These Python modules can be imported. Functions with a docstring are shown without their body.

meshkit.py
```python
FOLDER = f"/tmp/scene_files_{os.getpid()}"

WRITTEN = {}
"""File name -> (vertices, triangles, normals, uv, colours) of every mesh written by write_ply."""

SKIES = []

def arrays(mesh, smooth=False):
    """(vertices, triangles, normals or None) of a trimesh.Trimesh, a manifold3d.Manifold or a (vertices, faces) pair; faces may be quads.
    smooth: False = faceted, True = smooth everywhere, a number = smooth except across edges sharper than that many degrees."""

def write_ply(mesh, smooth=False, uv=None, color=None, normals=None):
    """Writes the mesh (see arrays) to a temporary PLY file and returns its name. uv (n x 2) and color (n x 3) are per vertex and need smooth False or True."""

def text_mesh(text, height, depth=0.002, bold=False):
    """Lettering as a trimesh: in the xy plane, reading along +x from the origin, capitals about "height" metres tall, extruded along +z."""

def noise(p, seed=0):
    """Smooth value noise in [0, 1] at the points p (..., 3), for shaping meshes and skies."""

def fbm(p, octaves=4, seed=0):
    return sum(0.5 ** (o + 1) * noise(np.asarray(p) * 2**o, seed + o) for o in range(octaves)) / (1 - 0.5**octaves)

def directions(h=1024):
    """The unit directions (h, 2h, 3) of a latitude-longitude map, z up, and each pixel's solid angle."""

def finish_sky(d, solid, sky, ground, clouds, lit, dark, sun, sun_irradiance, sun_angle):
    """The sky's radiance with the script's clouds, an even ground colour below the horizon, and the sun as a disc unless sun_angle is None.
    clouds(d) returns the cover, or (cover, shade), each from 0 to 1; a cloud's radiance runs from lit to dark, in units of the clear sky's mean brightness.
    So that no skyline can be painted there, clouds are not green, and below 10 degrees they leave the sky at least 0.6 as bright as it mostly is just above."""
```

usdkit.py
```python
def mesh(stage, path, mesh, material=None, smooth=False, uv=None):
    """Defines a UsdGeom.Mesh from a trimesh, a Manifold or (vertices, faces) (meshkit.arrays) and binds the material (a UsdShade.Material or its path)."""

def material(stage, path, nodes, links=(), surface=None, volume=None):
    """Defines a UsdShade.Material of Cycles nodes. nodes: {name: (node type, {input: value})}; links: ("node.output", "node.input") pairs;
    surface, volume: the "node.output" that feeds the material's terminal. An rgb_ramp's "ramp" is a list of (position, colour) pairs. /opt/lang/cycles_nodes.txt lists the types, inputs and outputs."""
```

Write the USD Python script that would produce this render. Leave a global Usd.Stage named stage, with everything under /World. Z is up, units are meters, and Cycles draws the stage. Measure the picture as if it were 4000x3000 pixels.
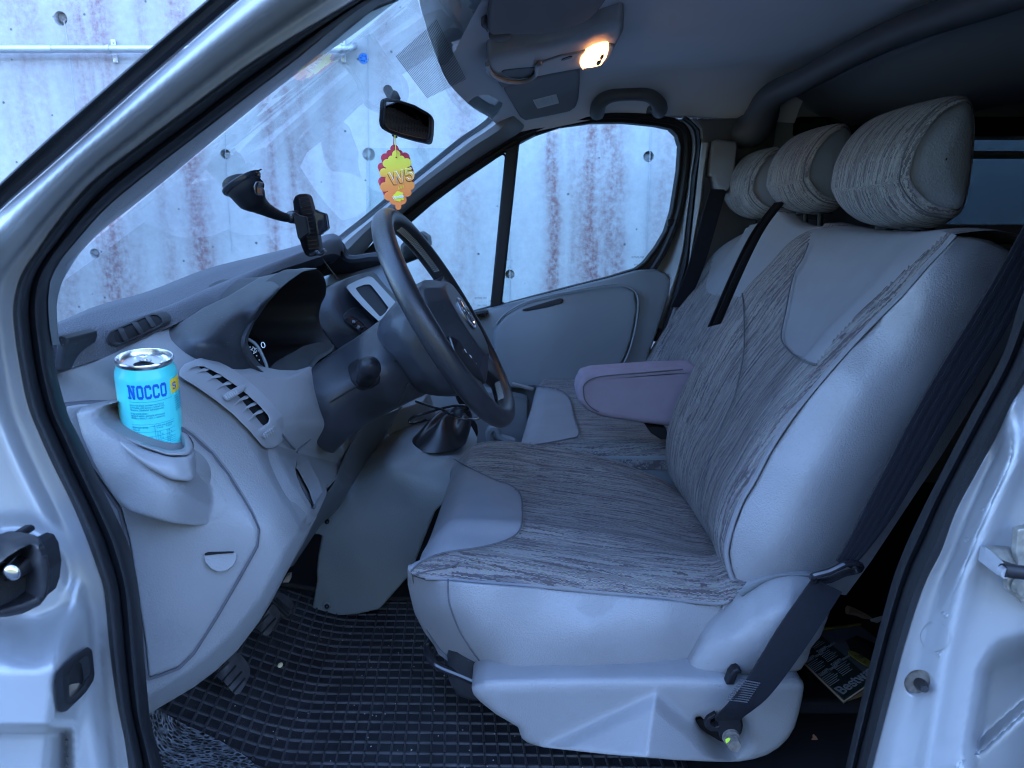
import math, random
import numpy as np, trimesh, shapely, manifold3d as m3
from shapely.geometry import Polygon
from scipy.spatial import Delaunay
from scipy.interpolate import RBFInterpolator, PchipInterpolator
import usdkit, meshkit
from pxr import Usd, UsdGeom, UsdLux, UsdShade, Gf, Sdf

random.seed(7); rng = np.random.default_rng(7)
stage = Usd.Stage.CreateInMemory()
UsdGeom.SetStageUpAxis(stage, UsdGeom.Tokens.z); UsdGeom.SetStageMetersPerUnit(stage, 1.0)
UsdGeom.Xform.Define(stage, '/World'); UsdGeom.Scope.Define(stage, '/World/Looks')

# ------------------------------------------------------------------ camera, sky, sun, exposure
F, PITCH, CZ = 2773.0, math.radians(13.2), 0.82          # focal length in photo pixels (4000 wide), pitch down, eye height
CP, SP = math.cos(PITCH), math.sin(PITCH)
EXPOSURE = 3.85
SUN_ELEV, SUN_AZ = math.radians(56), math.atan2(0.25, 1.0)
SKY_STRENGTH, SUN_INTENSITY = 0.15, 0.5
cam = UsdGeom.Camera.Define(stage, '/World/camera')
cam.CreateHorizontalApertureAttr(36.0); cam.CreateFocalLengthAttr(36.0 * F / 4000)
cam.CreateClippingRangeAttr((0.02, 500.0)); cam.CreateExposureAttr(EXPOSURE)
cam.CreateFStopAttr(9.0); cam.CreateFocusDistanceAttr(1.15)
cam.AddTranslateOp().Set((0, 0, CZ)); cam.AddRotateXOp().Set(90 - math.degrees(PITCH))
dome = UsdLux.DomeLight.Define(stage, '/World/sky')
sky = usdkit.material(stage, '/World/Looks/sky', {
    'sky': ('sky_texture', {'sky_type': 'single_scattering', 'sun_disc': False, 'sun_elevation': SUN_ELEV, 'sun_rotation': SUN_AZ, 'aerosol_density': .3, 'ozone_density': 3.0}),
    'tc': ('texture_coordinate', {}), 'n': ('noise_texture', {'scale': 3.0, 'detail': 6.0}),
    'r': ('rgb_ramp', {'ramp': [(0.45, (0, 0, 0)), (0.8, (.25, .25, .25))]}),
    'mx': ('mix_color', {'b': (4.2, 4.6, 5.6), 'use_clamp': False}),
    'tint': ('mix_color', {'blend_type': 'multiply', 'fac': 1.0, 'b': (.80, .90, 1.06), 'use_clamp': False}),
    'bg': ('background_shader', {'strength': SKY_STRENGTH})},
    [('tc.generated', 'n.vector'), ('n.fac', 'r.fac'), ('r.color', 'mx.fac'), ('sky.color', 'mx.a'), ('mx.result', 'tint.a'), ('tint.result', 'bg.color')], surface='bg.background')
UsdShade.MaterialBindingAPI.Apply(dome.GetPrim()).Bind(sky)
dome.GetPrim().SetCustomDataByKey('kind', 'structure')
sun = UsdLux.DistantLight.Define(stage, '/World/sun')
sun.CreateIntensityAttr(SUN_INTENSITY); sun.CreateAngleAttr(0.5); sun.CreateColorAttr((1.0, 0.95, 0.88))
sun.GetPrim().CreateAttribute('inputs:normalize', Sdf.ValueTypeNames.Bool).Set(True)
sun.AddRotateXYZOp().Set((90 - math.degrees(SUN_ELEV), 0, 180 - math.degrees(SUN_AZ)))   # light travels along -z: sun stands behind the wall

# ------------------------------------------------------------------ helpers
def P(px, py, y):
    """World point seen at photo pixel (px, py) at distance y across the van."""
    u, v = (np.asarray(px, float) - 2000) / F, (np.asarray(py, float) - 1500) / F
    s = np.asarray(y, float) / (CP - v * SP)
    return np.stack([u * s, y + 0 * s, CZ - s * (SP + v * CP)], -1)
def Pa(a): a = np.asarray(a, float); return P(a[:, 0], a[:, 1], a[:, 2])
def proj(p):
    p = np.asarray(p, float); z = p[..., 1] * CP - (p[..., 2] - CZ) * SP
    return np.stack([2000 + F * p[..., 0] / z, 1500 - F * (p[..., 1] * SP + (p[..., 2] - CZ) * CP) / z], -1)
def crop(x0, y0, s, pts): return [(x0 + s * a, y0 + s * b) for a, b in pts]
def spl(pts, n=60, closed=False):
    p = np.asarray(pts, float)
    if closed: p = np.vstack([p[-2:], p, p[:3]])
    t = np.r_[0, np.cumsum(np.sqrt((np.diff(p[:, :2], axis=0) ** 2).sum(1)) + 1e-9)]
    f = PchipInterpolator(t, p, axis=0)
    if closed: return f(np.linspace(t[2], t[-3], n, endpoint=False))
    return f(np.linspace(0, t[-1], n))
def spl3(pts, n=60, closed=False):
    p = np.asarray(pts, float)
    if closed: p = np.vstack([p[-3:], p, p[:4]])
    t = np.r_[0, np.cumsum(np.linalg.norm(np.diff(p, axis=0), axis=1) ** .5 + 1e-9)]
    from scipy.interpolate import CubicSpline
    f = CubicSpline(t, p, axis=0)
    if closed: return f(np.linspace(t[3], t[-4], n, endpoint=False))
    return f(np.linspace(0, t[-1], n))
def rbf(ctrl, smooth=0.0):
    c = np.asarray(ctrl, float); f = RBFInterpolator(c[:, :2] / 1000, c[:, 2], smoothing=smooth, kernel='thin_plate_spline')
    return lambda q: f(np.asarray(q)[:, :2] / 1000)
def cat(*ms): return trimesh.util.concatenate([m for m in ms])
def quads(n, m, cn=False, cm=False):
    i = np.arange(n if cn else n - 1); j = np.arange(m if cm else m - 1); I, J = np.meshgrid(i, j, indexing='ij')
    a = I * m + J; b = ((I + 1) % n) * m + J; c = ((I + 1) % n) * m + (J + 1) % m; d = I * m + (J + 1) % m
    return np.concatenate([np.stack([a, b, c], -1).reshape(-1, 3), np.stack([a, c, d], -1).reshape(-1, 3)])
def grid(G, cn=False, cm=False, flip=False):
    G = np.asarray(G, float); n, m = G.shape[:2]; f = quads(n, m, cn, cm)
    return trimesh.Trimesh(G.reshape(-1, 3), f[:, ::-1] if flip else f, process=False)
def smoothpoly(pts, n=None, r=0):
    """Closed outline with rounded corners."""
    pg = Polygon(pts)
    if not pg.is_valid: pg = pg.buffer(0)
    if r: pg = pg.buffer(-r, quad_segs=6).buffer(2 * r, quad_segs=6).buffer(-r, quad_segs=6)
    if pg.geom_type != 'Polygon': pg = max(pg.geoms, key=lambda g: g.area)
    return np.array(pg.exterior.coords)[:-1]
def resample(loop, step):
    l = np.vstack([loop, loop[:1]]); t = np.r_[0, np.cumsum(np.linalg.norm(np.diff(l, axis=0), axis=1))]
    n = max(8, int(t[-1] / step)); s = np.linspace(0, t[-1], n, endpoint=False)
    return np.stack([np.interp(s, t, l[:, 0]), np.interp(s, t, l[:, 1])], 1)
def relief(outline, depth, thick=.02, r=.004, step=16, holes=(), back=None, point=None, minus=None):
    """A solid panel: outline in photo pixels, depth(q) its distance; edges rounded by r metres, closed behind."""
    poly = Polygon(outline, holes)
    if not poly.is_valid: poly = poly.buffer(0)
    if minus is not None: poly = poly.difference(minus)
    if poly.geom_type != 'Polygon': poly = max(poly.geoms, key=lambda g: g.area)
    if not callable(depth): d0 = depth; depth = lambda q: np.full(len(q), float(d0))
    ym = float(np.mean(depth(np.array(poly.exterior.coords)[:, :2]))); rp = max(r * F / ym, 1e-3)
    pts = [resample(np.array(g.coords)[:-1], step * .6) for g in [poly.exterior, *poly.interiors]]
    if r:
        for k in (.12, .4, .75):
            pb = poly.buffer(-k * rp, quad_segs=4)
            for g in getattr(pb, 'geoms', [pb]):
                if g.is_empty: continue
                pts += [resample(np.array(c.coords)[:-1], step * .6) for c in [g.exterior, *g.interiors] if len(c.coords) > 4]
    x0, y0, x1, y1 = poly.bounds
    gx, gy = np.meshgrid(np.arange(x0, x1, step), np.arange(y0, y1, step * .87)); gx[1::2] += step / 2
    q = np.stack([gx.ravel(), gy.ravel()], 1)
    inner = poly.buffer(-max(rp, step * .45)); q = q[shapely.contains_xy(inner, q[:, 0], q[:, 1])]
    q = np.vstack(pts + [q])
    tri = Delaunay(q + rng.normal(0, 1e-4, q.shape)).simplices
    c = q[tri].mean(1); tri = tri[shapely.contains_xy(poly.buffer(.05), c[:, 0], c[:, 1])]
    e1, e2 = q[tri[:, 1]] - q[tri[:, 0]], q[tri[:, 2]] - q[tri[:, 0]]
    area = e1[:, 0] * e2[:, 1] - e1[:, 1] * e2[:, 0]
    tri = tri[np.abs(area) > 1e-3]; area = area[np.abs(area) > 1e-3]
    tri[area > 0] = tri[area > 0][:, ::-1]
    y = depth(q)
    pt = point or (lambda q, y: P(q[:, 0], q[:, 1], y))
    b = np.array(back if back is not None else (0, 1, 0), float)
    v = pt(q, y)
    if r:
        d = np.clip(shapely.distance(poly.boundary, shapely.points(q)) / rp, 0, 1)
        v = v + (r * (1 - np.sqrt(1 - (1 - d) ** 2)))[:, None] * b
    n = len(v); ed = np.sort(tri[:, [0, 1, 1, 2, 2, 0]].reshape(-1, 2), 1)
    de = tri[:, [0, 1, 1, 2, 2, 0]].reshape(-1, 2)
    _, inv, cnt = np.unique(ed, axis=0, return_inverse=True, return_counts=True)
    be = de[cnt[inv.ravel()] == 1]
    vb = v + thick * b
    side = np.vstack([np.stack([be[:, 1], be[:, 0], be[:, 0] + n], 1), np.stack([be[:, 1], be[:, 0] + n, be[:, 1] + n], 1)])
    m = trimesh.Trimesh(np.vstack([v, vb]), np.vstack([tri, tri[:, ::-1] + n, side]), process=False); m.remove_unreferenced_vertices()
    return m
def band(A, B, prof, n=90, thick=.012, cap=True):
    """A strip between curves A and B [(px, py, y)], its cross-section given by prof [(w, dy)]; closed behind."""
    a, b = spl(A, n), spl(B, n)
    G = []
    for w, dy in prof: c = a * (1 - w) + b * w; G.append(P(c[:, 0], c[:, 1], c[:, 2] + dy))
    for c in (b, a): G.append(P(c[:, 0], c[:, 1], c[:, 2] + thick))
    return grid(np.stack(G, 1), cm=True, flip=False)
def tube(path, r, seg=10, n=None, flat=None):
    p = np.asarray(path, float)
    if n: p = spl3(p, n)
    r = np.broadcast_to(np.asarray(r, float), (len(p),)) if np.ndim(r) == 0 else np.interp(np.linspace(0, 1, len(p)), np.linspace(0, 1, len(r)), r)
    t = np.gradient(p, axis=0); t /= np.linalg.norm(t, axis=1, keepdims=True)
    u = np.cross(t[0], [0.31, 0.2, 0.93]); u /= np.linalg.norm(u); U = []
    for k in range(len(p)):
        u = u - t[k] * (u @ t[k]); u /= np.linalg.norm(u); U.append(u)
    U = np.array(U); V = np.cross(t, U); a = np.linspace(0, 2 * np.pi, seg, endpoint=False)
    G = p[:, None] + r[:, None, None] * (np.cos(a)[None, :, None] * U[:, None] + np.sin(a)[None, :, None] * V[:, None])
    m = grid(G, cm=True, flip=True); k = len(m.vertices)
    f = [[(i + 1) % seg, i, k] for i in range(seg)] + [[k - seg + i, k - seg + (i + 1) % seg, k + 1] for i in range(seg)]
    return trimesh.Trimesh(np.vstack([m.vertices, p[:1], p[-1:]]), np.vstack([m.faces, f]), process=False)
def ribbon(path, wide, half, thick, n=80):
    """A flat belt along path; wide: unit direction(s) of its width."""
    p = spl3(path, n); w = np.broadcast_to(np.asarray(wide, float), p.shape) if np.ndim(wide) == 1 else spl3(wide, n)
    w = w / np.linalg.norm(w, axis=1, keepdims=True); t = np.gradient(p, axis=0); nn = np.cross(t, w); nn /= np.linalg.norm(nn, axis=1, keepdims=True)
    sec = [(-1, -.3), (-.93, -.5), (0, -.5), (.93, -.5), (1, -.3), (1, .3), (.93, .5), (0, .5), (-.93, .5), (-1, .3)]
    half = np.broadcast_to(half, (n,)) if np.ndim(half) == 0 else np.interp(np.linspace(0, 1, n), np.linspace(0, 1, len(half)), half)
    return grid(np.stack([p + w * (a * half)[:, None] + nn * b * thick for a, b in sec], 1), cm=True)
def prism(poly2, y0, y1, r=.003, axis='y', rings=4):
    """Outline (x, z) swept along y with rounded rims at both ends."""
    pts = np.asarray(poly2, float)
    pg = Polygon(pts);
    if not pg.exterior.is_ccw: pts = pts[::-1]
    t = np.roll(pts, -1, 0) - np.roll(pts, 1, 0); t /= np.linalg.norm(t, axis=1, keepdims=True) + 1e-12
    nrm = np.stack([t[:, 1], -t[:, 0]], 1); a = np.linspace(0, np.pi / 2, rings + 1); G = []
    for k in a: G.append((pts - nrm * r * (1 - math.sin(k)), y0 + r * (1 - math.cos(k))))
    for k in a[::-1]: G.append((pts - nrm * r * (1 - math.sin(k)), y1 - r * (1 - math.cos(k))))
    V = np.stack([np.column_stack([q[:, 0], np.full(len(q), y), q[:, 1]]) for q, y in G], 0)
    m = grid(V, cm=True, flip=False); n = len(pts)
    tr = trimesh.creation.triangulate_polygon(Polygon(G[0][0]), engine='earcut')
    def cap(q, y, fl):
        v, f = trimesh.creation.triangulate_polygon(Polygon(q), engine='earcut'); v = np.asarray(v); f = np.asarray(f)
        return trimesh.Trimesh(np.column_stack([v[:, 0], np.full(len(v), y), v[:, 1]]), f[:, ::-1] if fl else f, process=False)
    out = cat(m, cap(G[0][0], G[0][1], False), cap(G[-1][0], G[-1][1], True)); out.fix_normals(); return out
def rbox(a, b, r=.003, seg=3):
    """Box between corners a and b with rounded edges."""
    a, b = np.minimum(a, b), np.maximum(a, b); r = min(r, *((b - a) / 2.01))
    s = m3.Manifold.sphere(r, 4 * seg)
    return m3.Manifold.batch_hull([s.translate([x, y, z]) for x in (a[0] + r, b[0] - r) for y in (a[1] + r, b[1] - r) for z in (a[2] + r, b[2] - r)])
def hullpts(pts, r=.003, seg=8):
    s = m3.Manifold.sphere(r, seg); return m3.Manifold.batch_hull([s.translate([float(c) for c in p]) for p in pts])
def T(m):
    v, f, _ = meshkit.arrays(m); return trimesh.Trimesh(v, f, process=False)
def frame(m, o, ex, ey, ez):
    """Moves a mesh built in local axes to origin o with axes ex, ey, ez."""
    m = T(m); v = np.asarray(m.vertices); return trimesh.Trimesh(np.asarray(o) + v[:, :1] * ex + v[:, 1:2] * ey + v[:, 2:3] * ez, m.faces, process=False)
def unit(v): v = np.asarray(v, float); return v / np.linalg.norm(v)

used = {}
LOC = {}
def numbered(parent, name):
    k = used.get((parent, name), 0); used[parent, name] = k + 1
    return f'{parent}/{name}' + (f'_{k:03d}' if k else '')
def thing(name, label, category, loc=(0, 0, 0), group=None, kind=None):
    path = numbered('/World', name); x = UsdGeom.Xform.Define(stage, path); x.AddTranslateOp().Set(tuple(map(float, loc))); LOC[path] = np.array(loc, float)
    tag(x.GetPrim(), label, category, group, kind); return path
def tag(o, label=None, category=None, group=None, kind=None):
    for k, v in (('label', label), ('category', category), ('group', group), ('kind', kind)):
        if v: o.SetCustomDataByKey(k, v)
def part(parent, name, mesh, m, smooth=35, uv=None, label=None, kind=None):
    path = numbered(parent, name); root = '/'.join(path.split('/')[:3]); t = T(mesh); t.vertices = np.asarray(t.vertices) - LOC.get(root, 0)
    usdkit.mesh(stage, path, t, M[m], smooth=True if uv is not None else smooth, uv=uv)
    tag(stage.GetPrimAtPath(path), label, kind=kind); return path
def solo(name, mesh, m, label, category=None, kind=None, group=None, smooth=35, uv=None):
    path = part('/World', name, mesh, m, smooth, uv); tag(stage.GetPrimAtPath(path), label, category, group, kind); return path

# ------------------------------------------------------------------ materials
M = {}
def mat(name, color, rough=.5, metal=0.0, bump=None, vary=None, dust=None, **kw):
    nodes = {'p': ('principled_bsdf', {'base_color': color, 'roughness': rough, 'metallic': metal, **kw}), 'g': ('texture_coordinate', {})}; links = []
    src = None
    if vary:
        sc, amt = vary
        nodes |= {'vn': ('noise_texture', {'scale': sc, 'detail': 5.0, 'roughness': .6}), 'vr': ('rgb_ramp', {'ramp': [(.3, tuple(c * (1 - amt) for c in color)), (.7, tuple(min(1, c * (1 + amt)) for c in color))]})}
        links += [('g.object', 'vn.vector'), ('vn.fac', 'vr.fac')]; src = 'vr.color'
    if dust:
        sc, thr, dc = dust
        nodes |= {'dn': ('voronoi_texture', {'scale': sc, 'feature': 'f1'}), 'dr': ('rgb_ramp', {'ramp': [(thr * .7, (1, 1, 1)), (thr, (0, 0, 0))]}),
                  'dm': ('noise_texture', {'scale': sc / 30, 'detail': 3.0}), 'dq': ('rgb_ramp', {'ramp': [(.45, (0, 0, 0)), (.68, (1, 1, 1))]}), 'dx': ('math', {'math_type': 'multiply'}),
                  'mx': ('mix_color', {'a': color, 'b': dc})}
        links += [('g.object', 'dn.vector'), ('g.object', 'dm.vector'), ('dm.fac', 'dq.fac'), ('dn.distance', 'dr.fac'), ('dr.color', 'dx.value1'), ('dq.color', 'dx.value2'), ('dx.value', 'mx.fac')]
        if src: links.append((src, 'mx.a'))
        src = 'mx.result'
    if src: links.append((src, 'p.base_color'))
    if bump:
        sc, dist = bump[:2]; kind = bump[2] if len(bump) > 2 else 'noise'
        nodes['bm'] = ('bump', {'distance': dist, 'strength': 1.0})
        if kind == 'noise': nodes['bn'] = ('noise_texture', {'scale': sc, 'detail': 3.0}); out = 'bn.fac'
        else: nodes['bn'] = ('voronoi_texture', {'scale': sc, 'feature': 'f1' if kind == 'cells' else 'distance_to_edge'}); out = 'bn.distance'
        links += [('g.object', 'bn.vector'), (out, 'bm.height'), ('bm.normal', 'p.normal')]
    M[name] = usdkit.material(stage, '/World/Looks/' + name, nodes, links, surface='p.BSDF')
mat('silver_paint', (.275, .28, .285), .42, .3, vary=(6, .05), bump=(900, .00003), coat_weight=.35, coat_roughness=.18, dust=(110, .09, (.35, .33, .31)))
mat('black_rubber', (.010, .011, .013), .55, bump=(350, .0002), dust=(500, .16, (.09, .09, .09)), specular_ior_level=.22)
mat('pedal_rubber', (.05, .048, .05), .6, bump=(200, .0006), vary=(30, .3))
mat('ribbed_rubber', (.014, .015, .017), .65, bump=(520, .0008), dust=(600, .2, (.1, .1, .1)), specular_ior_level=.22)
mat('black_trim', (.008, .008, .0095), .42, specular_ior_level=.22)
mat('void_black', (.008, .008, .009), .8, specular_ior_level=.22)  # near-black; in vents and hollows it stands in for shade
mat('light_trim', (.18, .18, .183), .5, bump=(420, .0005), vary=(5, .03), dust=(260, .08, (.16, .15, .14)))
mat('light_trim_smooth', (.225, .225, .23), .45, bump=(900, .00008))
mat('grey_trim', (.140, .158, .168), .5, bump=(380, .0006), vary=(5, .04))
mat('dark_trim', (.020, .021, .024), .5, bump=(500, .00022), vary=(8, .08), dust=(240, .12, (.3, .3, .3)), specular_ior_level=.22)
mat('dark_pad', (.075, .074, .082), .6, bump=(430, .0007, 'cells'), dust=(300, .13, (.3, .3, .3)), specular_ior_level=.22)
mat('dark_soft', (.019, .020, .024), .42, bump=(260, .00025), dust=(200, .1, (.3, .3, .3)), specular_ior_level=.42)
mat('leather_rim', (.013, .013, .015), .3, bump=(420, .00035, 'edges'), vary=(9, .15))
mat('door_trim', (.125, .142, .155), .5, bump=(420, .0002), vary=(5, .04))
mat('dark_knee', (.07, .075, .082), .4, bump=(420, .0002))
mat('black_leather', (.011, .011, .013), .38, bump=(300, .0003), dust=(500, .1, (.2, .2, .2)))
mat('leatherette', (.215, .215, .222), .42, bump=(420, .0013), vary=(4, .06), dust=(90, .05, (.12, .11, .10)))
mat('headliner', (.66, .65, .67), .95, bump=(700, .0003), vary=(3, .04))
mat('visor_vinyl', (.15, .15, .16), .75, bump=(500, .0002))
mat('handle_grey', (.07, .072, .078), .6)
mat('console_plastic', (.30, .30, .31), .5, bump=(500, .00015))
mat('pillar_dark', (.12, .12, .125), .7, bump=(500, .0002))
mat('rear_bow', (.07, .07, .075), .6)
mat('rear_dark', (.24, .24, .25), .8)
mat('plain_fabric', (.18, .182, .195), .9, bump=(1400, .0008), vary=(14, .05))
mat('headrest_side', (.185, .195, .215), .45, bump=(330, .0008))
mat('mauve_fabric', (.20, .165, .21), .92, bump=(1200, .0006), vary=(20, .06))
mat('webbing', (.009, .0095, .013), .55, bump=(900, .0004), specular_ior_level=.22)
mat('thread', (.05, .052, .06), .8)
mat('seam', (.07, .07, .08), .9)
mat('chrome', (.75, .76, .78), .15, 1.0)
mat('satin_silver', (.45, .46, .48), .35, .7)
mat('galvanised', (.5, .51, .53), .38, .8, vary=(25, .15), bump=(120, .0002))
mat('old_steel', (.3, .285, .25), .45, .75, vary=(60, .4), bump=(200, .0003))
mat('dirty_metal', (.17, .15, .13), .75, .2, vary=(70, .5), bump=(150, .0008))
mat('grime', (.2, .16, .125), .95, vary=(40, .4))
mat('gloss_black', (.01, .01, .012), .08)
mat('mirror_glass', (.30, .31, .33), .02, 1.0)
mat('display_glass', (.010, .011, .016), .5, specular_ior_level=.12)
mat('screen_glass', (.012, .013, .02), .12)
mat('pipe_zinc', (.46, .48, .5), .35, .6, vary=(12, .1))
mat('mat_rib_highlight', (.034, .034, .038), .5, bump=(300, .0004), dust=(520, .22, (.20, .19, .18)), vary=(14, .5), specular_ior_level=.4)  # rubber made lighter on the ribs: dust plus highlights in the colour
mat('mat_rubber', (.016, .016, .019), .42, bump=(300, .0003), dust=(420, .17, (.22, .21, .2)), vary=(9, .3), specular_ior_level=.22)
mat('aluminium', (.85, .85, .86), .22, 1.0)
mat('can_teal', (.07, .60, .58), .3, coat_weight=.5, coat_roughness=.1)
mat('print_blue', (.005, .09, .42), .4)
mat('print_teal', (.01, .22, .34), .5)
mat('print_yellow', (.8, .5, .02), .4)
mat('white_print', (.8, .8, .8), .5)
mat('grey_print', (.32, .33, .34), .6)
mat('black_print', (.02, .018, .015), .5)
mat('yellow_print', (.75, .62, .02), .5)
mat('dull_yellow', (.22, .175, .01), .6)
mat('card_red', (.42, .01, .03), .6)
mat('box_ink', (.13, .135, .14), .6)
mat('green_card', (.006, .012, .010), .5)
mat('box_grey', (.10, .10, .105), .6)
mat('box_brown', (.22, .15, .1), .8)
mat('blue_plastic', (.03, .2, .6), .4)
mat('mortar', (.28, .27, .26), .9, vary=(30, .4), bump=(60, .003))
mat('leaf_brown', (.36, .14, .06), .8)
mat('unseen_bank_grass', (.05, .06, .035), .95, vary=(3, .4), bump=(20, .02))
mat('asphalt', (.06, .06, .063), .9, vary=(30, .3), bump=(80, .004))
mat('spot_green', (.5, .75, .05), .5)
mat('seed', (.6, .5, .28), .7)
mat('crumb', (.26, .25, .23), .9)
mat('sticker', (.62, .62, .63), .6)
# print on the air freshener: yellow above, orange below
mat('plinth_plastic', (.215, .215, .222), .45, bump=(500, .0005), vary=(5, .06), dust=(70, .06, (.12, .11, .10)))
M['card_yellow'] = usdkit.material(stage, '/World/Looks/card_yellow', {'g': ('texture_coordinate', {}), 's': ('separate_xyz', {}), 'm': ('map_range', {'from_min': -.02, 'from_max': .035, 'clamp': True}),
    'r': ('rgb_ramp', {'ramp': [(.0, (.85, .19, .03)), (.45, (.83, .28, .03)), (.75, (.74, .50, .03)), (1, (.70, .56, .04))]}), 'p': ('principled_bsdf', {'roughness': .6})},
    [('g.object', 's.vector'), ('s.z', 'm.value'), ('m.result', 'r.fac'), ('r.color', 'p.base_color')], surface='p.BSDF')
def glass(name, tint, ior=1.45, gloss=(1, 1, 1)):
    M[name] = usdkit.material(stage, '/World/Looks/' + name, {'f': ('fresnel', {'IOR': ior}), 't': ('transparent_bsdf', {'color': tint}), 'g': ('glossy_bsdf', {'roughness': 0.0, 'color': gloss}), 'm': ('mix_closure', {})},
        [('f.fac', 'm.fac'), ('t.BSDF', 'm.closure1'), ('g.BSDF', 'm.closure2')], surface='m.closure')
glass('window_glass', (.78, .90, .88), 1.24); glass('screen_pane', (.84, .92, .92), 1.27); glass('tinted_glass', (.20, .24, .25))
M['lamp_lens'] = usdkit.material(stage, '/World/Looks/lamp_lens', {'p': ('principled_bsdf', {'base_color': (.8, .6, .45), 'roughness': .3, 'emission_color': (1.0, .42, .16), 'emission_strength': 0.38})}, [], surface='p.BSDF')
M['lamp_bulb'] = usdkit.material(stage, '/World/Looks/lamp_bulb', {'p': ('principled_bsdf', {'base_color': (.9, .8, .6), 'roughness': .3, 'emission_color': (1.0, .62, .30), 'emission_strength': 2.2})}, [], surface='p.BSDF')
# striped seat cloth: bands along v with ragged woven edges; st is in metres
def cloth(name, light, mid, dark):
    M[name] = usdkit.material(stage, '/World/Looks/' + name, {
        'a': ('attribute', {'attribute': 'st'}), 's': ('separate_xyz', {}),
        'q': ('math', {'math_type': 'snap', 'value2': .0032}), 'qu': ('math', {'math_type': 'snap', 'value2': .0016}),
        'cv': ('combine_xyz', {}), 'w': ('white_noise_texture', {'dimensions': '2D'}),
        'j': ('math', {'math_type': 'multiply_add', 'value2': .0024, 'value3': 0.0}),
        'uj': ('math', {'math_type': 'add'}),
        'c': ('combine_xyz', {}), 'mp': ('mapping', {'scale': (124, 3.4, 1)}), 'n': ('noise_texture', {'scale': 1.0, 'detail': 2.0, 'roughness': .5, 'distortion': .3}),
        'r': ('rgb_ramp', {'ramp': [(0, light), (.27, light), (.275, dark), (.33, dark), (.335, light), (.42, light), (.425, dark), (.465, dark), (.47, mid), (.51, mid), (.515, light), (.56, light), (.565, dark), (.61, dark), (.615, light), (.70, light), (.705, mid), (.76, mid), (.765, light), (1, light)], 'interpolate': False}),
        'w2': ('white_noise_texture', {'dimensions': '3D'}), 'mx': ('mix_color', {'fac': .14, 'blend_type': 'overlay'}),
        'bn': ('noise_texture', {'scale': 1500.0}), 'b': ('bump', {'distance': .0006}), 'p': ('principled_bsdf', {'roughness': .92}),
        'sc': ('vector_math', {'math_type': 'snap', 'vector2': (.0016, .0016, .0016)})},
        [('a.vector', 's.vector'), ('s.y', 'q.value1'), ('s.x', 'qu.value1'), ('q.value', 'cv.y'), ('qu.value', 'cv.x'), ('cv.vector', 'w.vector'), ('w.value', 'j.value1'), ('s.x', 'uj.value1'), ('j.value', 'uj.value2'),
         ('uj.value', 'c.x'), ('q.value', 'c.y'), ('c.vector', 'mp.vector'), ('mp.vector', 'n.vector'), ('n.fac', 'r.fac'), ('r.color', 'mx.a'), ('a.vector', 'sc.vector1'), ('sc.vector', 'w2.vector'), ('w2.color', 'mx.b'),
         ('bn.fac', 'b.height'), ('b.normal', 'p.normal'), ('mx.result', 'p.base_color')], surface='p.BSDF')
cloth('striped_cloth', (.165, .158, .155), (.115, .107, .108), (.060, .051, .056))
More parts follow.
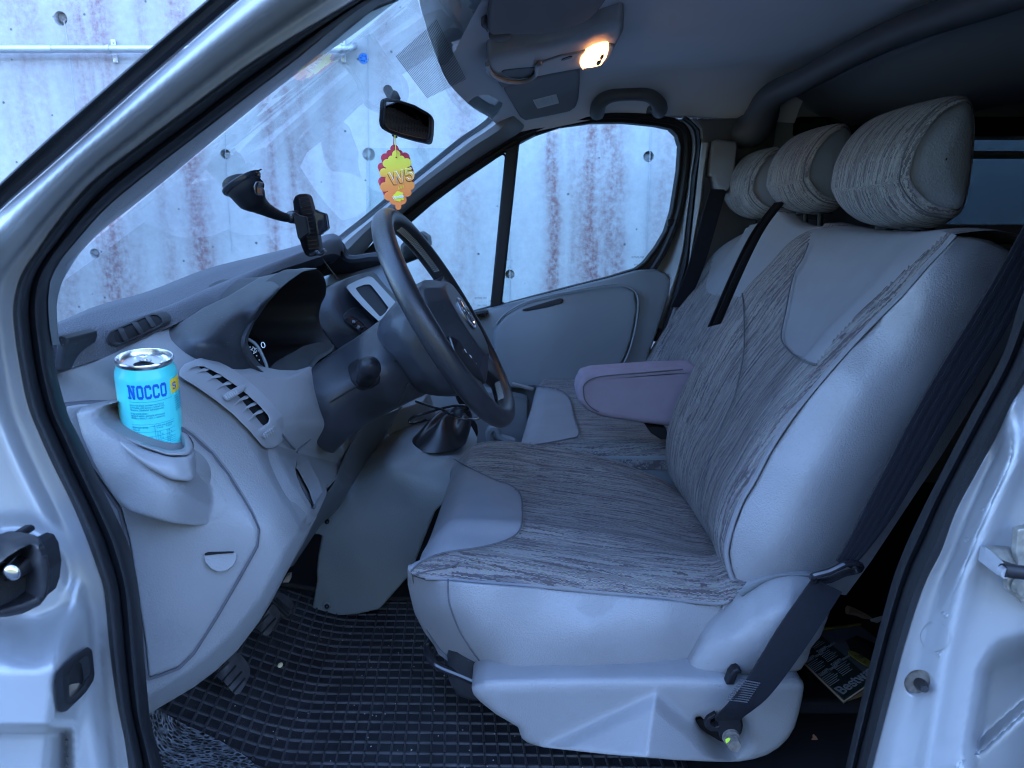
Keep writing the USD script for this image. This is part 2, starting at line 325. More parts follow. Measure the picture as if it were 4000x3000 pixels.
# stained concrete
def wallmat():
    xs = np.linspace(-3, 3, 241); s = np.zeros_like(xs)
    for c, w, a in ((.165, .035, .95), (.34, .07, .85), (.42, .05, .95), (.26, .03, .5), (-.98, .03, .9), (-.90, .022, .8), (-.84, .018, .7), (-.74, .03, .4), (-1.30, .06, .85), (-1.43, .03, .6), (-1.66, .1, .9), (-.5, .04, .35), (-.35, .05, .4), (-.2, .06, .45), (-1.9, .12, .5), (.62, .06, .4), (.85, .1, .5), (1.2, .15, .5)):
        s = np.maximum(s, a * np.exp(-((xs - c) / w) ** 2))
    ramp = [(float((x + 3) / 6), (float(v),) * 3) for x, v in zip(xs, s)]
    M['concrete'] = usdkit.material(stage, '/World/Looks/concrete', {
        'g': ('geometry', {}), 's': ('separate_xyz', {}), 'wob': ('noise_texture', {'scale': 2.0, 'detail': 2.0}), 'wb': ('math', {'math_type': 'multiply_add', 'value2': .12, 'value3': -.06}), 'xw': ('math', {'math_type': 'add'}),
        'mr': ('map_range', {'from_min': -3, 'from_max': 3}), 'st': ('rgb_ramp', {'ramp': ramp}),
        'mv': ('mapping', {'scale': (9, 9, 1.1)}), 'nv': ('noise_texture', {'scale': 1.0, 'detail': 5.0, 'roughness': .65}), 'rv': ('rgb_ramp', {'ramp': [(.30, (0, 0, 0)), (.55, (1, 1, 1))]}),
        'nf': ('noise_texture', {'scale': 42.0, 'detail': 5.0, 'roughness': .7}), 'rf': ('rgb_ramp', {'ramp': [(.34, (.22, .22, .22)), (.64, (1, 1, 1))]}),
        'm1': ('math', {'math_type': 'multiply'}), 'm2': ('math', {'math_type': 'multiply'}), 'm3': ('math', {'math_type': 'multiply', 'value2': 1.45, 'use_clamp': True}),
        'nb': ('noise_texture', {'scale': 1.6, 'detail': 6.0, 'roughness': .6}), 'rb': ('rgb_ramp', {'ramp': [(.3, (.33, .33, .32)), (.5, (.395, .395, .38)), (.7, (.44, .44, .425))]}),
        'nt': ('noise_texture', {'scale': 30.0, 'detail': 6.0, 'roughness': .7}), 'rt': ('rgb_ramp', {'ramp': [(.3, (.86, .86, .86)), (.6, (1, 1, 1))]}), 'mt': ('mix_color', {'blend_type': 'multiply', 'fac': 1.0}),
        'mx': ('mix_color', {'b': (.19, .098, .095)}),
        'vo': ('voronoi_texture', {'scale': 17.0, 'feature': 'f1'}), 'vr': ('rgb_ramp', {'ramp': [(.055, (1, 1, 1)), (.10, (0, 0, 0))]}), 'vc': ('separate_color', {}), 'vt': ('math', {'math_type': 'greater_than', 'value2': .62}), 'vm': ('math', {'math_type': 'multiply'}),
        'dm': ('mix_color', {'b': (.13, .125, .12)}),
        'hb': ('math', {'math_type': 'multiply_add', 'value2': .25}), 'hi': ('math', {'math_type': 'subtract', 'value1': 0.0}), 'b': ('bump', {'distance': .006, 'strength': .7}), 'p': ('principled_bsdf', {'roughness': .85})},
        [('g.position', 's.vector'), ('g.position', 'wob.vector'), ('wob.fac', 'wb.value1'), ('s.x', 'xw.value1'), ('wb.value', 'xw.value2'), ('xw.value', 'mr.value'), ('mr.result', 'st.fac'),
         ('g.position', 'mv.vector'), ('mv.vector', 'nv.vector'), ('nv.fac', 'rv.fac'), ('g.position', 'nf.vector'), ('nf.fac', 'rf.fac'),
         ('st.color', 'm1.value1'), ('rv.color', 'm1.value2'), ('m1.value', 'm2.value1'), ('rf.color', 'm2.value2'), ('m2.value', 'm3.value1'),
         ('g.position', 'nb.vector'), ('nb.fac', 'rb.fac'), ('g.position', 'nt.vector'), ('nt.fac', 'rt.fac'), ('rb.color', 'mt.a'), ('rt.color', 'mt.b'), ('mt.result', 'mx.a'), ('m3.value', 'mx.fac'),
         ('g.position', 'vo.vector'), ('vo.distance', 'vr.fac'), ('vo.color', 'vc.color'), ('vc.r', 'vt.value1'), ('vr.color', 'vm.value1'), ('vt.value', 'vm.value2'), ('vm.value', 'dm.fac'), ('mx.result', 'dm.a'),
         ('vm.value', 'hi.value2'), ('nt.fac', 'hb.value1'), ('hi.value', 'hb.value3'), ('hb.value', 'b.height'), ('b.normal', 'p.normal'), ('dm.result', 'p.base_color')], surface='p.BSDF')
wallmat()
# moulded honeycomb of the sill mat
M['honeycomb'] = usdkit.material(stage, '/World/Looks/honeycomb', {'g': ('texture_coordinate', {}), 'v': ('voronoi_texture', {'feature': 'distance_to_edge', 'scale': 105.0, 'randomness': .75}),
    'r': ('rgb_ramp', {'ramp': [(.10, (.20, .205, .215)), (.22, (.014, .014, .017))]}), 'h': ('rgb_ramp', {'ramp': [(.10, (1, 1, 1)), (.26, (0, 0, 0))]}), 'n': ('noise_texture', {'scale': 60.0, 'detail': 4.0}), 'nr': ('rgb_ramp', {'ramp': [(.35, (.25, .25, .25)), (.65, (1.3, 1.3, 1.3))]}),
    'm': ('mix_color', {'blend_type': 'multiply', 'fac': 1.0, 'use_clamp': False}), 'b': ('bump', {'distance': .003}), 'p': ('principled_bsdf', {'roughness': .45})},
    [('g.object', 'v.vector'), ('v.distance', 'r.fac'), ('v.distance', 'h.fac'), ('g.object', 'n.vector'), ('n.fac', 'nr.fac'), ('r.color', 'm.a'), ('nr.color', 'm.b'), ('h.color', 'b.height'), ('b.normal', 'p.normal'), ('m.result', 'p.base_color')], surface='p.BSDF')

# ------------------------------------------------------------------ ground, concrete wall, pipe
g = trimesh.Trimesh([[-60, -60, -.62], [60, -60, -.62], [60, 60, -.62], [-60, 60, -.62]], [[0, 1, 2], [0, 2, 3]]); solo('ground', g, 'asphalt', None, kind='structure')
YW = 3.0
wall = m3.Manifold.cube([24, .35, 11]).translate([-12, YW, -.8])
holes = [(236, 72, .034), (880, 602, .026), (370, 990, .026), (1440, 603, .034), (1992, 1072, .026), (2534, 611, .028), (1420, 228, .026), (1990, 610, .02)]
cones = [P(a, b, YW) for a, b, r in holes]
for c, (a, b, r) in zip(cones, holes):
    k = m3.Manifold.cylinder(.05, r * .85, r * .6, 28).rotate([-90, 0, 0]).translate([float(c[0]), YW - .015, float(c[2])]); wall -= k
hs = np.array([[-60, -4.5, -.63], [60, -4.5, -.63], [60, -6, .2], [-60, -6, .2], [60, -9.5, 5.2], [-60, -9.5, 5.2], [60, -30, 8.5], [-60, -30, 8.5]], float)
solo('unseen_bank', trimesh.Trimesh(hs, [[0, 3, 2], [0, 2, 1], [3, 5, 4], [3, 4, 2], [5, 7, 6], [5, 6, 4]]).subdivide().subdivide(), 'unseen_bank_grass', None, kind='structure')  # out of view behind the camera, blocks the low sky and dims the cab
W_ = thing('concrete_wall', 'pale concrete retaining wall with rusty red vertical stains and tie holes beside the van', 'wall', (0, YW, -.62))
part(W_, 'wall_face', wall, 'concrete', smooth=False)
for i, (c, (a, b, r)) in enumerate(zip(cones, holes)):
    o = rng.uniform(-.3, .3, 2) * r
    part(W_, 'hole_plug', m3.Manifold.cylinder(.02, r * .5, r * .36, 14).rotate([-90, 0, 0]).translate([float(c[0] + o[0]), YW + .014, float(c[2] + o[1])]), 'mortar' if i != 0 else 'dirty_metal')
c = cones[6]
ring = trimesh.creation.annulus(.013, .019, .006, sections=28); sp = [trimesh.creation.box((.034, .006, .005)).apply_transform(trimesh.transformations.rotation_matrix(a, (0, 0, 1))) for a in (.3, 1.35, 2.4)]
pl = cat(ring, *sp, trimesh.creation.cylinder(.006, .006)); part(W_, 'tie_plug', frame(pl, c + [0, .003, 0], [1, 0, 0], [0, 0, 1], [0, -1, 0]), 'blue_plastic')
for pts in ([(250, 80), (272, 230), (292, 425), (330, 760)], [(880, 470), (882, 640), (905, 980)], [(1436, 120), (1440, 560), (1452, 960)], [(2542, 480), (2538, 640), (2522, 1040)], [(1991, 900), (1992, 1070), (1990, 1190)]):
    part(W_, 'joint_line', tube([P(a, b, YW - .0005) for a, b in pts], .0017, 5, n=24), 'grey_print')
zc = float(P(300, 191, 2.955)[2])
pp = thing('wall_pipe', 'horizontal galvanised conduit pipe clamped high on the concrete wall', 'pipe', (-1.5, 2.955, zc))
xe = float(P(1372, 191, 2.955)[0]); xj = float(P(205, 191, 2.955)[0])
part(pp, 'tube', tube([(xj - .02, 2.955, zc), (xe - .03, 2.955, zc), (xe - .008, 2.957, zc + .001), (xe, 2.965, zc + .012), (xe + .002, 2.99, zc + .02), (xe + .002, 3.01, zc + .02)], .0135, 16), 'pipe_zinc')
part(pp, 'tube', tube([(-5, 2.955, zc), (xj, 2.955, zc)], .0152, 16), 'pipe_zinc', label='wider pipe section on the left')
for a in (425, 1330):
    x = float(P(a, 191, 2.955)[0])
    st_ = cat(T(m3.Manifold.cylinder(.012, .0165, .0165, 24).rotate([0, 90, 0]).translate([x - .006, 2.955, zc])), T(rbox((x - .008, 2.99, zc + .012), (x + .010, 2.998, zc + .042), .002)), T(rbox((x - .008, 2.99, zc - .042), (x + .010, 2.998, zc - .012), .002)))
    cl = part(pp, 'clamp', st_, 'galvanised')
    for s in (1, -1): part(cl, 'screw', m3.Manifold.cylinder(.004, .005, .005, 6).rotate([90, 0, 0]).translate([x + .001, 2.991, zc + s * .032]), 'chrome')

# ------------------------------------------------------------------ van shell
van = thing('van', 'silver van with its front door open, seen into its cab', 'van', (0.2, 1.4, -.62))
B = lambda *a: a
# curves of the near door aperture
C1 = [(-60, 772, .575), (0, 715, .575), (190, 538, .575), (380, 370, .58), (570, 203, .59), (813, -6, .60), (1000, -170, .61)]
C2 = [(-60, 885, .58), (0, 823, .58), (190, 655, .58), (380, 487, .585), (570, 317, .595), (760, 152, .605), (956, -16, .615), (1130, -160, .62)]
S1 = [(1560, -120), (1361, 13), (1139, 145), (949, 266), (760, 405), (538, 570), (354, 715), (209, 886), (140, 985), (95, 1050), (65, 1120), (50, 1216), (60, 1330), (76, 1431), (108, 1583), (152, 1697), (209, 1823), (266, 1937), (316, 2051), (373, 2203), (405, 2304), (415, 2393), (430, 2551), (456, 2741), (487, 2899), (505, 3020), (520, 3100)]
S2 = [(1640, -110), (1400, 38), (1139, 247), (949, 392), (760, 538), (570, 684), (405, 823), (304, 937), (230, 1030), (195, 1110), (188, 1180), (193, 1266), (205, 1345), (218, 1440), (240, 1532), (272, 1634), (304, 1697), (354, 1804), (405, 1918), (450, 2010), (506, 2140), (538, 2279), (551, 2393), (563, 2551), (576, 2709), (587, 2810), (620, 2930), (645, 3020), (665, 3100)]
T2 = [(1740, -110), (1560, 0), (1400, 120), (1139, 304), (886, 506), (633, 715), (506, 816), (380, 918), (304, 1000), (272, 1050), (240, 1110), (222, 1203), (228, 1300), (240, 1350)]
yy = lambda L, y: [(a, b, y) for a, b in L]
# painted body: pillar and lower post in one pressing
s1 = spl(S1, 160)
out = [(1300, -300)] + [(a, b) for a, b in s1] + [(520, 3100), (-200, 3100), (-200, 1010)] + [(a, b) for a, b, _ in spl(C2, 60)]
sst = lambda a, b, x: (lambda t: t * t * (3 - 2 * t))(np.clip((np.asarray(x, float) - a) / (b - a), 0, 1))
LS1, LC2 = shapely.LineString([(a, b) for a, b in spl(S1, 300)]), shapely.LineString([(a, b) for a, b, _ in spl(C2, 200)])
def fb(q):
    x, y = q[:, 0], q[:, 1]; pt = shapely.points(q[:, :2]); d1, d2 = shapely.distance(LS1, pt), shapely.distance(LC2, pt); w = d2 / (d1 + d2 + 1e-6)
    pil = .585 - .016 * np.sin(np.clip(w / .5, 0, 1) * math.pi) + .056 * sst(.42, .80, w) + .022 * np.clip(x / 1200, 0, 1)
    low = .642 - .020 * sst(40, 150, d1) - .022 * sst(120, 420, d1)
    low = low - .072 * sst(2385, 2640, y + .35 * np.clip(x - 150, 0, None)) * sst(370, 215, x + .12 * (y - 2500)) + .050 * sst(2838, 2868, y) * sst(290, 255, x)
    r_ = np.hypot(x - 60, y - 2260); low = low + .009 * np.exp(-((r_ - 205) / 32) ** 2) * sst(2420, 2250, y) * sst(20, 90, x + .4 * (2260 - y)) + .008 * np.exp(-((x - 420 + (2560 - y) * .1) / 22) ** 2) * sst(2450, 2560, y)
    k = sst(880, 1230, y); return pil * (1 - k) + low * k
grom = crop(0, 1950, .633, [(330, 1130), (340, 1085), (400, 1030), (490, 965), (515, 980), (522, 1020), (533, 1130), (525, 1170), (480, 1240), (400, 1315), (370, 1320), (350, 1310), (340, 1230)])
body = relief(out, lambda q: fb(q), .004, .002, 18, holes=[grom])
part(van, 'front_post', body, 'silver_paint', smooth=50)
part(van, 'aperture_rubber', band(C1, C2, [(0, .02), (.02, .004), (.08, -.002), (.14, .004), (.3, .006), (.6, .004), (.9, .006), (1, .02)], 90, .03), 'black_rubber', label='outer rubber strip along the door pillar')
part(van, 'aperture_rubber', band(yy(S1, .636), yy(S2, .665), [(0, .01), (.03, -.006), (.12, -.016), (.26, -.018), (.4, -.008), (.46, .004), (.5, -.002), (.62, -.012), (.76, -.012), (.9, -.004), (1, .01)], 200, .03), 'black_rubber', label='double rubber door seal of the front opening')
T2y = [(a, b, .74) for a, b in T2]; S2t = [(a, b, .668) for a, b in S2 if b < 1345] + [(205, 1345, .668)]
part(van, 'pillar_trim', band(S2t, T2y, [(0, 0), (.3, -.004), (.8, -.002), (1, .002)], 90, .01), 'grey_trim', label='grey trim strip inside the near windscreen pillar')
# grommet with grime in it
gi = crop(0, 1950, .633, [(368, 1140), (400, 1080), (450, 1035), (490, 1010), (502, 1050), (510, 1130), (470, 1200), (410, 1270), (378, 1290), (372, 1220)])
gr = part(van, 'grommet', relief(smoothpoly(Polygon(grom).buffer(3).exterior.coords, r=6), lambda q: fb(q) - .006, .01, .003, 8, holes=[smoothpoly(gi, r=8)]), 'black_rubber')
part(gr, 'recess', relief(Polygon(gi).buffer(6).exterior.coords, lambda q: fb(q) + .008, .002, 0, 12), 'black_trim')
part(gr, 'grime', relief(smoothpoly(crop(0, 1950, .633, [(372, 1200), (420, 1160), (470, 1150), (500, 1165), (470, 1200), (410, 1270), (380, 1290)]), r=3), lambda q: fb(q) + .004, .003, .001, 8), 'grime')
# black hinge cover on the post
J7 = lambda L: crop(0, 1950, .3316, L)
ho = J7([(-260, 640), (0, 570), (150, 490), (330, 430), (440, 428), (500, 465), (555, 560), (600, 700), (625, 850), (610, 1050), (580, 1170), (500, 1270), (300, 1370), (100, 1410), (0, 1412), (-260, 1400)])
hi_ = J7([(-200, 900), (0, 790), (120, 690), (250, 605), (380, 545), (440, 560), (485, 640), (520, 850), (500, 1050), (460, 1165), (300, 1235), (0, 1312), (-200, 1330)])
hc = part(van, 'hinge_cover', relief(smoothpoly(ho, r=8), rbf([(0, 2140, .55), (140, 2095, .535), (200, 2250, .515), (190, 2330, .52), (100, 2412, .53), (0, 2418, .53), (-80, 2200, .53), (-80, 2400, .52), (60, 2150, .515), (150, 2120, .515)]), .05, .008, 9, back=(-.95, .9, -.35), holes=[smoothpoly(hi_, r=8)]), 'black_trim')
part(hc, 'recess', relief(Polygon(hi_).buffer(12).exterior.coords, rbf([(0, 2220, .545), (100, 2180, .56), (160, 2220, .56), (160, 2330, .56), (80, 2350, .55), (0, 2380, .54), (-60, 2300, .54)]), .02, 0, 12), 'black_rubber')
part(hc, 'rib', relief(smoothpoly(J7([(20, 950), (120, 900), (250, 890), (330, 840), (340, 870), (280, 930), (130, 950), (60, 985)]), r=2), .545, .01, .002, 6), 'black_trim')
bc = P(86, 2209, .535); part(hc, 'bolt', cat(T(m3.Manifold.cylinder(.012, .0085, .0068, 24).rotate([90, 0, 0]).translate(list(map(float, bc)))), T(m3.Manifold.sphere(.0062, 20).scale([1, .5, 1]).translate([float(bc[0]), float(bc[1]) - .012, float(bc[2])]))), 'chrome')
part(hc, 'bolt', m3.Manifold.cylinder(.014, .0045, .004, 14).rotate([90, 0, 0]).translate(list(map(float, P(20, 2215, .545)))), 'chrome')
part(van, 'hinge_knob', relief(smoothpoly(J7([(90, 520), (90, 440), (130, 405), (210, 400), (245, 420), (258, 460), (200, 500)]), r=6), .575, .012, .006, 8), 'black_trim')
# rear post (right)
S3 = [(4200, 800), (4080, 1000), (4000, 1135), (3926, 1363), (3791, 1624), (3656, 1886), (3605, 1987), (3538, 2131), (3495, 2240), (3461, 2355), (3385, 2646), (3340, 2836), (3303, 3000), (3285, 3100)]
S4 = [(4300, 1000), (4150, 1260), (4000, 1510), (3891, 1709), (3808, 1861), (3733, 2005), (3676, 2159), (3622, 2266), (3537, 2519), (3486, 2709), (3410, 3000), (3385, 3100)]
rub = band(yy(S3, .69), yy(S4, .64), [(0, .01), (.03, -.004), (.12, -.012), (.24, -.012), (.33, -.002), (.38, .006), (.44, -.004), (.58, -.018), (.76, -.02), (.93, -.008), (1, .008)], 140, .03)
part(van, 'aperture_rubber', rub, 'ribbed_rubber', label='thick rubber door seal of the rear door post')
s4 = spl(S4, 80)
LS4 = shapely.LineString([(a, b) for a, b in spl(S4, 200)])
def fr(q):
    x, y = q[:, 0], q[:, 1]; d = shapely.distance(LS4, shapely.points(q[:, :2])); y0 = .642 - .022 * sst(10, 130, d) - .012 * sst(150, 500, d)
    xr = np.interp(y, [1800, 2250, 2600, 3000], [3960, 3775, 3690, 3625]); y0 = y0 - .010 * np.exp(-((x - xr) / 38) ** 2) + .006 * np.exp(-((x - xr + 95) / 45) ** 2)
    xe = np.interp(y, [2450, 2620, 3050], [3905, 3815, 3745]); bx = sst(0, 55, x - xe) * sst(2500, 2640, y + .25 * (x - 3850)); y0 = y0 + .052 * bx
    return y0 - .020 * sst(2900, 2990, y + .9 * (x - 3800)) * sst(0, 60, x - xe + 30)
bh = P(3592, 2672, .63)
hole = [(3592 + 56 * math.cos(a), 2672 + 52 * math.sin(a)) for a in np.linspace(0, 2 * np.pi, 28, endpoint=False)]
part(van, 'rear_post', relief([(a, b) for a, b in s4] + [(3385, 3100), (4300, 3100), (4300, 1000)], lambda q: fr(q), .004, .002, 20, holes=[hole]), 'silver_paint', smooth=50)
rc = part(van, 'bolt_recess', relief(Polygon(hole).buffer(5).exterior.coords, lambda q: fr(q) + .004 + .008 * (1 - np.clip(np.hypot(q[:, 0] - 3592, q[:, 1] - 2672) / 56, 0, 1)), .003, 0, 9), 'dirty_metal')
part(rc, 'stud', tube([P(3596, 2672, .64), P(3604, 2683, .62), P(3612, 2692, .605)], [.0065, .005, .0045, .003], 14, 8), 'black_trim')
for a, b, r in ((3782, 2112, 14), (3692, 2404, 13), (3667, 2558, 11), (3845, 1995, 10)):
    part(van, 'dimple', relief([(a + r * math.cos(t), b + r * math.sin(t)) for t in np.linspace(0, 2 * np.pi, 18, endpoint=False)], lambda q, a=a, b=b, r=r: fr(q) - .0025 * (1 - (np.hypot(q[:, 0] - a, q[:, 1] - b) / r) ** 2) + .0006, .003, 0, 5), 'silver_paint')
part(van, 'blanking_disc', relief([(3655 + 58 * math.cos(t), 2490 + 55 * math.sin(t)) for t in np.linspace(0, 2 * np.pi, 40, endpoint=False)], lambda q: fr(q) - .0012, .003, .001, 12), 'silver_paint')
# door striker
I9 = lambda L: crop(2600, 1950, .633, L)
stk = part(van, 'striker', relief(smoothpoly(I9([(1975, 305), (1960, 400), (2050, 470), (2110, 490), (2128, 450), (2105, 410), (2010, 320)]), r=3), rbf([(3850, 2145, .60), (3842, 2205, .60), (3940, 2258, .575), (3935, 2215, .575)]), .006, .001, 8), 'galvanised')
part(stk, 'plate', relief(smoothpoly(I9([(1985, 303), (2160, 310), (2240, 300), (2240, 420), (2140, 400), (2075, 375), (2010, 320)]), r=3), rbf([(3855, 2143, .598), (3965, 2145, .615), (4010, 2200, .615), (3920, 2195, .59)]), .006, .001, 8), 'old_steel')
part(stk, 'plate', relief(smoothpoly(I9([(2175, 190), (2260, 170), (2300, 700), (2200, 640), (2120, 570), (2110, 500), (2180, 420), (2165, 330)]), r=6), .598, .006, .001, 10), 'old_steel')
a, b = P(3916, 2228, .575), P(4080, 2245, .575); part(stk, 'latch_pin', tube([a, b], .0062, 14), 'black_trim')
part(stk, 'rivet', m3.Manifold.cylinder(.006, .0052, .0048, 18).rotate([90, 0, 0]).translate(list(map(float, P(3914, 2228, .577)))), 'galvanised')
part(stk, 'screw', m3.Manifold.cylinder(.006, .0095, .008, 20).rotate([90, 0, 0]).translate(list(map(float, P(3990, 2285, .596)))), 'old_steel')

# ------------------------------------------------------------------ far side of the cab
K = lambda L: crop(1300, 0, .633, L); E_ = lambda L: crop(1300, 950, .633, L)
L_ = [(1240, 1030), (1332, 937), (1427, 861), (1553, 756), (1680, 652), (1806, 551), (1920, 468), (1940, 440), (1960, 410)]
R_ = [(1330, 1085), (1420, 990), (1480, 915), (1553, 854), (1680, 753), (1806, 665), (1933, 582), (2018, 532), (2060, 500)]
part(van, 'pillar_trim', band(yy(L_, 2.05), yy(R_, 2.12), [(0, .03), (.04, .0), (.2, -.03), (.45, -.042), (.7, -.034), (.93, -.01), (1, .01)], 70, .03), 'light_trim', label='pale trim of the far windscreen pillar')
part(van, 'pillar_edge', band(yy([(a - 14, b - 10) for a, b in L_], 2.07), yy([(a + 4, b + 3) for a, b in L_], 2.05), [(0, 0), (.5, -.006), (1, 0)], 70, .02), 'black_rubber')
win_main = K([(1145, 885), (1250, 830), (1400, 780), (1600, 752), (1800, 750), (2000, 770), (2090, 790), (2130, 830), (2150, 900), (2140, 1050), (2100, 1300), (2060, 1430), (2000, 1530), (1930, 1620), (1880, 1660)]) + [(2376, 1086), (2186, 1134), (1956, 1195)]
win_q = K([(1072, 930), (1000, 975), (800, 1110), (600, 1260), (450, 1390)]) + [(1480, 960), (1440, 1010), (1500, 1180), (1640, 1300), (1760, 1262), (1851, 1219), (1919, 1200)]
YD = 2.13
frame_out = [(1340, 1100), (1420, 985), (1553, 850), (1680, 748), (1806, 660), (1933, 578), (2018, 528), (2123, 488), (2250, 460), (2376, 450), (2500, 455), (2600, 470), (2657, 487), (2682, 525), (2689, 601), (2679, 700), (2663, 773), (2652, 836), (2630, 895), (2595, 985), (2541, 1062), (2376, 1120), (2186, 1165), (1958, 1225), (1851, 1260), (1700, 1420), (1400, 1400)]
dr = thing('passenger_door', 'grey trimmed passenger door with quarter window on the far side of the cab', 'door', (0.2, YD, 0))
ring = relief(frame_out, YD, .05, .006, 22, holes=[smoothpoly(win_main, r=14), smoothpoly(win_q, r=4)]); part(dr, 'window_frame', ring, 'black_rubber')
part(dr, 'lip', tube([P(a, b, YD - .004) for a, b in [(1553, 850), (1680, 748), (1806, 660), (1933, 578), (2018, 528), (2123, 488), (2250, 460), (2376, 450), (2500, 455), (2600, 470), (2657, 487), (2682, 525), (2686, 601), (2675, 700), (2650, 836), (2590, 985), (2541, 1062)]], .011, 10, 90), 'black_trim', label='rubber bead round the window frame')
part(dr, 'division_bar', relief([(1977, 580), (2027, 555), (1957, 1200), (1916, 1206)], YD - .01, .03, .004, 16), 'black_trim')
part(dr, 'guide_clip', relief(smoothpoly(crop(2500, 700, .2713, [(400, 570), (520, 565), (525, 670), (405, 675)]), r=4), YD - .012, .02, .003, 8), 'black_trim')
for nm, o in (('window_pane', win_main), ('window_pane', win_q)):
    pg = Polygon(o).buffer(10); part(dr, nm, grid([[P(a, b, YD + .025) for a in np.linspace(pg.bounds[0], pg.bounds[2], 2)] for b in np.linspace(pg.bounds[1], pg.bounds[3], 2)]), 'window_glass', smooth=False)
    part(dr, 'glazing_bead', tube([P(a, b, YD - .002) for a, b in list(smoothpoly(o, r=14))], .0035, 6), 'black_rubber')
# door card
dp = relief([(1650, 1330), (1780, 1247), (1851, 1222), (1958, 1196), (2186, 1136), (2376, 1092), (2490, 1058), (2560, 1052), (2604, 1068), (2625, 1100), (2616, 1150), (2566, 1305), (2534, 1393), (2520, 1450), (2500, 1900), (1700, 1900), (1650, 1600)], rbf([(1780, 1260, 2.11), (2186, 1140, 2.11), (2560, 1056, 2.105), (2620, 1100, 2.10), (2560, 1200, 2.07), (2540, 1380, 2.07), (1900, 1260, 2.08), (2300, 1135, 2.085), (1850, 1500, 2.09), (2200, 1400, 2.06), (2300, 1700, 2.05), (1800, 1800, 2.08)]), .03, .008, 22)
part(dr, 'door_card', dp, 'door_trim')
pocket = E_([(990, 640), (992, 560), (1010, 500), (1060, 440), (1200, 362), (1500, 292), (1700, 256), (1800, 262), (1868, 300), (1885, 400), (1850, 600), (1790, 755), (1760, 900), (1000, 900)])
part(dr, 'pocket_panel', relief(smoothpoly(pocket, r=10), rbf([(1927, 1343, 2.04), (2060, 1180, 2.05), (2400, 1113, 2.06), (2484, 1140, 2.055), (2440, 1428, 2.05), (2150, 1300, 2.03), (2200, 1500, 2.03), (1940, 1500, 2.03)]), .04, .012, 18), 'door_trim', label='raised centre panel of the door card')
part(dr, 'bead', tube([P(a, b, 2.047) for a, b in E_([(1790, 750), (1850, 600), (1884, 400), (1868, 300), (1800, 262), (1700, 256), (1500, 292), (1200, 362), (1060, 440), (1010, 500)])], .0030, 6, 70), 'grey_trim', label='pale edge line round the centre panel')
part(dr, 'grab_recess', relief(smoothpoly(E_([(1150, 415), (1230, 390), (1400, 340), (1425, 345), (1415, 370), (1320, 400), (1200, 420)]), r=3), 2.043, .01, .002, 8), 'dark_trim')
sw = part(dr, 'window_switch', relief(smoothpoly(E_([(860, 440), (880, 425), (930, 415), (955, 418), (958, 435), (935, 452), (890, 460), (870, 460)]), r=5), 2.06, .03, .004, 6), 'dark_trim'); part(sw, 'rocker', relief(E_([(880, 436), (920, 428), (935, 434), (900, 446)]), 2.055, .01, .002, 6), 'black_trim')
# etched marks on the panes (mirrored, read from outside)
def marks(x0, y0):
    o = P(x0, y0, YD + .02); ms = []
    for k, (t, h) in enumerate((('SPLINTEX', .0055), ('- - - - -', .004), ('DOT  43R', .0045))):
        t_ = meshkit.text_mesh(t, h, .0004); ms.append(frame(t_, o + [.046, 0, -.011 * k], [-1, 0, 0], [0, 0, 1], [0, 1, 0]))
    c = o + [.066, 0, -.006]
    for k in range(3):
        a0 = math.pi / 2 + k * 2 * math.pi / 3; q = [c + .009 * np.array([math.cos(a0 + d), 0, math.sin(a0 + d)]) for d in (.35, 1.05, 1.75)]
        ms.append(tube([q[0], q[1] * .55 + c * .45 + (q[1] - c) * .2, q[2]], .0014, 5)); ms.append(tube([q[2] - (q[2] - q[1]) * .3, q[2]], [.0032, .0001], 6))
    return cat(*ms)
for x0, y0 in ((2455, 1008), (1842, 1168)): part(dr, 'etched_mark', marks(x0, y0), 'black_print', smooth=False)
part(dr, 'outside_mirror', relief(smoothpoly([(1560, 960), (1600, 912), (1640, 905), (1668, 925), (1672, 960), (1640, 1010), (1560, 1040)], r=10), 2.3, .1, .02, 12), 'black_trim', label='black housing of the outside mirror')
# far B post
bA = [(2600, 468), (2657, 485), (2684, 525), (2689, 601), (2679, 700), (2663, 773), (2650, 836), (2628, 895), (2590, 985), (2535, 1062), (2480, 1100)]
bB = [(2663, 466), (2700, 490), (2717, 519), (2721, 570), (2702, 700), (2695, 781), (2682, 890), (2674, 971), (2657, 1053), (2630, 1150), (2580, 1300)]
bC = [(2676, 452), (2712, 478), (2738, 513), (2741, 557), (2724, 700), (2714, 795), (2701, 917), (2690, 1025), (2663, 1120), (2625, 1230), (2600, 1300)]
part(van, 'far_door_post', band(yy(bA, 2.15), yy(bB, 2.09), [(0, 0), (.3, .015), (.6, .0), (.85, -.012), (1, 0)], 80, .03), 'silver_paint', label='silver edge of the far door opening')
part(van, 'aperture_rubber', band(yy(bB, 2.09), yy(bC, 2.07), [(0, 0), (.25, -.012), (.6, -.014), (1, 0)], 80, .03), 'black_rubber', label='door seal of the far opening')
part(van, 'far_door_post', relief([(2690, 1040), (2701, 917), (2714, 795), (2724, 700), (2741, 557), (2735, 500), (2700, 460), (2900, 460), (3040, 470), (2980, 900), (2850, 1150), (2640, 1500), (2500, 1800), (2480, 1500), (2600, 1290)], rbf([(2741, 557, 2.06), (2690, 1030, 2.06), (2960, 600, 2.12), (2800, 800, 2.09), (2600, 1300, 2.06), (2900, 1000, 2.12)]), .03, .01, 22), 'pillar_dark', label='dark inner trim of the far door post')
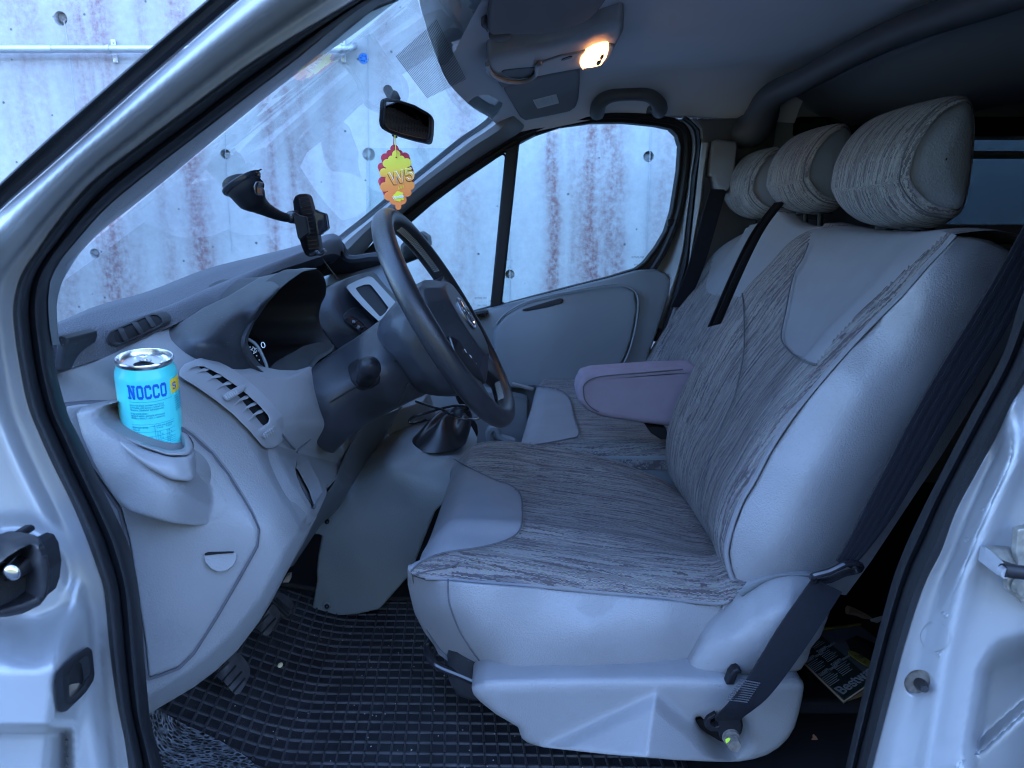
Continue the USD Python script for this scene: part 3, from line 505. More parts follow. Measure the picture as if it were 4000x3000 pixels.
part(van, 'far_door_post', band([(2739, 557, 2.055), (2724, 700, 2.055), (2714, 795, 2.055), (2701, 917, 2.055), (2690, 1025, 2.055), (2663, 1120, 2.055)], [(2776, 557, 2.05), (2752, 700, 2.05), (2744, 781, 2.05), (2722, 890, 2.05), (2692, 1025, 2.05), (2664, 1120, 2.05)], [(0, .005), (.3, -.006), (.7, -.008), (1, 0)], 50, .02), 'light_trim', label='light edge strip of the far door post')
adj = relief(smoothpoly(crop(2600, 0, .633, [(285, 880), (300, 862), (330, 858), (440, 870), (450, 900), (430, 1100), (400, 1170), (370, 1190), (320, 1160), (285, 1090), (262, 1085), (268, 1000)]), r=8), rbf([(2780, 560, 2.04), (2880, 560, 2.03), (2830, 740, 2.0), (2870, 700, 2.01), (2770, 690, 2.04)]), .05, .01, 12)
part(van, 'belt_guide', adj, 'pillar_dark', label='plastic belt height cover on the far door post')

# ------------------------------------------------------------------ windscreen
def ws_pt(px, py, off=0.0):
    """Windscreen surface: a raked sheet bulging forward at its middle."""
    a, b = np.asarray(px, float), np.asarray(py, float); y = np.full(a.shape, 1.2)
    for _ in range(30):
        p = P(a, b, y); s = np.clip((p[..., 1] - .72) / 1.36, 0, 1)
        e = p[..., 2] - (.765 + .731 * (p[..., 0] + .45 + .10 * 4 * s * (1 - s) * 1.0 - off)); p2 = P(a, b, y + .001); s2 = np.clip((p2[..., 1] - .72) / 1.36, 0, 1)
        e2 = p2[..., 2] - (.765 + .731 * (p2[..., 0] + .45 + .10 * 4 * s2 * (1 - s2) - off)); y = np.clip(y - np.clip(e / ((e2 - e) / .001 + 1e-9), -.15, .15), .6, 2.4)
    return y
yw, tz = np.linspace(.70, 2.10, 30), np.linspace(0, 1, 16); G = np.zeros((30, 16, 3))
for i, y in enumerate(yw):
    s = min(max((y - .72) / 1.36, 0), 1)
    for j, t in enumerate(tz): z = .60 + t * .56; G[i, j] = (-.45 - .40 * s * (1 - s) + (z - .765) / .731, y, z)
wsm = grid(G); part(van, 'windscreen', wsm, 'screen_pane', smooth=True)
A = K([(640, 125), (820, 490)]); Bq = K([(390, 345), (585, 605)])
ms = []
for k in np.linspace(0, 1, 34):
    p0 = np.array(A[0]) * (1 - k) + np.array(Bq[0]) * k; p1 = np.array(A[1]) * (1 - k) + np.array(Bq[1]) * k
    q = np.linspace(p0, p1, 8); yk = ws_pt(q[:, 0], q[:, 1], .002); ms.append(tube(P(q[:, 0], q[:, 1], yk), .0006, 4))
part(van, 'printed_lines', cat(*ms), 'black_print', kind='stuff', label='band of fine printed lines at the top of the windscreen')

# ------------------------------------------------------------------ roof lining and what hangs on it
hx = PchipInterpolator([.6, .8, .99, 1.4, 1.75, 2.03, 2.2], [-.09, -.10, -.115, -.125, -.10, -.045, .0])
def zroof(x, y):
    x0 = hx(y); edge = 1.05 + .05 * np.clip((x - .03) / .25, 0, 1) - .02 * np.clip((x - .5) / .3, 0, 1)
    t = np.clip((y - .62) / .16, 0, 1); t2 = np.clip((2.125 - y) / .2, 0, 1); side = np.minimum(np.sin(t * np.pi / 2), np.sin(t2 * np.pi / 2)) ** .8
    top = 1.075 + .125 * (1 - np.exp(-np.clip(x - x0, 0, None) / .16)); return np.where(top > edge, edge + (top - edge) * side, top)
ny, nx = 70, 60; G = np.zeros((ny, nx, 3))
for i, y in enumerate(np.linspace(.63, 2.125, ny)):
    x = hx(y) + (np.linspace(0, 1, nx) ** 1.4) * (.80 - hx(y)); G[i, :, 0] = x; G[i, :, 1] = y; G[i, :, 2] = zroof(x, np.full(nx, y))
lip = G[:, 0] + [-.004, 0, .012]; lip2 = G[:, 0] + [.004, 0, .03]; top = G + [0, 0, .06]
roof = cat(grid(np.concatenate([lip2[:, None], lip[:, None], G], 1)), grid(top)); part(van, 'roof_lining', roof, 'headliner', smooth=60)
def Yroof(q, off=0.0):
    q = np.asarray(q, float); y = np.full(len(q), 1.2)
    for _ in range(40):
        p = P(q[:, 0], q[:, 1], y); e = p[:, 2] - (zroof(p[:, 0], p[:, 1]) - off); y = np.clip(y - np.clip(e * 2.2, -.1, .1), .45, 2.11)
    return y
J9 = lambda L: crop(1800, 0, .3617, L)
def roofpiece(o, off, thick, r, step=12): return relief(o, lambda q: Yroof(q, off), thick, r, step, back=(0, 0, 1))
def visor(name, o, label, st=None):
    v = thing('sun_visor', label, 'sun visor', P(*np.mean(o, 0), float(Yroof([np.mean(o, 0)])[0])), 'sun visors folded against the roof')
    part(v, 'panel', roofpiece(smoothpoly(o, r=14), .026, .018, .007, 14), 'visor_vinyl'); return v
v1 = visor('a', J9([(335, -200), (330, 0), (310, 140), (288, 290), (290, 370), (345, 405), (480, 392), (700, 392), (850, 400), (1000, 380), (1200, 318), (1380, 245), (1480, 150), (1590, 0), (1700, -200)]), 'dark driver side sun visor folded up nearest the open door')
part(v1, 'pivot', roofpiece(smoothpoly(J9([(288, 400), (340, 405), (560, 390), (540, 440), (480, 478), (380, 470), (310, 440)]), r=6), .018, .012, .005, 8), 'pillar_dark')
part(v1, 'clip', roofpiece(smoothpoly(J9([(215, 295), (250, 270), (286, 262), (292, 370), (340, 402), (300, 395), (265, 330)]), r=2), .016, .01, .003, 6), 'pillar_dark')
v2 = visor('b', J9([(440, 950), (520, 930), (600, 900), (800, 850), (1000, 805), (1284, 750), (1282, 950), (1270, 1090), (1245, 1170), (1180, 1220), (1000, 1260), (700, 1320), (640, 1280), (540, 1110)]), 'grey passenger side sun visor with a white sticker on it')
part(v2, 'clip', roofpiece(smoothpoly(J9([(380, 880), (430, 890), (560, 915), (600, 935), (520, 960), (445, 955)]), r=4), .024, .014, .004, 7), 'pillar_dark')
so = J9([(778, 1083), (1030, 1020), (1061, 1115), (828, 1175)]); stp = part(v2, 'sticker', roofpiece(so, .0275, .0012, 0, 12), 'sticker')
ms = []
for k in np.linspace(.05, .95, 26):
    w = .35 if rng.random() < .5 else .7
    a = np.array(so[0]) * (1 - k) + np.array(so[1]) * k; b = np.array(so[3]) * (1 - k) + np.array(so[2]) * k; d = (np.array(so[1]) - so[0]) / 100 * w
    q = [a * .93 + b * .07, a * .93 + b * .07 + d, b * .93 + a * .07 + d, b * .93 + a * .07]; ms.append(roofpiece(q, .0283, .0006, 0, 40))
part(stp, 'printed_text', cat(*ms), 'grey_print', smooth=False)
oc = thing('overhead_console', 'grey overhead console with a lit warm interior lamp under the roof', 'console', P(2050, 230, 1.42))
part(oc, 'housing', roofpiece(smoothpoly(J9([(272, 690), (290, 655), (330, 635), (450, 600), (700, 552), (1000, 490), (1300, 400), (1500, 322), (1700, 258), (1748, 256), (1757, 375), (1700, 480), (1640, 600), (1560, 690), (1420, 735), (1290, 750), (1000, 802), (830, 838), (770, 870), (640, 900), (540, 895), (400, 880), (320, 840), (285, 770)]), r=8), .034, .03, .012, 12), 'console_plastic')
part(oc, 'fascia', roofpiece(smoothpoly(J9([(820, 700), (870, 680), (1080, 610), (1310, 565), (1500, 505), (1600, 488), (1668, 500), (1640, 580), (1590, 660), (1500, 718), (1300, 748), (1000, 798), (850, 830), (800, 830)]), r=8), .038, .01, .003, 10), 'light_trim_smooth', label='lighter fascia plate with the lamp')
part(oc, 'tray', roofpiece(smoothpoly(J9([(418, 788), (470, 760), (600, 745), (812, 728), (805, 790), (750, 840), (640, 860), (540, 845)]), r=6), .0355, .008, .002, 9), 'dark_trim', label='dark curved glasses tray')
part(oc, 'tray_rim', tube([P(a, b, float(Yroof([(a, b)], .04)[0])) for a, b in J9([(285, 690), (330, 800), (430, 860), (560, 885), (680, 880), (760, 850), (815, 790), (825, 710), (870, 682)])], .0045, 8, 50), 'light_trim_smooth')
part(oc, 'microphone_grille', roofpiece(smoothpoly(J9([(1075, 662), (1100, 640), (1180, 612), (1218, 612), (1190, 635), (1110, 660)]), r=2), .0395, .003, .001, 5), 'black_trim')
lens = smoothpoly(J9([(1283, 700), (1300, 640), (1350, 585), (1430, 540), (1520, 512), (1590, 506), (1600, 540), (1575, 630), (1515, 715), (1400, 742), (1300, 746)]), r=8)
lp = part(oc, 'lamp_lens', roofpiece(lens, .044, .008, .003, 6), 'lamp_lens')
part(lp, 'bulb', roofpiece(smoothpoly(J9([(1330, 690), (1345, 630), (1420, 580), (1520, 565), (1540, 600), (1500, 670), (1400, 700)]), r=8), .0455, .004, .001, 6), 'lamp_bulb')
ms = [tube([P(a, b, float(Yroof([(a, b)], .0465)[0])) for a, b in J9([(1320 + 24 * k, 745 - 12 * k), (1335 + 24 * k, 700 - 14 * k)])], .0012, 5) for k in range(8)]
ms += [tube([P(a, b, float(Yroof([(a, b)], .0465)[0])) for a, b in J9([(1400 + 22 * k, 575 - 5 * k), (1410 + 22 * k, 540 - 4 * k)])], .0012, 5) for k in range(8)]
for m_ in ms: part(lp, 'lens_rib', m_, 'lamp_lens')
for o in ([(1500, 640), (1515, 615), (1540, 610), (1545, 630), (1520, 660), (1505, 660)], [(1460, 695), (1480, 672), (1510, 668), (1515, 690), (1490, 718), (1465, 715)]):
    part(oc, 'lamp_switch', roofpiece(smoothpoly(J9(o), r=2), .05, .01, .003, 4), 'black_trim')
gh = thing('grab_handle', 'dark grey grab handle above the passenger door window', 'handle', P(2450, 400, 2.04))
part(gh, 'grip', tube([P(a, b, y) for a, b, y in [(2333, 440, 2.08), (2336, 418, 2.05), (2352, 393, 2.03), (2385, 376, 2.02), (2433, 370, 2.015), (2505, 369, 2.015), (2545, 378, 2.02), (2570, 402, 2.03), (2574, 432, 2.08)]], [.021, .021, .019, .017, .016, .016, .017, .019, .021, .021], 14, 60), 'handle_grey')
for o in (J9([(1415, 1225), (1415, 1150), (1470, 1130), (1545, 1150), (1545, 1225)]), J9([(2040, 1200), (2045, 1130), (2110, 1100), (2190, 1130), (2195, 1200)])): part(gh, 'end_cap', relief(smoothpoly(o, r=8), 2.062, .06, .008, 8), 'handle_grey')
# roof bow and rear compartment
part(van, 'roof_bow', tube([P(a, b, y) for a, b, y in [(2900, 515, 2.10), (2945, 500, 2.06), (2975, 455, 2.02), (2990, 410, 1.98), (3025, 368, 1.93), (3110, 325, 1.82), (3233, 260, 1.68), (3486, 134, 1.44), (3803, 20, 1.2), (4000, -48, 1.08), (4150, -95, 1.0)]], [.045, .046, .036, .030, .027, .027, .027, .027, .027, .027], 14, 80), 'rear_bow', label='dark padded bow across the roof behind the seats')
rear = [((.70, 2.14, -.05), (3.0, 2.18, .80)), ((.70, 2.14, 1.04), (3.0, 2.18, 1.3)), ((.70, 2.14, .80), (1.24, 2.18, 1.04)), ((2.2, 2.14, .8), (3.0, 2.18, 1.04))]
part(van, 'rear_side_wall', cat(*[T(m3.Manifold.cube([b[i] - a[i] for i in range(3)]).translate(list(a))) for a, b in rear]), 'rear_dark', smooth=False)
part(van, 'rear_window', T(m3.Manifold.cube([.98, .004, .26]).translate([1.23, 2.185, .79])), 'tinted_glass', smooth=False)
for z0, h, y in ((1.045, .05, 2.10), (.985, .02, 2.115)): part(van, 'rear_rail', rbox((.8, y, z0), (2.9, y + .04, z0 + h), .008), 'pillar_dark' if h < .03 else 'void_black')
part(van, 'rear_ceiling', cat(T(m3.Manifold.cube([2.3, 1.55, .04]).translate([.76, .62, 1.16])), T(hullpts([(.78, .66, 1.15), (.95, .66, 1.08), (.95, 2.14, 1.08), (.78, 2.14, 1.15), (1.3, 2.14, 1.12), (1.3, .66, 1.12)], .01))), 'rear_dark', smooth=30)
part(van, 'rear_wall', cat(T(m3.Manifold.cube([.04, 1.6, 1.3]).translate([3.0, .6, -.08])), T(m3.Manifold.cube([2.15, .04, 1.3]).translate([.92, .60, -.08]))), 'void_black', smooth=False)
part(van, 'outer_roof', cat(T(m3.Manifold.cube([3.2, 1.66, .02]).translate([-.1, .58, 1.29])), T(m3.Manifold.cube([3.1, .03, .26]).translate([0., .57, 1.045]))), 'silver_paint', smooth=False)
part(van, 'far_skin', cat(T(m3.Manifold.cube([4.0, .03, .65]).translate([-1.0, 2.22, -.25])), T(m3.Manifold.cube([3.2, .03, .22]).translate([-.05, 2.20, 1.103]))), 'silver_paint', smooth=False)
_e = P(np.full(30, 4170.), np.linspace(-250, 3150, 30), .585)[:, [0, 2]]
part(van, 'rear_side_panel', prism(np.vstack([_e, [(float(_e[-1, 0]), -.45), (3.05, -.45), (3.05, 1.06)]]), .572, .588, .004), 'silver_paint', smooth=40)
_e = P(np.full(24, -140.), np.linspace(960, 3150, 24), .585)[:, [0, 2]]
part(van, 'front_wing', prism(np.vstack([_e, [(float(_e[-1, 0]), -.3), (-1.15, -.3), (-1.45, .12), (-1.42, .34), (-.95, .52)]]), .568, .60, .006), 'silver_paint', smooth=40)
part(van, 'bonnet', grid(np.array([[(x, y, z + .03 * math.sin((y - .58) / 1.64 * math.pi)) for y in np.linspace(.58, 2.22, 16)] for x, z in ((-.74, .555), (-.95, .50), (-1.2, .42), (-1.42, .31), (-1.5, .1), (-1.48, -.3))])), 'silver_paint', smooth=True)
part(van, 'cab_floor', cat(T(m3.Manifold.cube([4.0, 1.5, .05]).translate([-1.0, .70, -.055])), T(m3.Manifold.cube([.04, 1.5, .5]).translate([-.92, .70, -.05])), T(hullpts([(-.9, .72, .35), (-.62, .72, -.02), (-.62, 2.18, -.02), (-.9, 2.18, .35)], .01))), 'void_black', smooth=False)
part(van, 'sill', cat(T(rbox((-.8, .64, -.3), (1.3, .72, -.04), .01)),), 'black_rubber')
part(van, 'bulkhead_rail', cat(T(rbox((.45, 1.0, .03), (1.3, 1.08, .06), .01)), T(rbox((.3, .80, -.02), (1.2, .84, .02), .012))), 'gloss_black')

# ------------------------------------------------------------------ dashboard
D = lambda L: crop(0, 950, .633, L); G_ = lambda L: crop(0, 1950, .633, L); J6 = lambda L: crop(1000, 1900, .3014, L); J14 = lambda L: crop(500, 2300, .4219, L)
J2 = lambda L: crop(1200, 1000, .2713, L); J3 = lambda L: crop(1500, 1450, .2713, L); J16 = lambda L: crop(1150, 1050, .2713, L); J4 = lambda L: crop(400, 1300, .3617, L)
dash = thing('dashboard', 'grey and dark dashboard with air vents, instrument hood and cup holder', 'dashboard', (-.45, 1.4, .3))
edge_top = [(100, 1470), (247, 1443), (354, 1414), (443, 1376), (570, 1319), (595, 1304), (633, 1345), (696, 1383), (760, 1411), (817, 1445), (874, 1461), (950, 1461), (1044, 1478), (1114, 1478), (1171, 1460)]
lower = edge_top + [(1200, 1480), (1240, 1600), (1290, 1700), (1345, 1765), (1339, 1792), (1317, 1868), (1241, 1950), (1243, 1978), (1193, 2087), (1142, 2189), (1072, 2313), (1006, 2439), (922, 2549), (837, 2629), (753, 2692), (584, 2792), (540, 2800), (480, 2500), (300, 2000), (100, 1600)]
dep = rbf([(100, 1470, .75), (247, 1447, .75), (443, 1380, .80), (595, 1308, .865), (760, 1415, .87), (950, 1466, .93), (1171, 1466, 1.03), (200, 1560, .76), (450, 1560, .77), (700, 1520, .805), (250, 1900, .765), (480, 2300, .765), (570, 2770, .775), (1000, 1600, .90), (1180, 1600, .98), (1300, 1770, 1.06), (1241, 1950, .93),
           (800, 1750, .81), (900, 1950, .805), (1010, 1800, .86), (700, 2100, .775), (900, 2200, .79), (1010, 2110, .80), (1100, 2010, .83), (1072, 2313, .81), (740, 2450, .775), (900, 2480, .80), (837, 2629, .80), (753, 2692, .79), (1142, 2189, .83)], 3e-3)
dep0 = dep; CRE = spl([(930, 1640), (1010, 1790), (1060, 1880), (1099, 1950), (1142, 2016), (1164, 2062), (1133, 2117), (1072, 2228), (1010, 2335), (930, 2440), (830, 2540), (700, 2640), (560, 2720)], 160); LCR = shapely.LineString(CRE); PCR = Polygon(np.vstack([CRE, [(0, 2720), (0, 1640)]]))
def dep(q):
    q = np.asarray(q, float)[:, :2]; pt = shapely.points(q); d = shapely.distance(LCR, pt) * np.where(shapely.contains(PCR, pt), 0, 1); w = sst(1640, 1850, q[:, 1])
    return dep0(q) + w * (.00075 * np.sqrt(d * d + 36) - .0045)
tray = smoothpoly(D([(1750, 1480), (1760, 1420), (1790, 1390), (1830, 1400), (1900, 1530), (1935, 1640)]) + J6([(760, 220), (700, 330), (640, 450), (600, 520), (560, 430), (460, 260), (380, 60)]), r=8)
rim_o = spl(D([(597, 1070), (615, 1030), (680, 1000), (780, 985), (900, 1010), (1020, 1060), (1110, 1130), (1165, 1195), (1190, 1250), (1180, 1290), (1140, 1310), (1060, 1310), (960, 1285), (840, 1240), (720, 1180), (630, 1120)]), 80, True)
rim_i = spl(D([(640, 1075), (655, 1045), (700, 1025), (790, 1010), (900, 1035), (1000, 1080), (1080, 1145), (1130, 1205), (1140, 1245), (1120, 1270), (1060, 1275), (960, 1255), (860, 1220), (760, 1170), (680, 1115)]), 80, True)
CUT = Polygon(rim_o).buffer(-4)
part(dash, 'lower_panel', relief(lower, lambda q: dep(q), .05, .005, 14, holes=[tray], minus=CUT), 'light_trim', smooth=50)
rad = lambda q, pts, w: np.min([np.hypot(q[:, 0] - a, q[:, 1] - b) for a, b in pts], 0) / w
cover = smoothpoly(D([(395, 1000), (430, 995), (560, 985), (715, 985), (900, 1010), (1050, 1100), (1180, 1190), (1300, 1300), (1400, 1430), (1480, 1560), (1540, 1659)]) + G_([(1560, 120), (1590, 190), (1580, 290), (1480, 470), (1330, 730), (1190, 950), (1100, 1040), (1000, 1080), (910, 1108), (890, 900), (830, 500), (790, 250), (740, 60)]) + D([(640, 1500), (500, 1300), (400, 1100)]), r=8)
cv = part(dash, 'side_cover', relief(cover, lambda q: dep(q) - .006, .012, .005, 14, minus=CUT), 'light_trim', smooth=50, label='side cover panel below the drink can')
belly = D([(450, 1060), (470, 1030), (520, 1008), (700, 992), (900, 1010), (1060, 1110), (1190, 1220), (1300, 1360), (1400, 1500), (1440, 1600)]) + G_([(1440, 60), (1400, 130), (1330, 165), (1200, 178), (1050, 165), (900, 130), (800, 95), (740, 50), (690, -10)]) + D([(640, 1500), (560, 1360), (490, 1200)])
bed = rbf([(285, 1620, .745), (600, 1580, .765), (437, 1960, .728), (330, 1800, .732), (470, 1850, .716), (620, 1900, .712), (730, 1900, .738), (560, 2010, .708), (690, 2050, .730), (780, 2055, .768), (860, 2045, .80), (790, 1930, .768), (840, 1960, .795), (880, 2000, .82), (720, 1650, .82), (790, 1800, .80), (850, 1850, .83)], 1e-4)
part(cv, 'belly', relief(smoothpoly(belly, r=12), lambda q: np.minimum(bed(q), dep(q) - .0062), .05, .008, 12, minus=CUT.buffer(6)), 'light_trim', smooth=60, label='bulging belly under the cup holder')
sl = G_([(1255, 345), (1270, 330), (1440, 325), (1460, 335), (1460, 370), (1440, 410), (1400, 440), (1350, 452), (1300, 430), (1265, 390)])
part(cv, 'finger_recess', relief(smoothpoly(sl, r=5), lambda q: dep(q) - .0066 - .006 * np.clip((q[:, 1] - 2160) / 70, 0, 1), .006, .001, 6), 'light_trim')
part(cv, 'slot', relief(G_([(1262, 338), (1280, 330), (1440, 326), (1440, 332), (1350, 338), (1265, 348)]), lambda q: dep(q) - .0085, .002, 0, 5), 'void_black')
part(dash, 'gap_line', tube([P(a, b, float(dep([(a, b)])[0]) - .002) for a, b in list(cover) + [cover[0]]], .003, 6), 'seam', label='dark gap round the side cover')
# cup holder
holder = D([(595, 1060), (600, 1040), (630, 1015), (700, 990), (850, 1000), (1000, 1040), (1100, 1110), (1170, 1190), (1195, 1260), (1205, 1360), (1195, 1440), (1160, 1468), (1080, 1460), (950, 1400), (830, 1320), (720, 1230), (640, 1150), (605, 1100)])
YC, RC = .775, .0335
hy = lambda q, o=0: .778 + .05 * (0 * q[:, 0])
# rim heights: nearer at the bottom edge of the picture, farther at the top
_cp = Pa([(378, 1640, .765), (440, 1690, .745), (530, 1738, .730), (620, 1768, .722), (700, 1780, .730), (755, 1745, .765), (400, 1600, .785), (480, 1576, .815), (640, 1625, .832)]); _cc = _cp.mean(0); _nn = np.linalg.svd(_cp - _cc)[2][2]
def ydep(q):
    q = np.asarray(q, float); d = P(q[:, 0], q[:, 1], 1.0) - [0, 0, CZ]; return ((_cc - [0, 0, CZ]) @ _nn) / (d @ _nn)
G = []
for k, (t, dy) in enumerate([(0, .012), (0, 0), (.18, -.004), (.5, -.007), (.82, -.004), (1, .0)]):
    q = rim_o * (1 - t) + rim_i * t; G.append(P(q[:, 0], q[:, 1], ydep(q) + dy))
p_in = G[-1]
for d in (.01, .025, .045, .055): G.append(p_in * (1, 1, 1) - [0, 0, d] + (p_in.mean(0) - p_in) * [.12, .05, 0] * min(1, d / .05))
_fl = G[-1]; ch = part(dash, 'cup_holder', grid(np.stack(G, 1), cn=True), 'light_trim_smooth', smooth=60, label='oval cup holder with the drink can in it')
_t = spl([(a, b, 0) for a, b in [(372, 1628), (384, 1646), (400, 1660), (440, 1690), (530, 1740), (607, 1768), (680, 1785), (728, 1782), (752, 1766), (757, 1742)]], 80)[:, :2]; _b = spl([(a, b, 0) for a, b in [(376, 1640), (390, 1662), (405, 1682), (456, 1727), (525, 1787), (600, 1838), (683, 1876), (735, 1880), (758, 1862), (766, 1800)]], 80)[:, :2]
_yt = ydep(_t); _ls = np.sin(np.linspace(0, 1, 80) * math.pi); G = [P(_t[:, 0], _t[:, 1], _yt + .004)]
for w in (.05, .25, .5, .75, .92, 1): q = _t * (1 - w) + _b * w; G.append(P(q[:, 0], q[:, 1], _yt - .014 * w * _ls - .004 * math.sin(w * math.pi) + (.004 if w == 1 else 0) + .01 * w * np.linspace(0, 1, 80) ** 4))
G.append(P(_b[:, 0], _b[:, 1], _yt + .03)); part(ch, 'cup_floor', trimesh.Trimesh(np.vstack([_fl, _fl.mean(0)]), [[i, (i + 1) % len(_fl), len(_fl)] for i in range(len(_fl))], process=False), 'grey_trim')
part(ch, 'front_wall', grid(np.stack(G, 1)), 'light_trim_smooth', smooth=60)
# top pad
crest = [(150, 1325, .74), (228, 1304, .76), (405, 1254, .835), (608, 1210, .934), (823, 1121, 1.12), (1013, 1045, 1.292), (1171, 988, 1.5), (1240, 958, 1.62), (1304, 926, 1.75), (1325, 931, 1.78), (1344, 988, 1.80)]
far = [(150, 1285, .76), (225, 1258, .80), (380, 1194, .90), (570, 1140, 1.04), (823, 1045, 1.27), (1013, 997, 1.48), (1171, 956, 1.63), (1240, 927, 1.72), (1300, 912, 1.79), (1322, 922, 1.82), (1340, 980, 1.84)]
low = [(160, 1478, .735), (247, 1449, .745), (443, 1382, .80), (595, 1310, .87), (671, 1273, .91), (823, 1197, 1.03), (949, 1127, 1.14), (1076, 1062, 1.30), (1171, 1030, 1.45), (1250, 1004, 1.58), (1300, 990, 1.7), (1330, 1000, 1.79)]
n = 110; a, b, c = spl(far, n), spl(crest, n), spl(low, n); rows = []
pa, pb, pc = Pa(a), Pa(b), Pa(c)
for d, dz in ((.34, -.40), (.16, -.17), (.05, -.045)): rows.append(pa + [-d, .02, dz])
rows.append(pa); rows.append(pa * .5 + pb * .5 + [0, 0, .003])
for t in np.linspace(0, 1, 9): rows.append((pb * (1 - t) + pc * t) + [0, -.010 * math.sin(t * math.pi), .008 * math.sin(t * math.pi)])
for d in (.02, .12): rows.append(pc + [-d * .5, d, -d * .3])
pad = grid(np.stack(rows, 0)); part(dash, 'top_pad', pad, 'dark_pad', smooth=50, label='long dark grained top pad under the windscreen')
part(dash, 'pad_end', relief(smoothpoly(D([(325, 770), (345, 600), (360, 572), (415, 590), (420, 620), (395, 700), (385, 790), (345, 800)]), r=3), .735, .05, .004, 8), 'dark_trim', label='dark end piece of the top pad')
# windscreen side vent in the pad
vo = D([(655, 580), (668, 545), (720, 520), (800, 485), (880, 450), (930, 432), (970, 435), (1000, 460), (1008, 490), (985, 515), (900, 555), (800, 605), (730, 632), (690, 630), (665, 610)])
vq = [(a, b) for a in range(400, 680, 45) for b in range(1215, 1370, 30) if Polygon(vo).buffer(25).contains(shapely.Point(a, b))]; _pp = proj(pad.vertices); vy = rbf([(a, b, float(np.sort(pad.vertices[np.argsort(np.hypot(*(_pp - (a, b)).T))[:4], 1])[0])) for a, b in vq], 1e-3)
vi = smoothpoly(Polygon(smoothpoly(vo, r=6)).buffer(-7).exterior.coords)
vt = part(dash, 'air_vent', relief(smoothpoly(vo, r=8), lambda q: vy(q) - .006, .02, .003, 7, holes=[vi]), 'dark_trim', label='dark vent for the windscreen')
part(vt, 'duct_shade', relief(Polygon(vi).buffer(4).exterior.coords, lambda q: vy(q) - .0025, .002, 0, 14), 'void_black')  # black sheet over the pad stands in for shade inside the vent
for L in ([(728, 528), (765, 605)], [(815, 490), (862, 560)], [(895, 452), (938, 520)]):
    p, q = D(L); d = np.array(q) - p; nrm = np.array([d[1], -d[0]]) / np.hypot(*d) * 3.2
    part(vt, 'slat', relief([p + nrm, q + nrm, q - nrm, p - nrm], lambda q: vy(q) - .006, .008, .001, 6), 'dark_trim')
# instrument hood
hood = [(595, 1308), (633, 1349), (696, 1387), (760, 1415), (817, 1450), (874, 1466), (950, 1466), (1000, 1473), (1044, 1476), (1010, 1447), (987, 1431), (962, 1395), (943, 1355), (946, 1325), (968, 1273), (1025, 1190), (1076, 1134), (1139, 1083), (1190, 1057), (1228, 1052), (1171, 1050), (1100, 1062), (1013, 1083), (886, 1159), (791, 1203), (684, 1270)]
hd = rbf([(595, 1308, .875), (696, 1387, .875), (760, 1415, .88), (874, 1466, .92), (950, 1466, .945), (1044, 1476, 1.0), (943, 1355, .955), (968, 1273, .985), (1076, 1134, 1.06), (1228, 1052, 1.2), (1100, 1062, 1.16), (1013, 1083, 1.13), (886, 1159, 1.03), (684, 1273, .92), (840, 1260, .925), (900, 1360, .92), (760, 1330, .88), (900, 1230, .96), (1000, 1150, 1.03)], 1e-4)
ih = part(dash, 'instrument_hood', relief(hood, lambda q: hd(q), .02, .004, 14), 'dark_soft', smooth=60, label='smooth dark hood over the instruments')
rim_px = spl([(943, 1352, .955), (946, 1325, .96), (968, 1273, .985), (1025, 1190, 1.03), (1076, 1134, 1.07), (1139, 1083, 1.13), (1190, 1056, 1.18), (1228, 1054, 1.22), (1256, 1080, 1.26), (1266, 1120, 1.29), (1264, 1150, 1.31), (1246, 1190, 1.32), (1238, 1235, 1.32), (1252, 1290, 1.31), (1286, 1340, 1.30), (1294, 1362, 1.28), (1272, 1385, 1.22), (1240, 1405, 1.16), (1203, 1445, 1.10), (1152, 1474, 1.05), (1100, 1476, 1.01), (1044, 1470, .985), (987, 1431, .965), (958, 1392, .958)], 110, True)
R = Pa(rim_px); cen = R.mean(0)
loops = []
for t, dx, s in ((0, -.03, 1.015), (0, -.006, 1.012), (0, .004, 1.0), (0, .004, .98), (0, -.004, .955), (0, -.03, .92), (0, -.09, .86), (0, -.13, .84)): loops.append(cen + (R - cen) * [.6, s, s] + (R - cen) * [.4, 0, 0] + [dx, 0, 0])
part(ih, 'hood_rim', grid(np.stack(loops, 0), cm=True), 'dark_trim', smooth=60)
bk = loops[-1]; kc = bk.mean(0); f = [[i, (i + 1) % len(bk), len(bk)] for i in range(len(bk))]
cl_ = part(dash, 'instrument_cluster', trimesh.Trimesh(np.vstack([bk + [.012, 0, 0], kc[None] + [.012, 0, 0]]), f, process=False), 'screen_glass', smooth=False, label='dark instrument face')
shelf = relief(smoothpoly(D([(1640, 790), (1700, 730), (1850, 650), (1950, 625), (2040, 640), (2045, 665), (1990, 690), (1930, 745), (1860, 800), (1760, 830), (1680, 825)]), r=4), rbf([(1045, 1455, 1.0), (1180, 1360, 1.16), (1290, 1360, 1.27), (1150, 1474, 1.03)]), .02, .006, 10); part(ih, 'lip', shelf, 'dark_trim')
arc = J4([(1575, 70), (1640, 110), (1690, 170), (1735, 260), (1765, 330), (1780, 395)])
part(cl_, 'gauge_ring', tube([P(a, b, 1.0) for a, b in arc], .0022, 8, 30), 'grey_trim')
part(cl_, 'gauge_dial', relief(J4([(1540, 60), (1590, 80), (1650, 140), (1700, 210), (1740, 290), (1758, 395), (1640, 370), (1560, 290), (1520, 180)]), 1.012, .004, 0, 10), 'gloss_black')
tx = lambda s, h, o, ex, ez, d=.0006: frame(meshkit.text_mesh(s, h, d), o, unit(ex), unit(ez), unit(np.cross(unit(ex), unit(ez))))
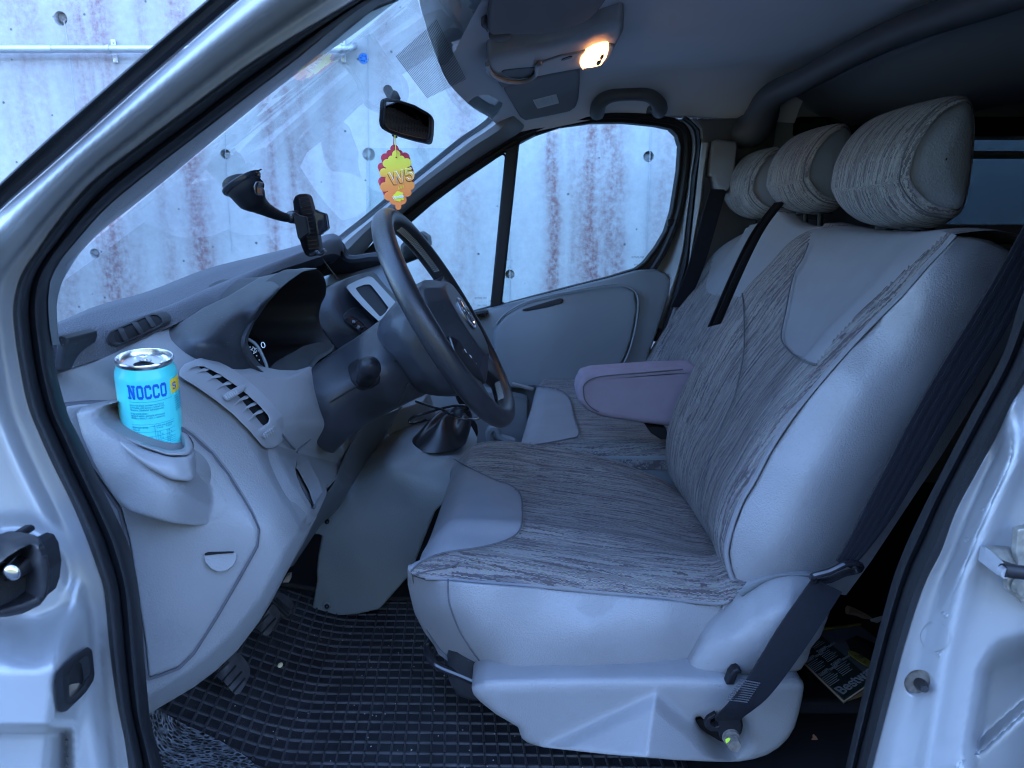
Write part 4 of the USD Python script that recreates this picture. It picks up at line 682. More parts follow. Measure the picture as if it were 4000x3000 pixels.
part(cl_, 'numerals', tx('150', .0062, P(*J4([(1592, 178)])[0], 1.006), [.5, .5, -.5], [.5, .1, .8]), 'white_print', smooth=False); part(cl_, 'numerals', tx('210', .0085, P(*J4([(1622, 235)])[0], 1.006), [.6, .4, .35], [-.3, .1, .8]), 'white_print', smooth=False)
part(cl_, 'dial_tick', cat(*[tube([P(*J4([a])[0], 1.006), P(*J4([b])[0], 1.006)], .0009, 4) for a, b in (((1630, 197), (1642, 202)), ((1660, 248), (1672, 247)), ((1688, 292), (1700, 297)), ((1590, 150), (1600, 158)))]), 'white_print', kind='stuff')
# curved side vent
vp = J4([(800, 470), (815, 400), (860, 350), (950, 330), (1080, 355), (1250, 435), (1420, 550), (1600, 700), (1780, 860), (1870, 960), (1915, 1060), (1930, 1150), (1900, 1210), (1830, 1260), (1750, 1265), (1700, 1220), (1560, 1060), (1400, 900), (1200, 740), (1000, 600), (850, 510)])
vin = J4([(890, 440), (930, 400), (1000, 375), (1075, 375), (1250, 460), (1480, 620), (1680, 800), (1770, 900), (1785, 940), (1770, 990), (1670, 1062), (1560, 960), (1400, 805), (1200, 645), (1050, 535), (950, 470)])
vd = lambda q: dep(q) - .012
sv = part(dash, 'air_vent', relief(smoothpoly(vp, r=10), vd, .03, .007, 9, holes=[smoothpoly(vin, r=6)]), 'light_trim_smooth', label='long curved light grey air vent beside the can')
part(sv, 'duct_shade', relief(Polygon(vin).buffer(5).exterior.coords, lambda q: dep(q) - .001, .003, 0, 16), 'void_black')  # black sheet on the panel, shade of the vent interior as colour
for L in ([(955, 480), (1130, 400)], [(1095, 548), (1265, 475)], [(1210, 632), (1375, 552)], [(1405, 800), (1560, 706)], [(1490, 882), (1640, 780)], [(1570, 960), (1715, 860)]):
    p, q = np.array(J4(L)); d = q - p; nrm = np.array([d[1], -d[0]]) / np.hypot(*d) * 4.5; mid = (p + q) / 2 + nrm * 2.2
    o = smoothpoly(np.vstack([p + nrm * .6, mid + nrm * .4, q + nrm * .6, q - nrm * .8, mid - nrm * 1.0, p - nrm * .8])); part(sv, 'slat', relief(o, lambda q: vd(q) + .002, .02, .0012, 5), 'light_trim_smooth')
tb = part(sv, 'vent_tab', relief(smoothpoly(J4([(1290, 690), (1310, 665), (1420, 610), (1455, 615), (1475, 645), (1450, 680), (1350, 740), (1320, 725)]), r=4), lambda q: vd(q) - .007, .025, .003, 5), 'light_trim_smooth')
for k in range(6): a0 = J4([(1322 + 22 * k, 672 - 11 * k), (1350 + 22 * k, 715 - 11 * k)]); part(tb, 'grip_rib', tube([P(*a0[0], float(vd([a0[0]])[0]) - .007), P(*a0[1], float(vd([a0[1]])[0]) - .007)], .0012, 5), 'light_trim_smooth')
wh = part(sv, 'vent_wheel', relief(smoothpoly(J4([(1715, 1110), (1740, 1085), (1810, 1040), (1835, 1035), (1856, 1070), (1840, 1095), (1765, 1145), (1740, 1148)]), r=3), lambda q: vd(q) - .006, .015, .003, 5), 'light_trim_smooth')
for k in range(5): a0 = J4([(1742 + 22 * k, 1092 - 14 * k), (1765 + 22 * k, 1138 - 14 * k)]); part(wh, 'grip_rib', tube([P(*a0[0], float(vd([a0[0]])[0]) - .0062), P(*a0[1], float(vd([a0[1]])[0]) - .0062)], .0011, 5), 'light_trim_smooth')
# panel joints on the lower dash, coin tray and its edges
for L in ([(1212, 1716), (1158, 1762)], [(1158, 1762), (1200, 1850), (1241, 1950)], [(905, 1485), (1013, 1583), (1089, 1678), (1152, 1754)]):
    part(dash, 'gap_line', tube([P(a, b, float(dep([(a, b)])[0])) for a, b in L], .0014, 5, 30), 'seam')
part(dash, 'coin_tray', relief(Polygon(tray).buffer(26).exterior.coords, lambda q: dep(q) + .022, .004, 0, 12), 'light_trim')
# steering column shroud with stalk
sh = [(1155, 1500), (1177, 1468), (1226, 1430), (1291, 1386), (1340, 1357), (1408, 1308), (1465, 1267), (1486, 1258), (1500, 1290), (1520, 1355), (1560, 1412), (1610, 1475), (1670, 1516), (1690, 1530), (1617, 1566), (1553, 1598), (1458, 1648), (1363, 1712), (1298, 1779), (1260, 1767), (1212, 1716), (1190, 1659), (1171, 1596), (1149, 1520)]
shd = rbf([(1155, 1500, 1.06), (1340, 1357, 1.12), (1480, 1262, 1.13), (1298, 1779, 1.10), (1458, 1648, 1.12), (1690, 1530, 1.12), (1270, 1600, 1.035), (1400, 1480, 1.04), (1530, 1400, 1.055), (1220, 1530, 1.045), (1330, 1680, 1.06), (1500, 1570, 1.065), (1400, 1370, 1.075), (1190, 1640, 1.06)])
cs = part(dash, 'column_shroud', relief(smoothpoly(sh, r=8), lambda q: shd(q), .08, .01, 12), 'dark_soft', smooth=60, label='dark shroud of the steering column')
part(cs, 'joint', tube([P(a, b, float(shd([(a, b)])[0]) - .0003) for a, b in E_([(-180, 1060), (0, 972), (200, 850), (390, 722)])], .0014, 5, 30), 'void_black')
po = E_([(88, 770), (105, 740), (150, 715), (215, 720), (275, 775), (292, 830), (285, 870), (240, 895), (185, 912), (150, 900), (110, 850)])
part(cs, 'stalk_pocket', relief(smoothpoly(po, r=8), lambda q: shd(q) - .002, .01, .002, 7), 'black_trim')
st0, st1 = P(*E_([(195, 845)])[0], 1.05), P(*E_([(232, 752)])[0], .93)
ax = unit(st1 - st0); ln = np.linalg.norm(st1 - st0)
part(cs, 'stalk', tube([st0, st0 + ax * ln * .3, st0 + ax * ln * .62, st0 + ax * ln * .66, st0 + ax * ln * .8, st0 + ax * ln * .92, st0 + ax * ln * .98, st1], [.013, .0135, .0145, .0155, .0165, .0145, .009, .002], 22), 'black_trim', smooth=60)
part(cs, 'adjuster', relief(smoothpoly(J3([(200, 450), (250, 400), (290, 280), (310, 200), (360, 160), (460, 200), (470, 240), (400, 380), (280, 480), (215, 500)]), r=4), lambda q: shd(q) - .003, .01, .003, 6), 'dark_trim')
# centre stack with display
cst = [(1225, 1150), (1269, 1126), (1302, 1107), (1345, 1090), (1389, 1078), (1421, 1075), (1440, 1088), (1480, 1140), (1560, 1220), (1600, 1330), (1500, 1420), (1337, 1400), (1290, 1345), (1250, 1290), (1225, 1250)]
cd = rbf([(1225, 1150, 1.43), (1269, 1126, 1.45), (1389, 1078, 1.6), (1440, 1088, 1.72), (1351, 1125, 1.49), (1482, 1262, 1.49), (1536, 1190, 1.73), (1240, 1245, 1.41), (1337, 1357, 1.42), (1300, 1180, 1.43), (1400, 1300, 1.43), (1600, 1330, 1.6), (1500, 1420, 1.5)])
cc = part(dash, 'centre_stack', relief(smoothpoly(cst, r=6), lambda q: cd(q), .1, .01, 10), 'dark_soft', smooth=60, label='dark centre stack with the display')
bz_o = J2([(553, 455), (580, 420), (700, 360), (830, 310), (870, 315), (910, 335), (1080, 520), (1240, 690), (1160, 800), (1060, 975), (960, 890), (800, 740), (650, 580)]); bz_i = J2([(640, 490), (720, 450), (820, 415), (885, 410), (920, 430), (1040, 580), (1165, 748), (1120, 820), (1040, 890), (1000, 905), (850, 740), (720, 600)])
bz = part(cc, 'bezel', relief(smoothpoly(bz_o, r=5), rbf([(1351, 1125, 1.44), (1430, 1084, 1.64), (1536, 1187, 1.64), (1485, 1262, 1.44)]), .03, .006, 6, holes=[smoothpoly(bz_i, r=3)]), 'satin_silver')
part(cc, 'display', relief(Polygon(bz_i).buffer(4).exterior.coords, rbf([(1351, 1125, 1.452), (1430, 1084, 1.652), (1536, 1187, 1.652), (1485, 1262, 1.452)]), .004, 0, 14), 'display_glass')
part(cc, 'vent_recess', relief(smoothpoly(J16([(695, 690), (715, 650), (790, 580), (880, 555), (930, 575), (1050, 690), (1160, 800), (1060, 870), (950, 950), (830, 840), (740, 760)]), r=5), lambda q: cd(q) - .0115, .006, .002, 7), 'dark_trim')
cvn = part(cc, 'air_vent', relief(smoothpoly(J16([(715, 720), (760, 685), (830, 685), (930, 750), (1060, 870), (970, 940), (860, 850), (770, 780)]), r=3), lambda q: cd(q) - .016, .006, .002, 6), 'black_trim')
for L in ([(840, 795), (918, 745)], [(935, 875), (1012, 822)]): part(cvn, 'slat', tube([P(*J16([p])[0], float(cd(J16([p]))[0]) - .017) for p in L], .002, 5), 'dark_trim')
for L in ([(835, 765), (865, 770)], [(905, 830), (935, 850)]): part(cvn, 'vane', tube([P(*J16([p])[0], float(cd(J16([p]))[0]) - .0165) for p in L], .004, 5), 'grey_trim')
part(dash, 'stack_side', relief(smoothpoly(J16([(360, 900), (390, 920), (440, 930), (560, 1010), (700, 1140), (560, 1240), (480, 1180), (380, 1000)]), r=2), 1.44, .04, .003, 8), 'light_trim', label='pale panel beside the centre stack')
# dark tray and passenger side of the dash
part(dash, 'upper_tray', relief([(1240, 1000), (1300, 945), (1345, 990), (1363, 1008), (1420, 1004), (1500, 1003), (1520, 1040), (1480, 1060), (1300, 1070), (1230, 1090), (1100, 1120), (1080, 1075)], rbf([(1240, 1000, 1.8), (1345, 990, 1.85), (1500, 1003, 2.0), (1300, 1070, 1.9), (1100, 1110, 1.7)]), .06, .004, 14), 'dark_trim', label='dark open tray on the passenger side')
part(dash, 'upper_tray', tube([P(a, b, 1.82) for a, b in [(1255, 1030), (1300, 975), (1322, 955), (1338, 985), (1360, 1012), (1420, 1010), (1490, 1008)]], .012, 8, 40), 'dark_trim', label='raised rim of the passenger tray')
part(dash, 'passenger_panel', relief([(1180, 1090), (1300, 1065), (1490, 1025), (1560, 1090), (1640, 1190), (1700, 1300), (1720, 1480), (1500, 1480), (1300, 1300)], rbf([(1300, 1065, 1.95), (1490, 1030, 2.02), (1450, 1150, 1.85), (1640, 1190, 1.9), (1720, 1480, 1.9), (1300, 1300, 1.8)]), .06, .006, 20), 'grey_trim', label='grey passenger side panel of the dashboard')
part(dash, 'dash_shade_core', T(hullpts([(-.85, .85, .22), (-.85, 2.1, .3), (-.66, .98, .42), (-.60, 2.1, .62), (-.52, 1.05, .42), (-.5, 2.1, .45), (-.47, 1.65, .62), (-.45, 2.1, .66)], .01)), 'void_black', smooth=False, label='black backing standing in for shade behind the dashboard')  # solid black hull; its colour stands in for shade in the hollow
part(dash, 'unseen_shelf', T(rbox((-.86, .72, .555), (-.53, 2.08, .592), .01)), 'void_black', label='unseen dark shelf under the windscreen, darkens its reflection')  # out of direct view, gives the windscreen something dark to reflect
part(dash, 'tray_cable', tube([P(a, b, 1.62) for a, b in J2([(195, 0), (270, 110), (360, 230), (450, 345)])], .0016, 5, 20), 'black_print')
# centre console
con = [(1100, 2080), (1256, 2040), (1330, 1960), (1395, 1850), (1450, 1778), (1500, 1721), (1549, 1689), (1603, 1662), (1700, 1640), (1830, 1680), (1860, 1740), (1850, 1850), (1700, 2000), (1600, 2250), (1480, 2385), (1401, 2402), (1300, 2412), (1212, 2416), (1235, 2277), (1235, 2229), (1241, 2171), (1255, 2093)]
cnd = rbf([(1212, 2416, 1.34), (1235, 2250, 1.34), (1255, 2093, 1.345), (1401, 2402, 1.33), (1300, 2230, 1.345), (1420, 2230, 1.34), (1500, 1757, 1.43), (1508, 1790, 1.37), (1450, 1850, 1.365), (1400, 2000, 1.35), (1636, 1800, 1.365), (1636, 1765, 1.39), (1744, 1825, 1.36), (1744, 1795, 1.375), (1500, 1721, 1.48), (1603, 1662, 1.55), (1830, 1690, 1.58), (1700, 1720, 1.49), (1560, 1960, 1.34), (1600, 2250, 1.34), (1850, 1850, 1.36), (1320, 1980, 1.36)], 1e-5)
cons = part(dash, 'centre_console', relief(smoothpoly(con, r=6), lambda q: cnd(q), .05, .006, 15), 'grey_trim', smooth=60, label='grey console side panel with two fixings')
for a, b in (J6([(915, 460)])[0], J6([(912, 1558)])[0]):
    o = [(a + 20 * math.cos(t), b + 18 * math.sin(t)) for t in np.linspace(0, 2 * np.pi, 24, endpoint=False)]; part(cons, 'fixing_ring', relief(o, lambda q: cnd(q) - .002, .005, .002, 5, holes=[[(a + 13 * math.cos(t), b + 12 * math.sin(t)) for t in np.linspace(0, 2 * np.pi, 18, endpoint=False)]]), 'grey_trim')
    part(cons, 'fixing_stud', T(m3.Manifold.sphere(.0052, 16).translate(list(map(float, P(a + 2, b - 1, float(cnd([(a, b)])[0])))))), 'gloss_black')
part(dash, 'knee_panel', relief(smoothpoly([(1240, 1975), (1300, 1890), (1345, 1780), (1400, 1690), (1460, 1640), (1560, 1600), (1480, 1740), (1420, 1820), (1371, 1900), (1322, 1985), (1310, 1998), (1250, 2055), (1142, 2218), (1120, 2225), (1180, 2100)], r=3), rbf([(1240, 1975, 1.16), (1345, 1780, 1.22), (1460, 1640, 1.3), (1371, 1900, 1.32), (1250, 2055, 1.30), (1130, 2215, 1.2), (1300, 1900, 1.17), (1340, 1900, 1.22)]), .05, .008, 12), 'dark_knee', label='dull grey knee panel under the column')
part(dash, 'front_console', relief(smoothpoly(J3([(-60, 1010), (60, 940), (90, 800), (150, 620), (230, 540), (420, 480), (560, 430), (605, 350), (660, 520), (690, 640), (700, 700), (560, 720), (360, 800), (180, 890)]), r=3), rbf([(1500, 1710, 1.5), (1600, 1600, 1.52), (1680, 1630, 1.6), (1640, 1560, 1.55)]), .05, .004, 8), 'light_trim', label='pale lower front of the centre console')
part(dash, 'footwell_trim', relief([(1640, 1500), (1700, 1480), (1850, 1520), (1960, 1540), (2060, 1560), (2060, 1760), (1900, 1800), (1780, 1800), (1680, 1700)], rbf([(1640, 1500, 1.85), (1850, 1520, 1.9), (2060, 1560, 2.0), (2060, 1760, 1.95), (1780, 1800, 1.75), (1680, 1700, 1.7)]), .05, .004, 16), 'grey_trim', label='grey trim of the passenger footwell')
part(dash, 'dark_oval', relief(smoothpoly(J3([(1130, 840), (1160, 740), (1210, 690), (1290, 710), (1340, 800), (1352, 900), (1330, 1000), (1280, 1090), (1180, 1010), (1140, 930)]), r=6), 1.68, .01, .003, 8), 'void_black')  # black oval disc beyond the gear lever
part(dash, 'map_pocket_edge', tube([P(a, b, 1.85) for a, b in J3([(1530, 1000), (1515, 900), (1550, 835), (1600, 830), (1640, 920), (1740, 980), (1860, 1020)])], .012, 8, 30), 'grey_trim')
part(dash, 'sill_line', tube([P(a, b, 1.98) for a, b in J3([(1840, 178), (2000, 220), (2150, 260)])], .006, 6), 'light_trim')

# ------------------------------------------------------------------ gear lever and loose cable
gl = thing('gear_lever', 'black gear lever in a creased leather boot behind the steering wheel', 'gear lever', P(1700, 1730, 1.46))
n, mrg = 96, 26; th = np.linspace(0, 2 * np.pi, n, endpoint=False)
base = P(1712, 1722, 1.47); topc = P(1806, 1606, 1.50)
G = np.zeros((mrg, n, 3))
rx, ry = .062, .095
for j in range(mrg):
    t = j / (mrg - 1); rr = (1 - t) ** .9 * .82 + .18; c = base * (1 - t ** 1.05) + topc * t ** 1.05 + [0, 0, .012 * math.sin(t * math.pi)]
    fold = 1 + .22 * math.sin(min(1, t * 1.3) * math.pi) * (np.sin(3 * th + 1.2 + 2.5 * t) * .6 + np.sin(5 * th + 4 * t) * .35)
    G[j] = c + np.stack([rx * rr * fold * np.cos(th), ry * rr * fold * np.sin(th) * .85, .012 * np.sin(4 * th + 6 * t) * math.sin(t * math.pi)], -1)
part(gl, 'boot', grid(G, cm=True), 'black_leather', smooth=True)
kb = [P(1806, 1606, 1.50) + [0, 0, -.01], P(1812, 1585, 1.50), P(1818, 1568, 1.50), P(1815, 1555, 1.50), P(1812, 1540, 1.50)]
part(gl, 'collar', tube([P(1800, 1625, 1.50), P(1804, 1612, 1.50), P(1806, 1603, 1.5), P(1809, 1594, 1.5)], [.026, .024, .02, .017], 20), 'black_trim')
part(gl, 'knob', tube([P(1808, 1598, 1.5), P(1813, 1575, 1.5), P(1811, 1556, 1.5), P(1812, 1545, 1.5), P(1814, 1520, 1.5), P(1815, 1500, 1.5)], [.0135, .0115, .016, .021, .024, .012], 20, 30), 'black_trim', smooth=60)
cb = J3([(455, 435), (560, 470), (680, 510), (790, 540), (850, 560), (980, 640), (1100, 680), (1230, 692), (1340, 690), (1400, 650), (1405, 610), (1350, 550), (1250, 505), (1080, 492), (950, 510), (800, 545), (620, 600), (480, 640), (390, 680), (360, 720), (380, 745), (440, 745), (520, 722), (600, 690)])
cy = np.interp(np.arange(len(cb)), [0, 4, 8, 10, 12, 16, 20, 23], [1.34, 1.38, 1.37, 1.37, 1.42, 1.48, 1.46, 1.50])
solo('charging_cable', tube([P(a, b, y) for (a, b), y in zip(cb, cy)], .0025, 7, 140), 'gloss_black', 'thin black cable looped over the gear lever boot', 'cable')

# ------------------------------------------------------------------ steering wheel
WC = P(1750, 1243, 1.14); EN = unit([.862, -.03, .507]); EV = unit([-.507, 0, .862] - EN * np.dot([-.507, 0, .862], EN)); EU = unit(np.cross(EV, EN)); EU = EU if EU[1] > 0 else -EU
Wp = lambda a, b, c=0: WC + a * EU + b * EV + c * EN
sw = thing('steering_wheel', 'dark leather steering wheel with a chrome badge on its airbag cover', 'steering wheel', WC)
RR, RT = .183, .0150
th = np.linspace(0, 2 * np.pi, 120, endpoint=False); ph = np.linspace(0, 2 * np.pi, 20, endpoint=False)
G = np.array([[Wp((RR + RT * math.cos(p)) * math.cos(t), (RR + RT * math.cos(p)) * math.sin(t), RT * 1.12 * math.sin(p)) for p in ph] for t in th])
part(sw, 'rim', grid(G, cn=True, cm=True), 'leather_rim', smooth=True)
for a0, a1 in ((25, 75), (-35, 15), (-80, -45), (105, 155)):
    n_ = int((a1 - a0) * 1.3); pts = []
    for k in range(n_):
        t = math.radians(a0 + (a1 - a0) * k / n_); p = math.pi + (.28 if k % 2 else -.28); pts.append(Wp((RR + (RT + .0003) * math.cos(p)) * math.cos(t), (RR + (RT + .0003) * math.cos(p)) * math.sin(t), (RT * 1.12 + .0003) * math.sin(p)))
    part(sw, 'rim_stitching', tube(pts, .0011, 5), 'grey_print')
for ang in (-52, 12, 168, 232):
    t = math.radians(ang); o = np.array([math.cos(t), math.sin(t)]); s_ = np.array([-o[1], o[0]]); pts = []
    for r_, w, c0 in ((.175, .021, 0), (.135, .024, -.004), (.09, .032, -.010)): pts += [Wp(*(o * r_ + s_ * w), c0 + .004), Wp(*(o * r_ - s_ * w), c0 + .004), Wp(*(o * r_ + s_ * w), c0 - .012), Wp(*(o * r_ - s_ * w), c0 - .012)]
    part(sw, 'spoke', cat(T(hullpts(pts[:8], .004)), T(hullpts(pts[4:], .004))), 'leather_rim')
padp = [(.080, .040), (.055, .060), (0, .066), (-.055, .060), (-.080, .040), (-.092, 0), (-.082, -.06), (-.058, -.098), (0, -.118), (.058, -.098), (.082, -.06), (.092, 0)]
ab = m3.Manifold.batch_hull([m3.Manifold.sphere(.008, 16).translate([a * s_, b * s_, c]) for a, b in padp for s_, c in ((1.0, -.03), (.97, -.004), (.7, .020))])
def soft(m_, L=.008, it=14):
    m_ = T(m_.refine_to_length(L)); m_.merge_vertices(); return trimesh.smoothing.filter_taubin(m_, lamb=.6, nu=.5, iterations=it)
acp = part(sw, 'airbag_cover', frame(soft(ab), WC, EU, EV, EN), 'dark_soft', smooth=50)
shl = m3.Manifold.batch_hull([m3.Manifold.sphere(.008, 14).translate([a * sa, b * sb + sh, c]) for a, b in padp for sa, sb, sh, c in ((1.02, .98, .0, -.030), (1.06, .92, -.002, -.055), (.8, .72, .000, -.088), (.55, .45, .002, -.102))])
part(sw, 'hub_shell', frame(soft(shl, .010, 40), WC, EU, EV, EN), 'dark_soft', smooth=50, label='deep lower shell behind the airbag cover')
part(sw, 'hub_joint', tube([Wp(a * 1.09, b * 1.07, -.024) for a, b in padp + padp[:1]], .0035, 6, 70), 'void_black')
part(acp, 'cover_seam', tube([Wp(.056 * math.cos(t), .056 * math.sin(t) - .012, .0235 if abs(math.cos(t)) < .9 else .021) for t in np.linspace(0, 2 * np.pi, 50)], .0012, 5), 'void_black')
eb = part(acp, 'badge', cat(tube([Wp(.026 * math.cos(t), .026 * math.sin(t) - .008, .0295) for t in np.linspace(0, 2 * np.pi, 50)], .0026, 8)), 'chrome', label='round chrome griffin badge')
def wl(pts, r): return frame(T(m3.Manifold.compose([hullpts([p, q], r) for p, q in zip(pts, pts[1:])])), WC - .008 * EV, EU, EV, EN)
eb2 = [wl([(-.016, -.012, .0295), (-.006, -.002, .031), (-.008, .010, .031), (.002, .018, .0305)], .0028), wl([(-.006, -.002, .031), (.008, -.004, .031), (.016, -.016, .0295)], .0032), wl([(.002, .018, .0305), (.012, .014, .0305)], .0024), wl([(-.008, .008, .031), (-.018, .012, .030)], .0022), wl([(.004, .006, .031), (.018, .010, .030), (.018, .0, .030)], .002)]
part(acp, 'badge_emblem', cat(*eb2), 'chrome', kind='stuff')
part(acp, 'badge_plate', frame(T(m3.Manifold.cylinder(.003, .026, .026, 40)), WC - .008 * EV + .0265 * EN, EU, EV, EN), 'gloss_black')
ctl = part(sw, 'control_trim', frame(T(m3.Manifold.batch_hull([m3.Manifold.sphere(.004, 10).translate([a, b, c]) for a, b, c in ((-.098, -.02, .004), (-.088, -.03, .008), (-.06, -.088, .008), (-.048, -.105, .004), (-.08, -.085, .0), (-.104, -.04, 0))])), WC, EU, EV, EN), 'gloss_black')
for k, s_ in enumerate(('2', 'M', '1')): part(ctl, 'symbol', frame(meshkit.text_mesh(s_, .006, .0006), Wp(-.088 + .013 * k, -.052 - .013 * k, .0118), EU, EV, EN), 'white_print', smooth=False)
part(sw, 'column', tube([Wp(0, 0, -.06), Wp(0, 0, -.2)], .045, 20), 'black_trim')

# ------------------------------------------------------------------ seats
H_ = lambda L: crop(1300, 1950, .633, L); I_ = lambda L: crop(2600, 1950, .633, L); J5 = lambda L: crop(2600, 2050, .3617, L); J13 = lambda L: crop(2650, 2600, .2712, L); Fc = lambda L: crop(2600, 950, .633, L); Cc = lambda L: crop(2600, 0, .633, L)
def across(G): d = np.linalg.norm(np.diff(G, axis=1), axis=2).mean(0); return np.r_[0, np.cumsum(d)][None, :]
def split(m, uv, poly_px, inside):
    """Faces of m whose centre falls inside (or outside) an outline."""
    c = proj(m.vertices[m.faces].mean(1)); k = np.zeros(len(c), bool)
    for o in poly_px: k |= shapely.contains_xy(Polygon(o), c[:, 0], c[:, 1])
    f = m.faces[k if inside else ~k]; u, inv = np.unique(f, return_inverse=True)
    return trimesh.Trimesh(m.vertices[u], inv.reshape(-1, 3), process=False), uv[u]
def on_mesh(m, px):
    """Points of mesh m (front-most) seen at the photo pixels px."""
    pr = proj(m.vertices); out = []
    for p in px:
        d = np.hypot(*(pr - p).T); k = np.argsort(d)[:12]; k = k[d[k] < d[k[0]] + 14]; out.append(m.vertices[k[np.argmin(m.vertices[k][:, 1])]])
    return P(np.array(px)[:, 0], np.array(px)[:, 1], np.array(out)[:, 1])
ds = thing('driver_seat', 'grey striped driver seat with pale leatherette sides nearest the open door', 'seat', P(2400, 2800, 1.13) * [1, 1, 0], 'seats of the cab')
# cushion
seam = [(1588, 2216), (1613, 2242), (1661, 2257), (1749, 2262), (1870, 2273), (2123, 2292), (2376, 2317), (2600, 2337), (2727, 2352), (2809, 2358), (2848, 2346)]
crestf = [(1772, 1793), (1806, 1765), (1844, 1741), (1901, 1729), (1965, 1728), (2091, 1741), (2250, 1767), (2408, 1805), (2503, 1843), (2566, 1868), (2660, 1920), (2760, 1985)]
sn, cf = P(*np.array(spl(seam, 120)).T, .885), P(*np.array(spl(crestf, 120)).T, 1.325)
xs = np.linspace(-.142, .42, 84)
def along(c, x): o = np.argsort(c[:, 0]); k = PchipInterpolator(*(lambda a, b: (a, b))(*(lambda u: (c[u[1], 0], c[u[1], 2]))(np.unique(np.round(c[:, 0], 5), return_index=True)))); return k(np.clip(x, c[:, 0].min(), c[:, 0].max()))
zs, zf = along(sn, xs), along(cf, xs + .015)
ycol = np.array([.8832, .8872, .898, .925, .955, .99, 1.03, 1.08, 1.13, 1.18, 1.225, 1.26, 1.285, 1.305, 1.325, 1.345, 1.365, 1.378, 1.382])
G = []
zfront = np.clip(zs + .012, 0, 9)
for x, a, b in zip(xs, zs, zf):
    e = np.clip((x + .142) / .05, 0, 1); e = math.sqrt(1 - (1 - e) ** 2)
    mid = (a + b) / 2 + .006
    z = np.array([a, a + .010, a + .023, a + .032, a + .034, mid + .008, mid, mid - .004, mid - .005, mid - .004, mid, mid + .012 * 0 + (b - mid) * .45, mid + (b - mid) * .8, b - .004, b, b - .004, b - .02, b - .045, b - .09])
    z = np.where(ycol < 1.34, a * .0 + z - (1 - e) * np.clip(z - (min(a, b) - .045), 0, 1) * np.clip((ycol - .8832) / .04, 0, 1), z - (1 - e) * .03); G.append(np.column_stack([np.full(len(ycol), x) + .012 * ((ycol - 1.13) / .25) ** 2 * 0 + np.interp(ycol, [.88, 1.33], [0, .018]), ycol, z]))
from scipy.interpolate import CubicSpline
G = np.array(G); yf = np.linspace(.8832, 1.382, 120); G = PchipInterpolator(ycol, G, axis=1)(yf)
fd = lambda h: np.interp(h, [0, .03, .06, .13, .165, .185], [0, -.004, .002, .03, .08, .125])
ext = [G[0] + [fd(.0115 * k), 0, -.0115 * k] for k in range(1, 17)][::-1]; Gx = G; cush = grid(Gx)
part(ds, 'front_cover', grid(np.concatenate([np.array(ext), G[:1]])[:, yf > .945]), 'leatherette', smooth=True, label='pale leatherette nose of the cushion')
arc = np.r_[0, np.cumsum(np.linalg.norm(np.diff(Gx.mean(1), axis=0), axis=1))]
uvc = np.stack(np.broadcast_arrays(across(Gx) + .014 * np.sin(arc[:, None] * 8 + yf[None, :] * 5) + .9, arc[:, None] + 0 * yf[None, :]), -1).reshape(-1, 2)
plain = [(1772, 1793), (1851, 1836), (1933, 1874), (2005, 1902), (2034, 1935), (2041, 2000), (2036, 2058), (2022, 2083), (1984, 2108), (1870, 2140), (1743, 2159), (1667, 2184), (1605, 2234), (1520, 2260), (1450, 2100), (1640, 1780), (1740, 1740)]
a, uva = split(cush, uvc, [plain], False); b, uvb = split(cush, uvc, [plain], True)
cu = part(ds, 'cushion', a, 'striped_cloth', uv=uva, label='striped cloth of the seat cushion'); part(ds, 'cushion_panel', b, 'plain_fabric', smooth=True, label='plain grey front panel of the cushion')
part(cu, 'seam', tube(on_mesh(cush, spl(plain[:13], 60)) + [0, 0, .0006], .0013, 5), 'seam')
side = [(1588, 2214), (1613, 2243), (1661, 2258), (1749, 2262), (1870, 2273), (2123, 2292), (2376, 2317), (2600, 2337), (2727, 2352), (2809, 2358), (2846, 2346), (2828, 2387), (2760, 2490), (2670, 2608), (2638, 2642), (2600, 2654), (2376, 2660), (2123, 2663), (1952, 2666), (1857, 2634), (1781, 2583), (1705, 2513), (1648, 2437), (1610, 2361), (1591, 2279)]
sdp = rbf([(1588, 2216, .915), (1610, 2361, .945), (1705, 2513, .955), (1857, 2634, .955), (1700, 2262, .888), (1720, 2380, .885), (1838, 2532, .888), (1952, 2665, .905), (2123, 2292, .884), (2050, 2450, .862), (2376, 2317, .884), (2300, 2480, .856), (2600, 2450, .864), (2376, 2659, .89), (2700, 2348, .886), (2629, 2653, .90), (2770, 2470, .89), (2840, 2350, .895), (2123, 2640, .885)], 1e-3)
part(ds, 'side_cover', relief(side, lambda q: sdp(q), .025, .006, 15, back=unit((0, .6, -.8))), 'leatherette', smooth=60, label='pale leatherette side of the cushion')
for L in (H_([(710, 493), (714, 600), (760, 760), (850, 920), (960, 1060), (1030, 1130)]),): part(ds, 'seam', tube([P(x, y, float(sdp([(x, y)])[0]) - .0004) for x, y in spl(L, 30)], .0016, 5), 'seam')
part(ds, 'piping', tube([P(x, y, .8850) for x, y in spl(seam[2:], 70)], .0026, 6), 'plain_fabric')
part(ds, 'seam', tube(on_mesh(cush, spl(H_([(497, 468), (600, 440), (745, 410), (775, 390)]), 12)), .0012, 5), 'seam')
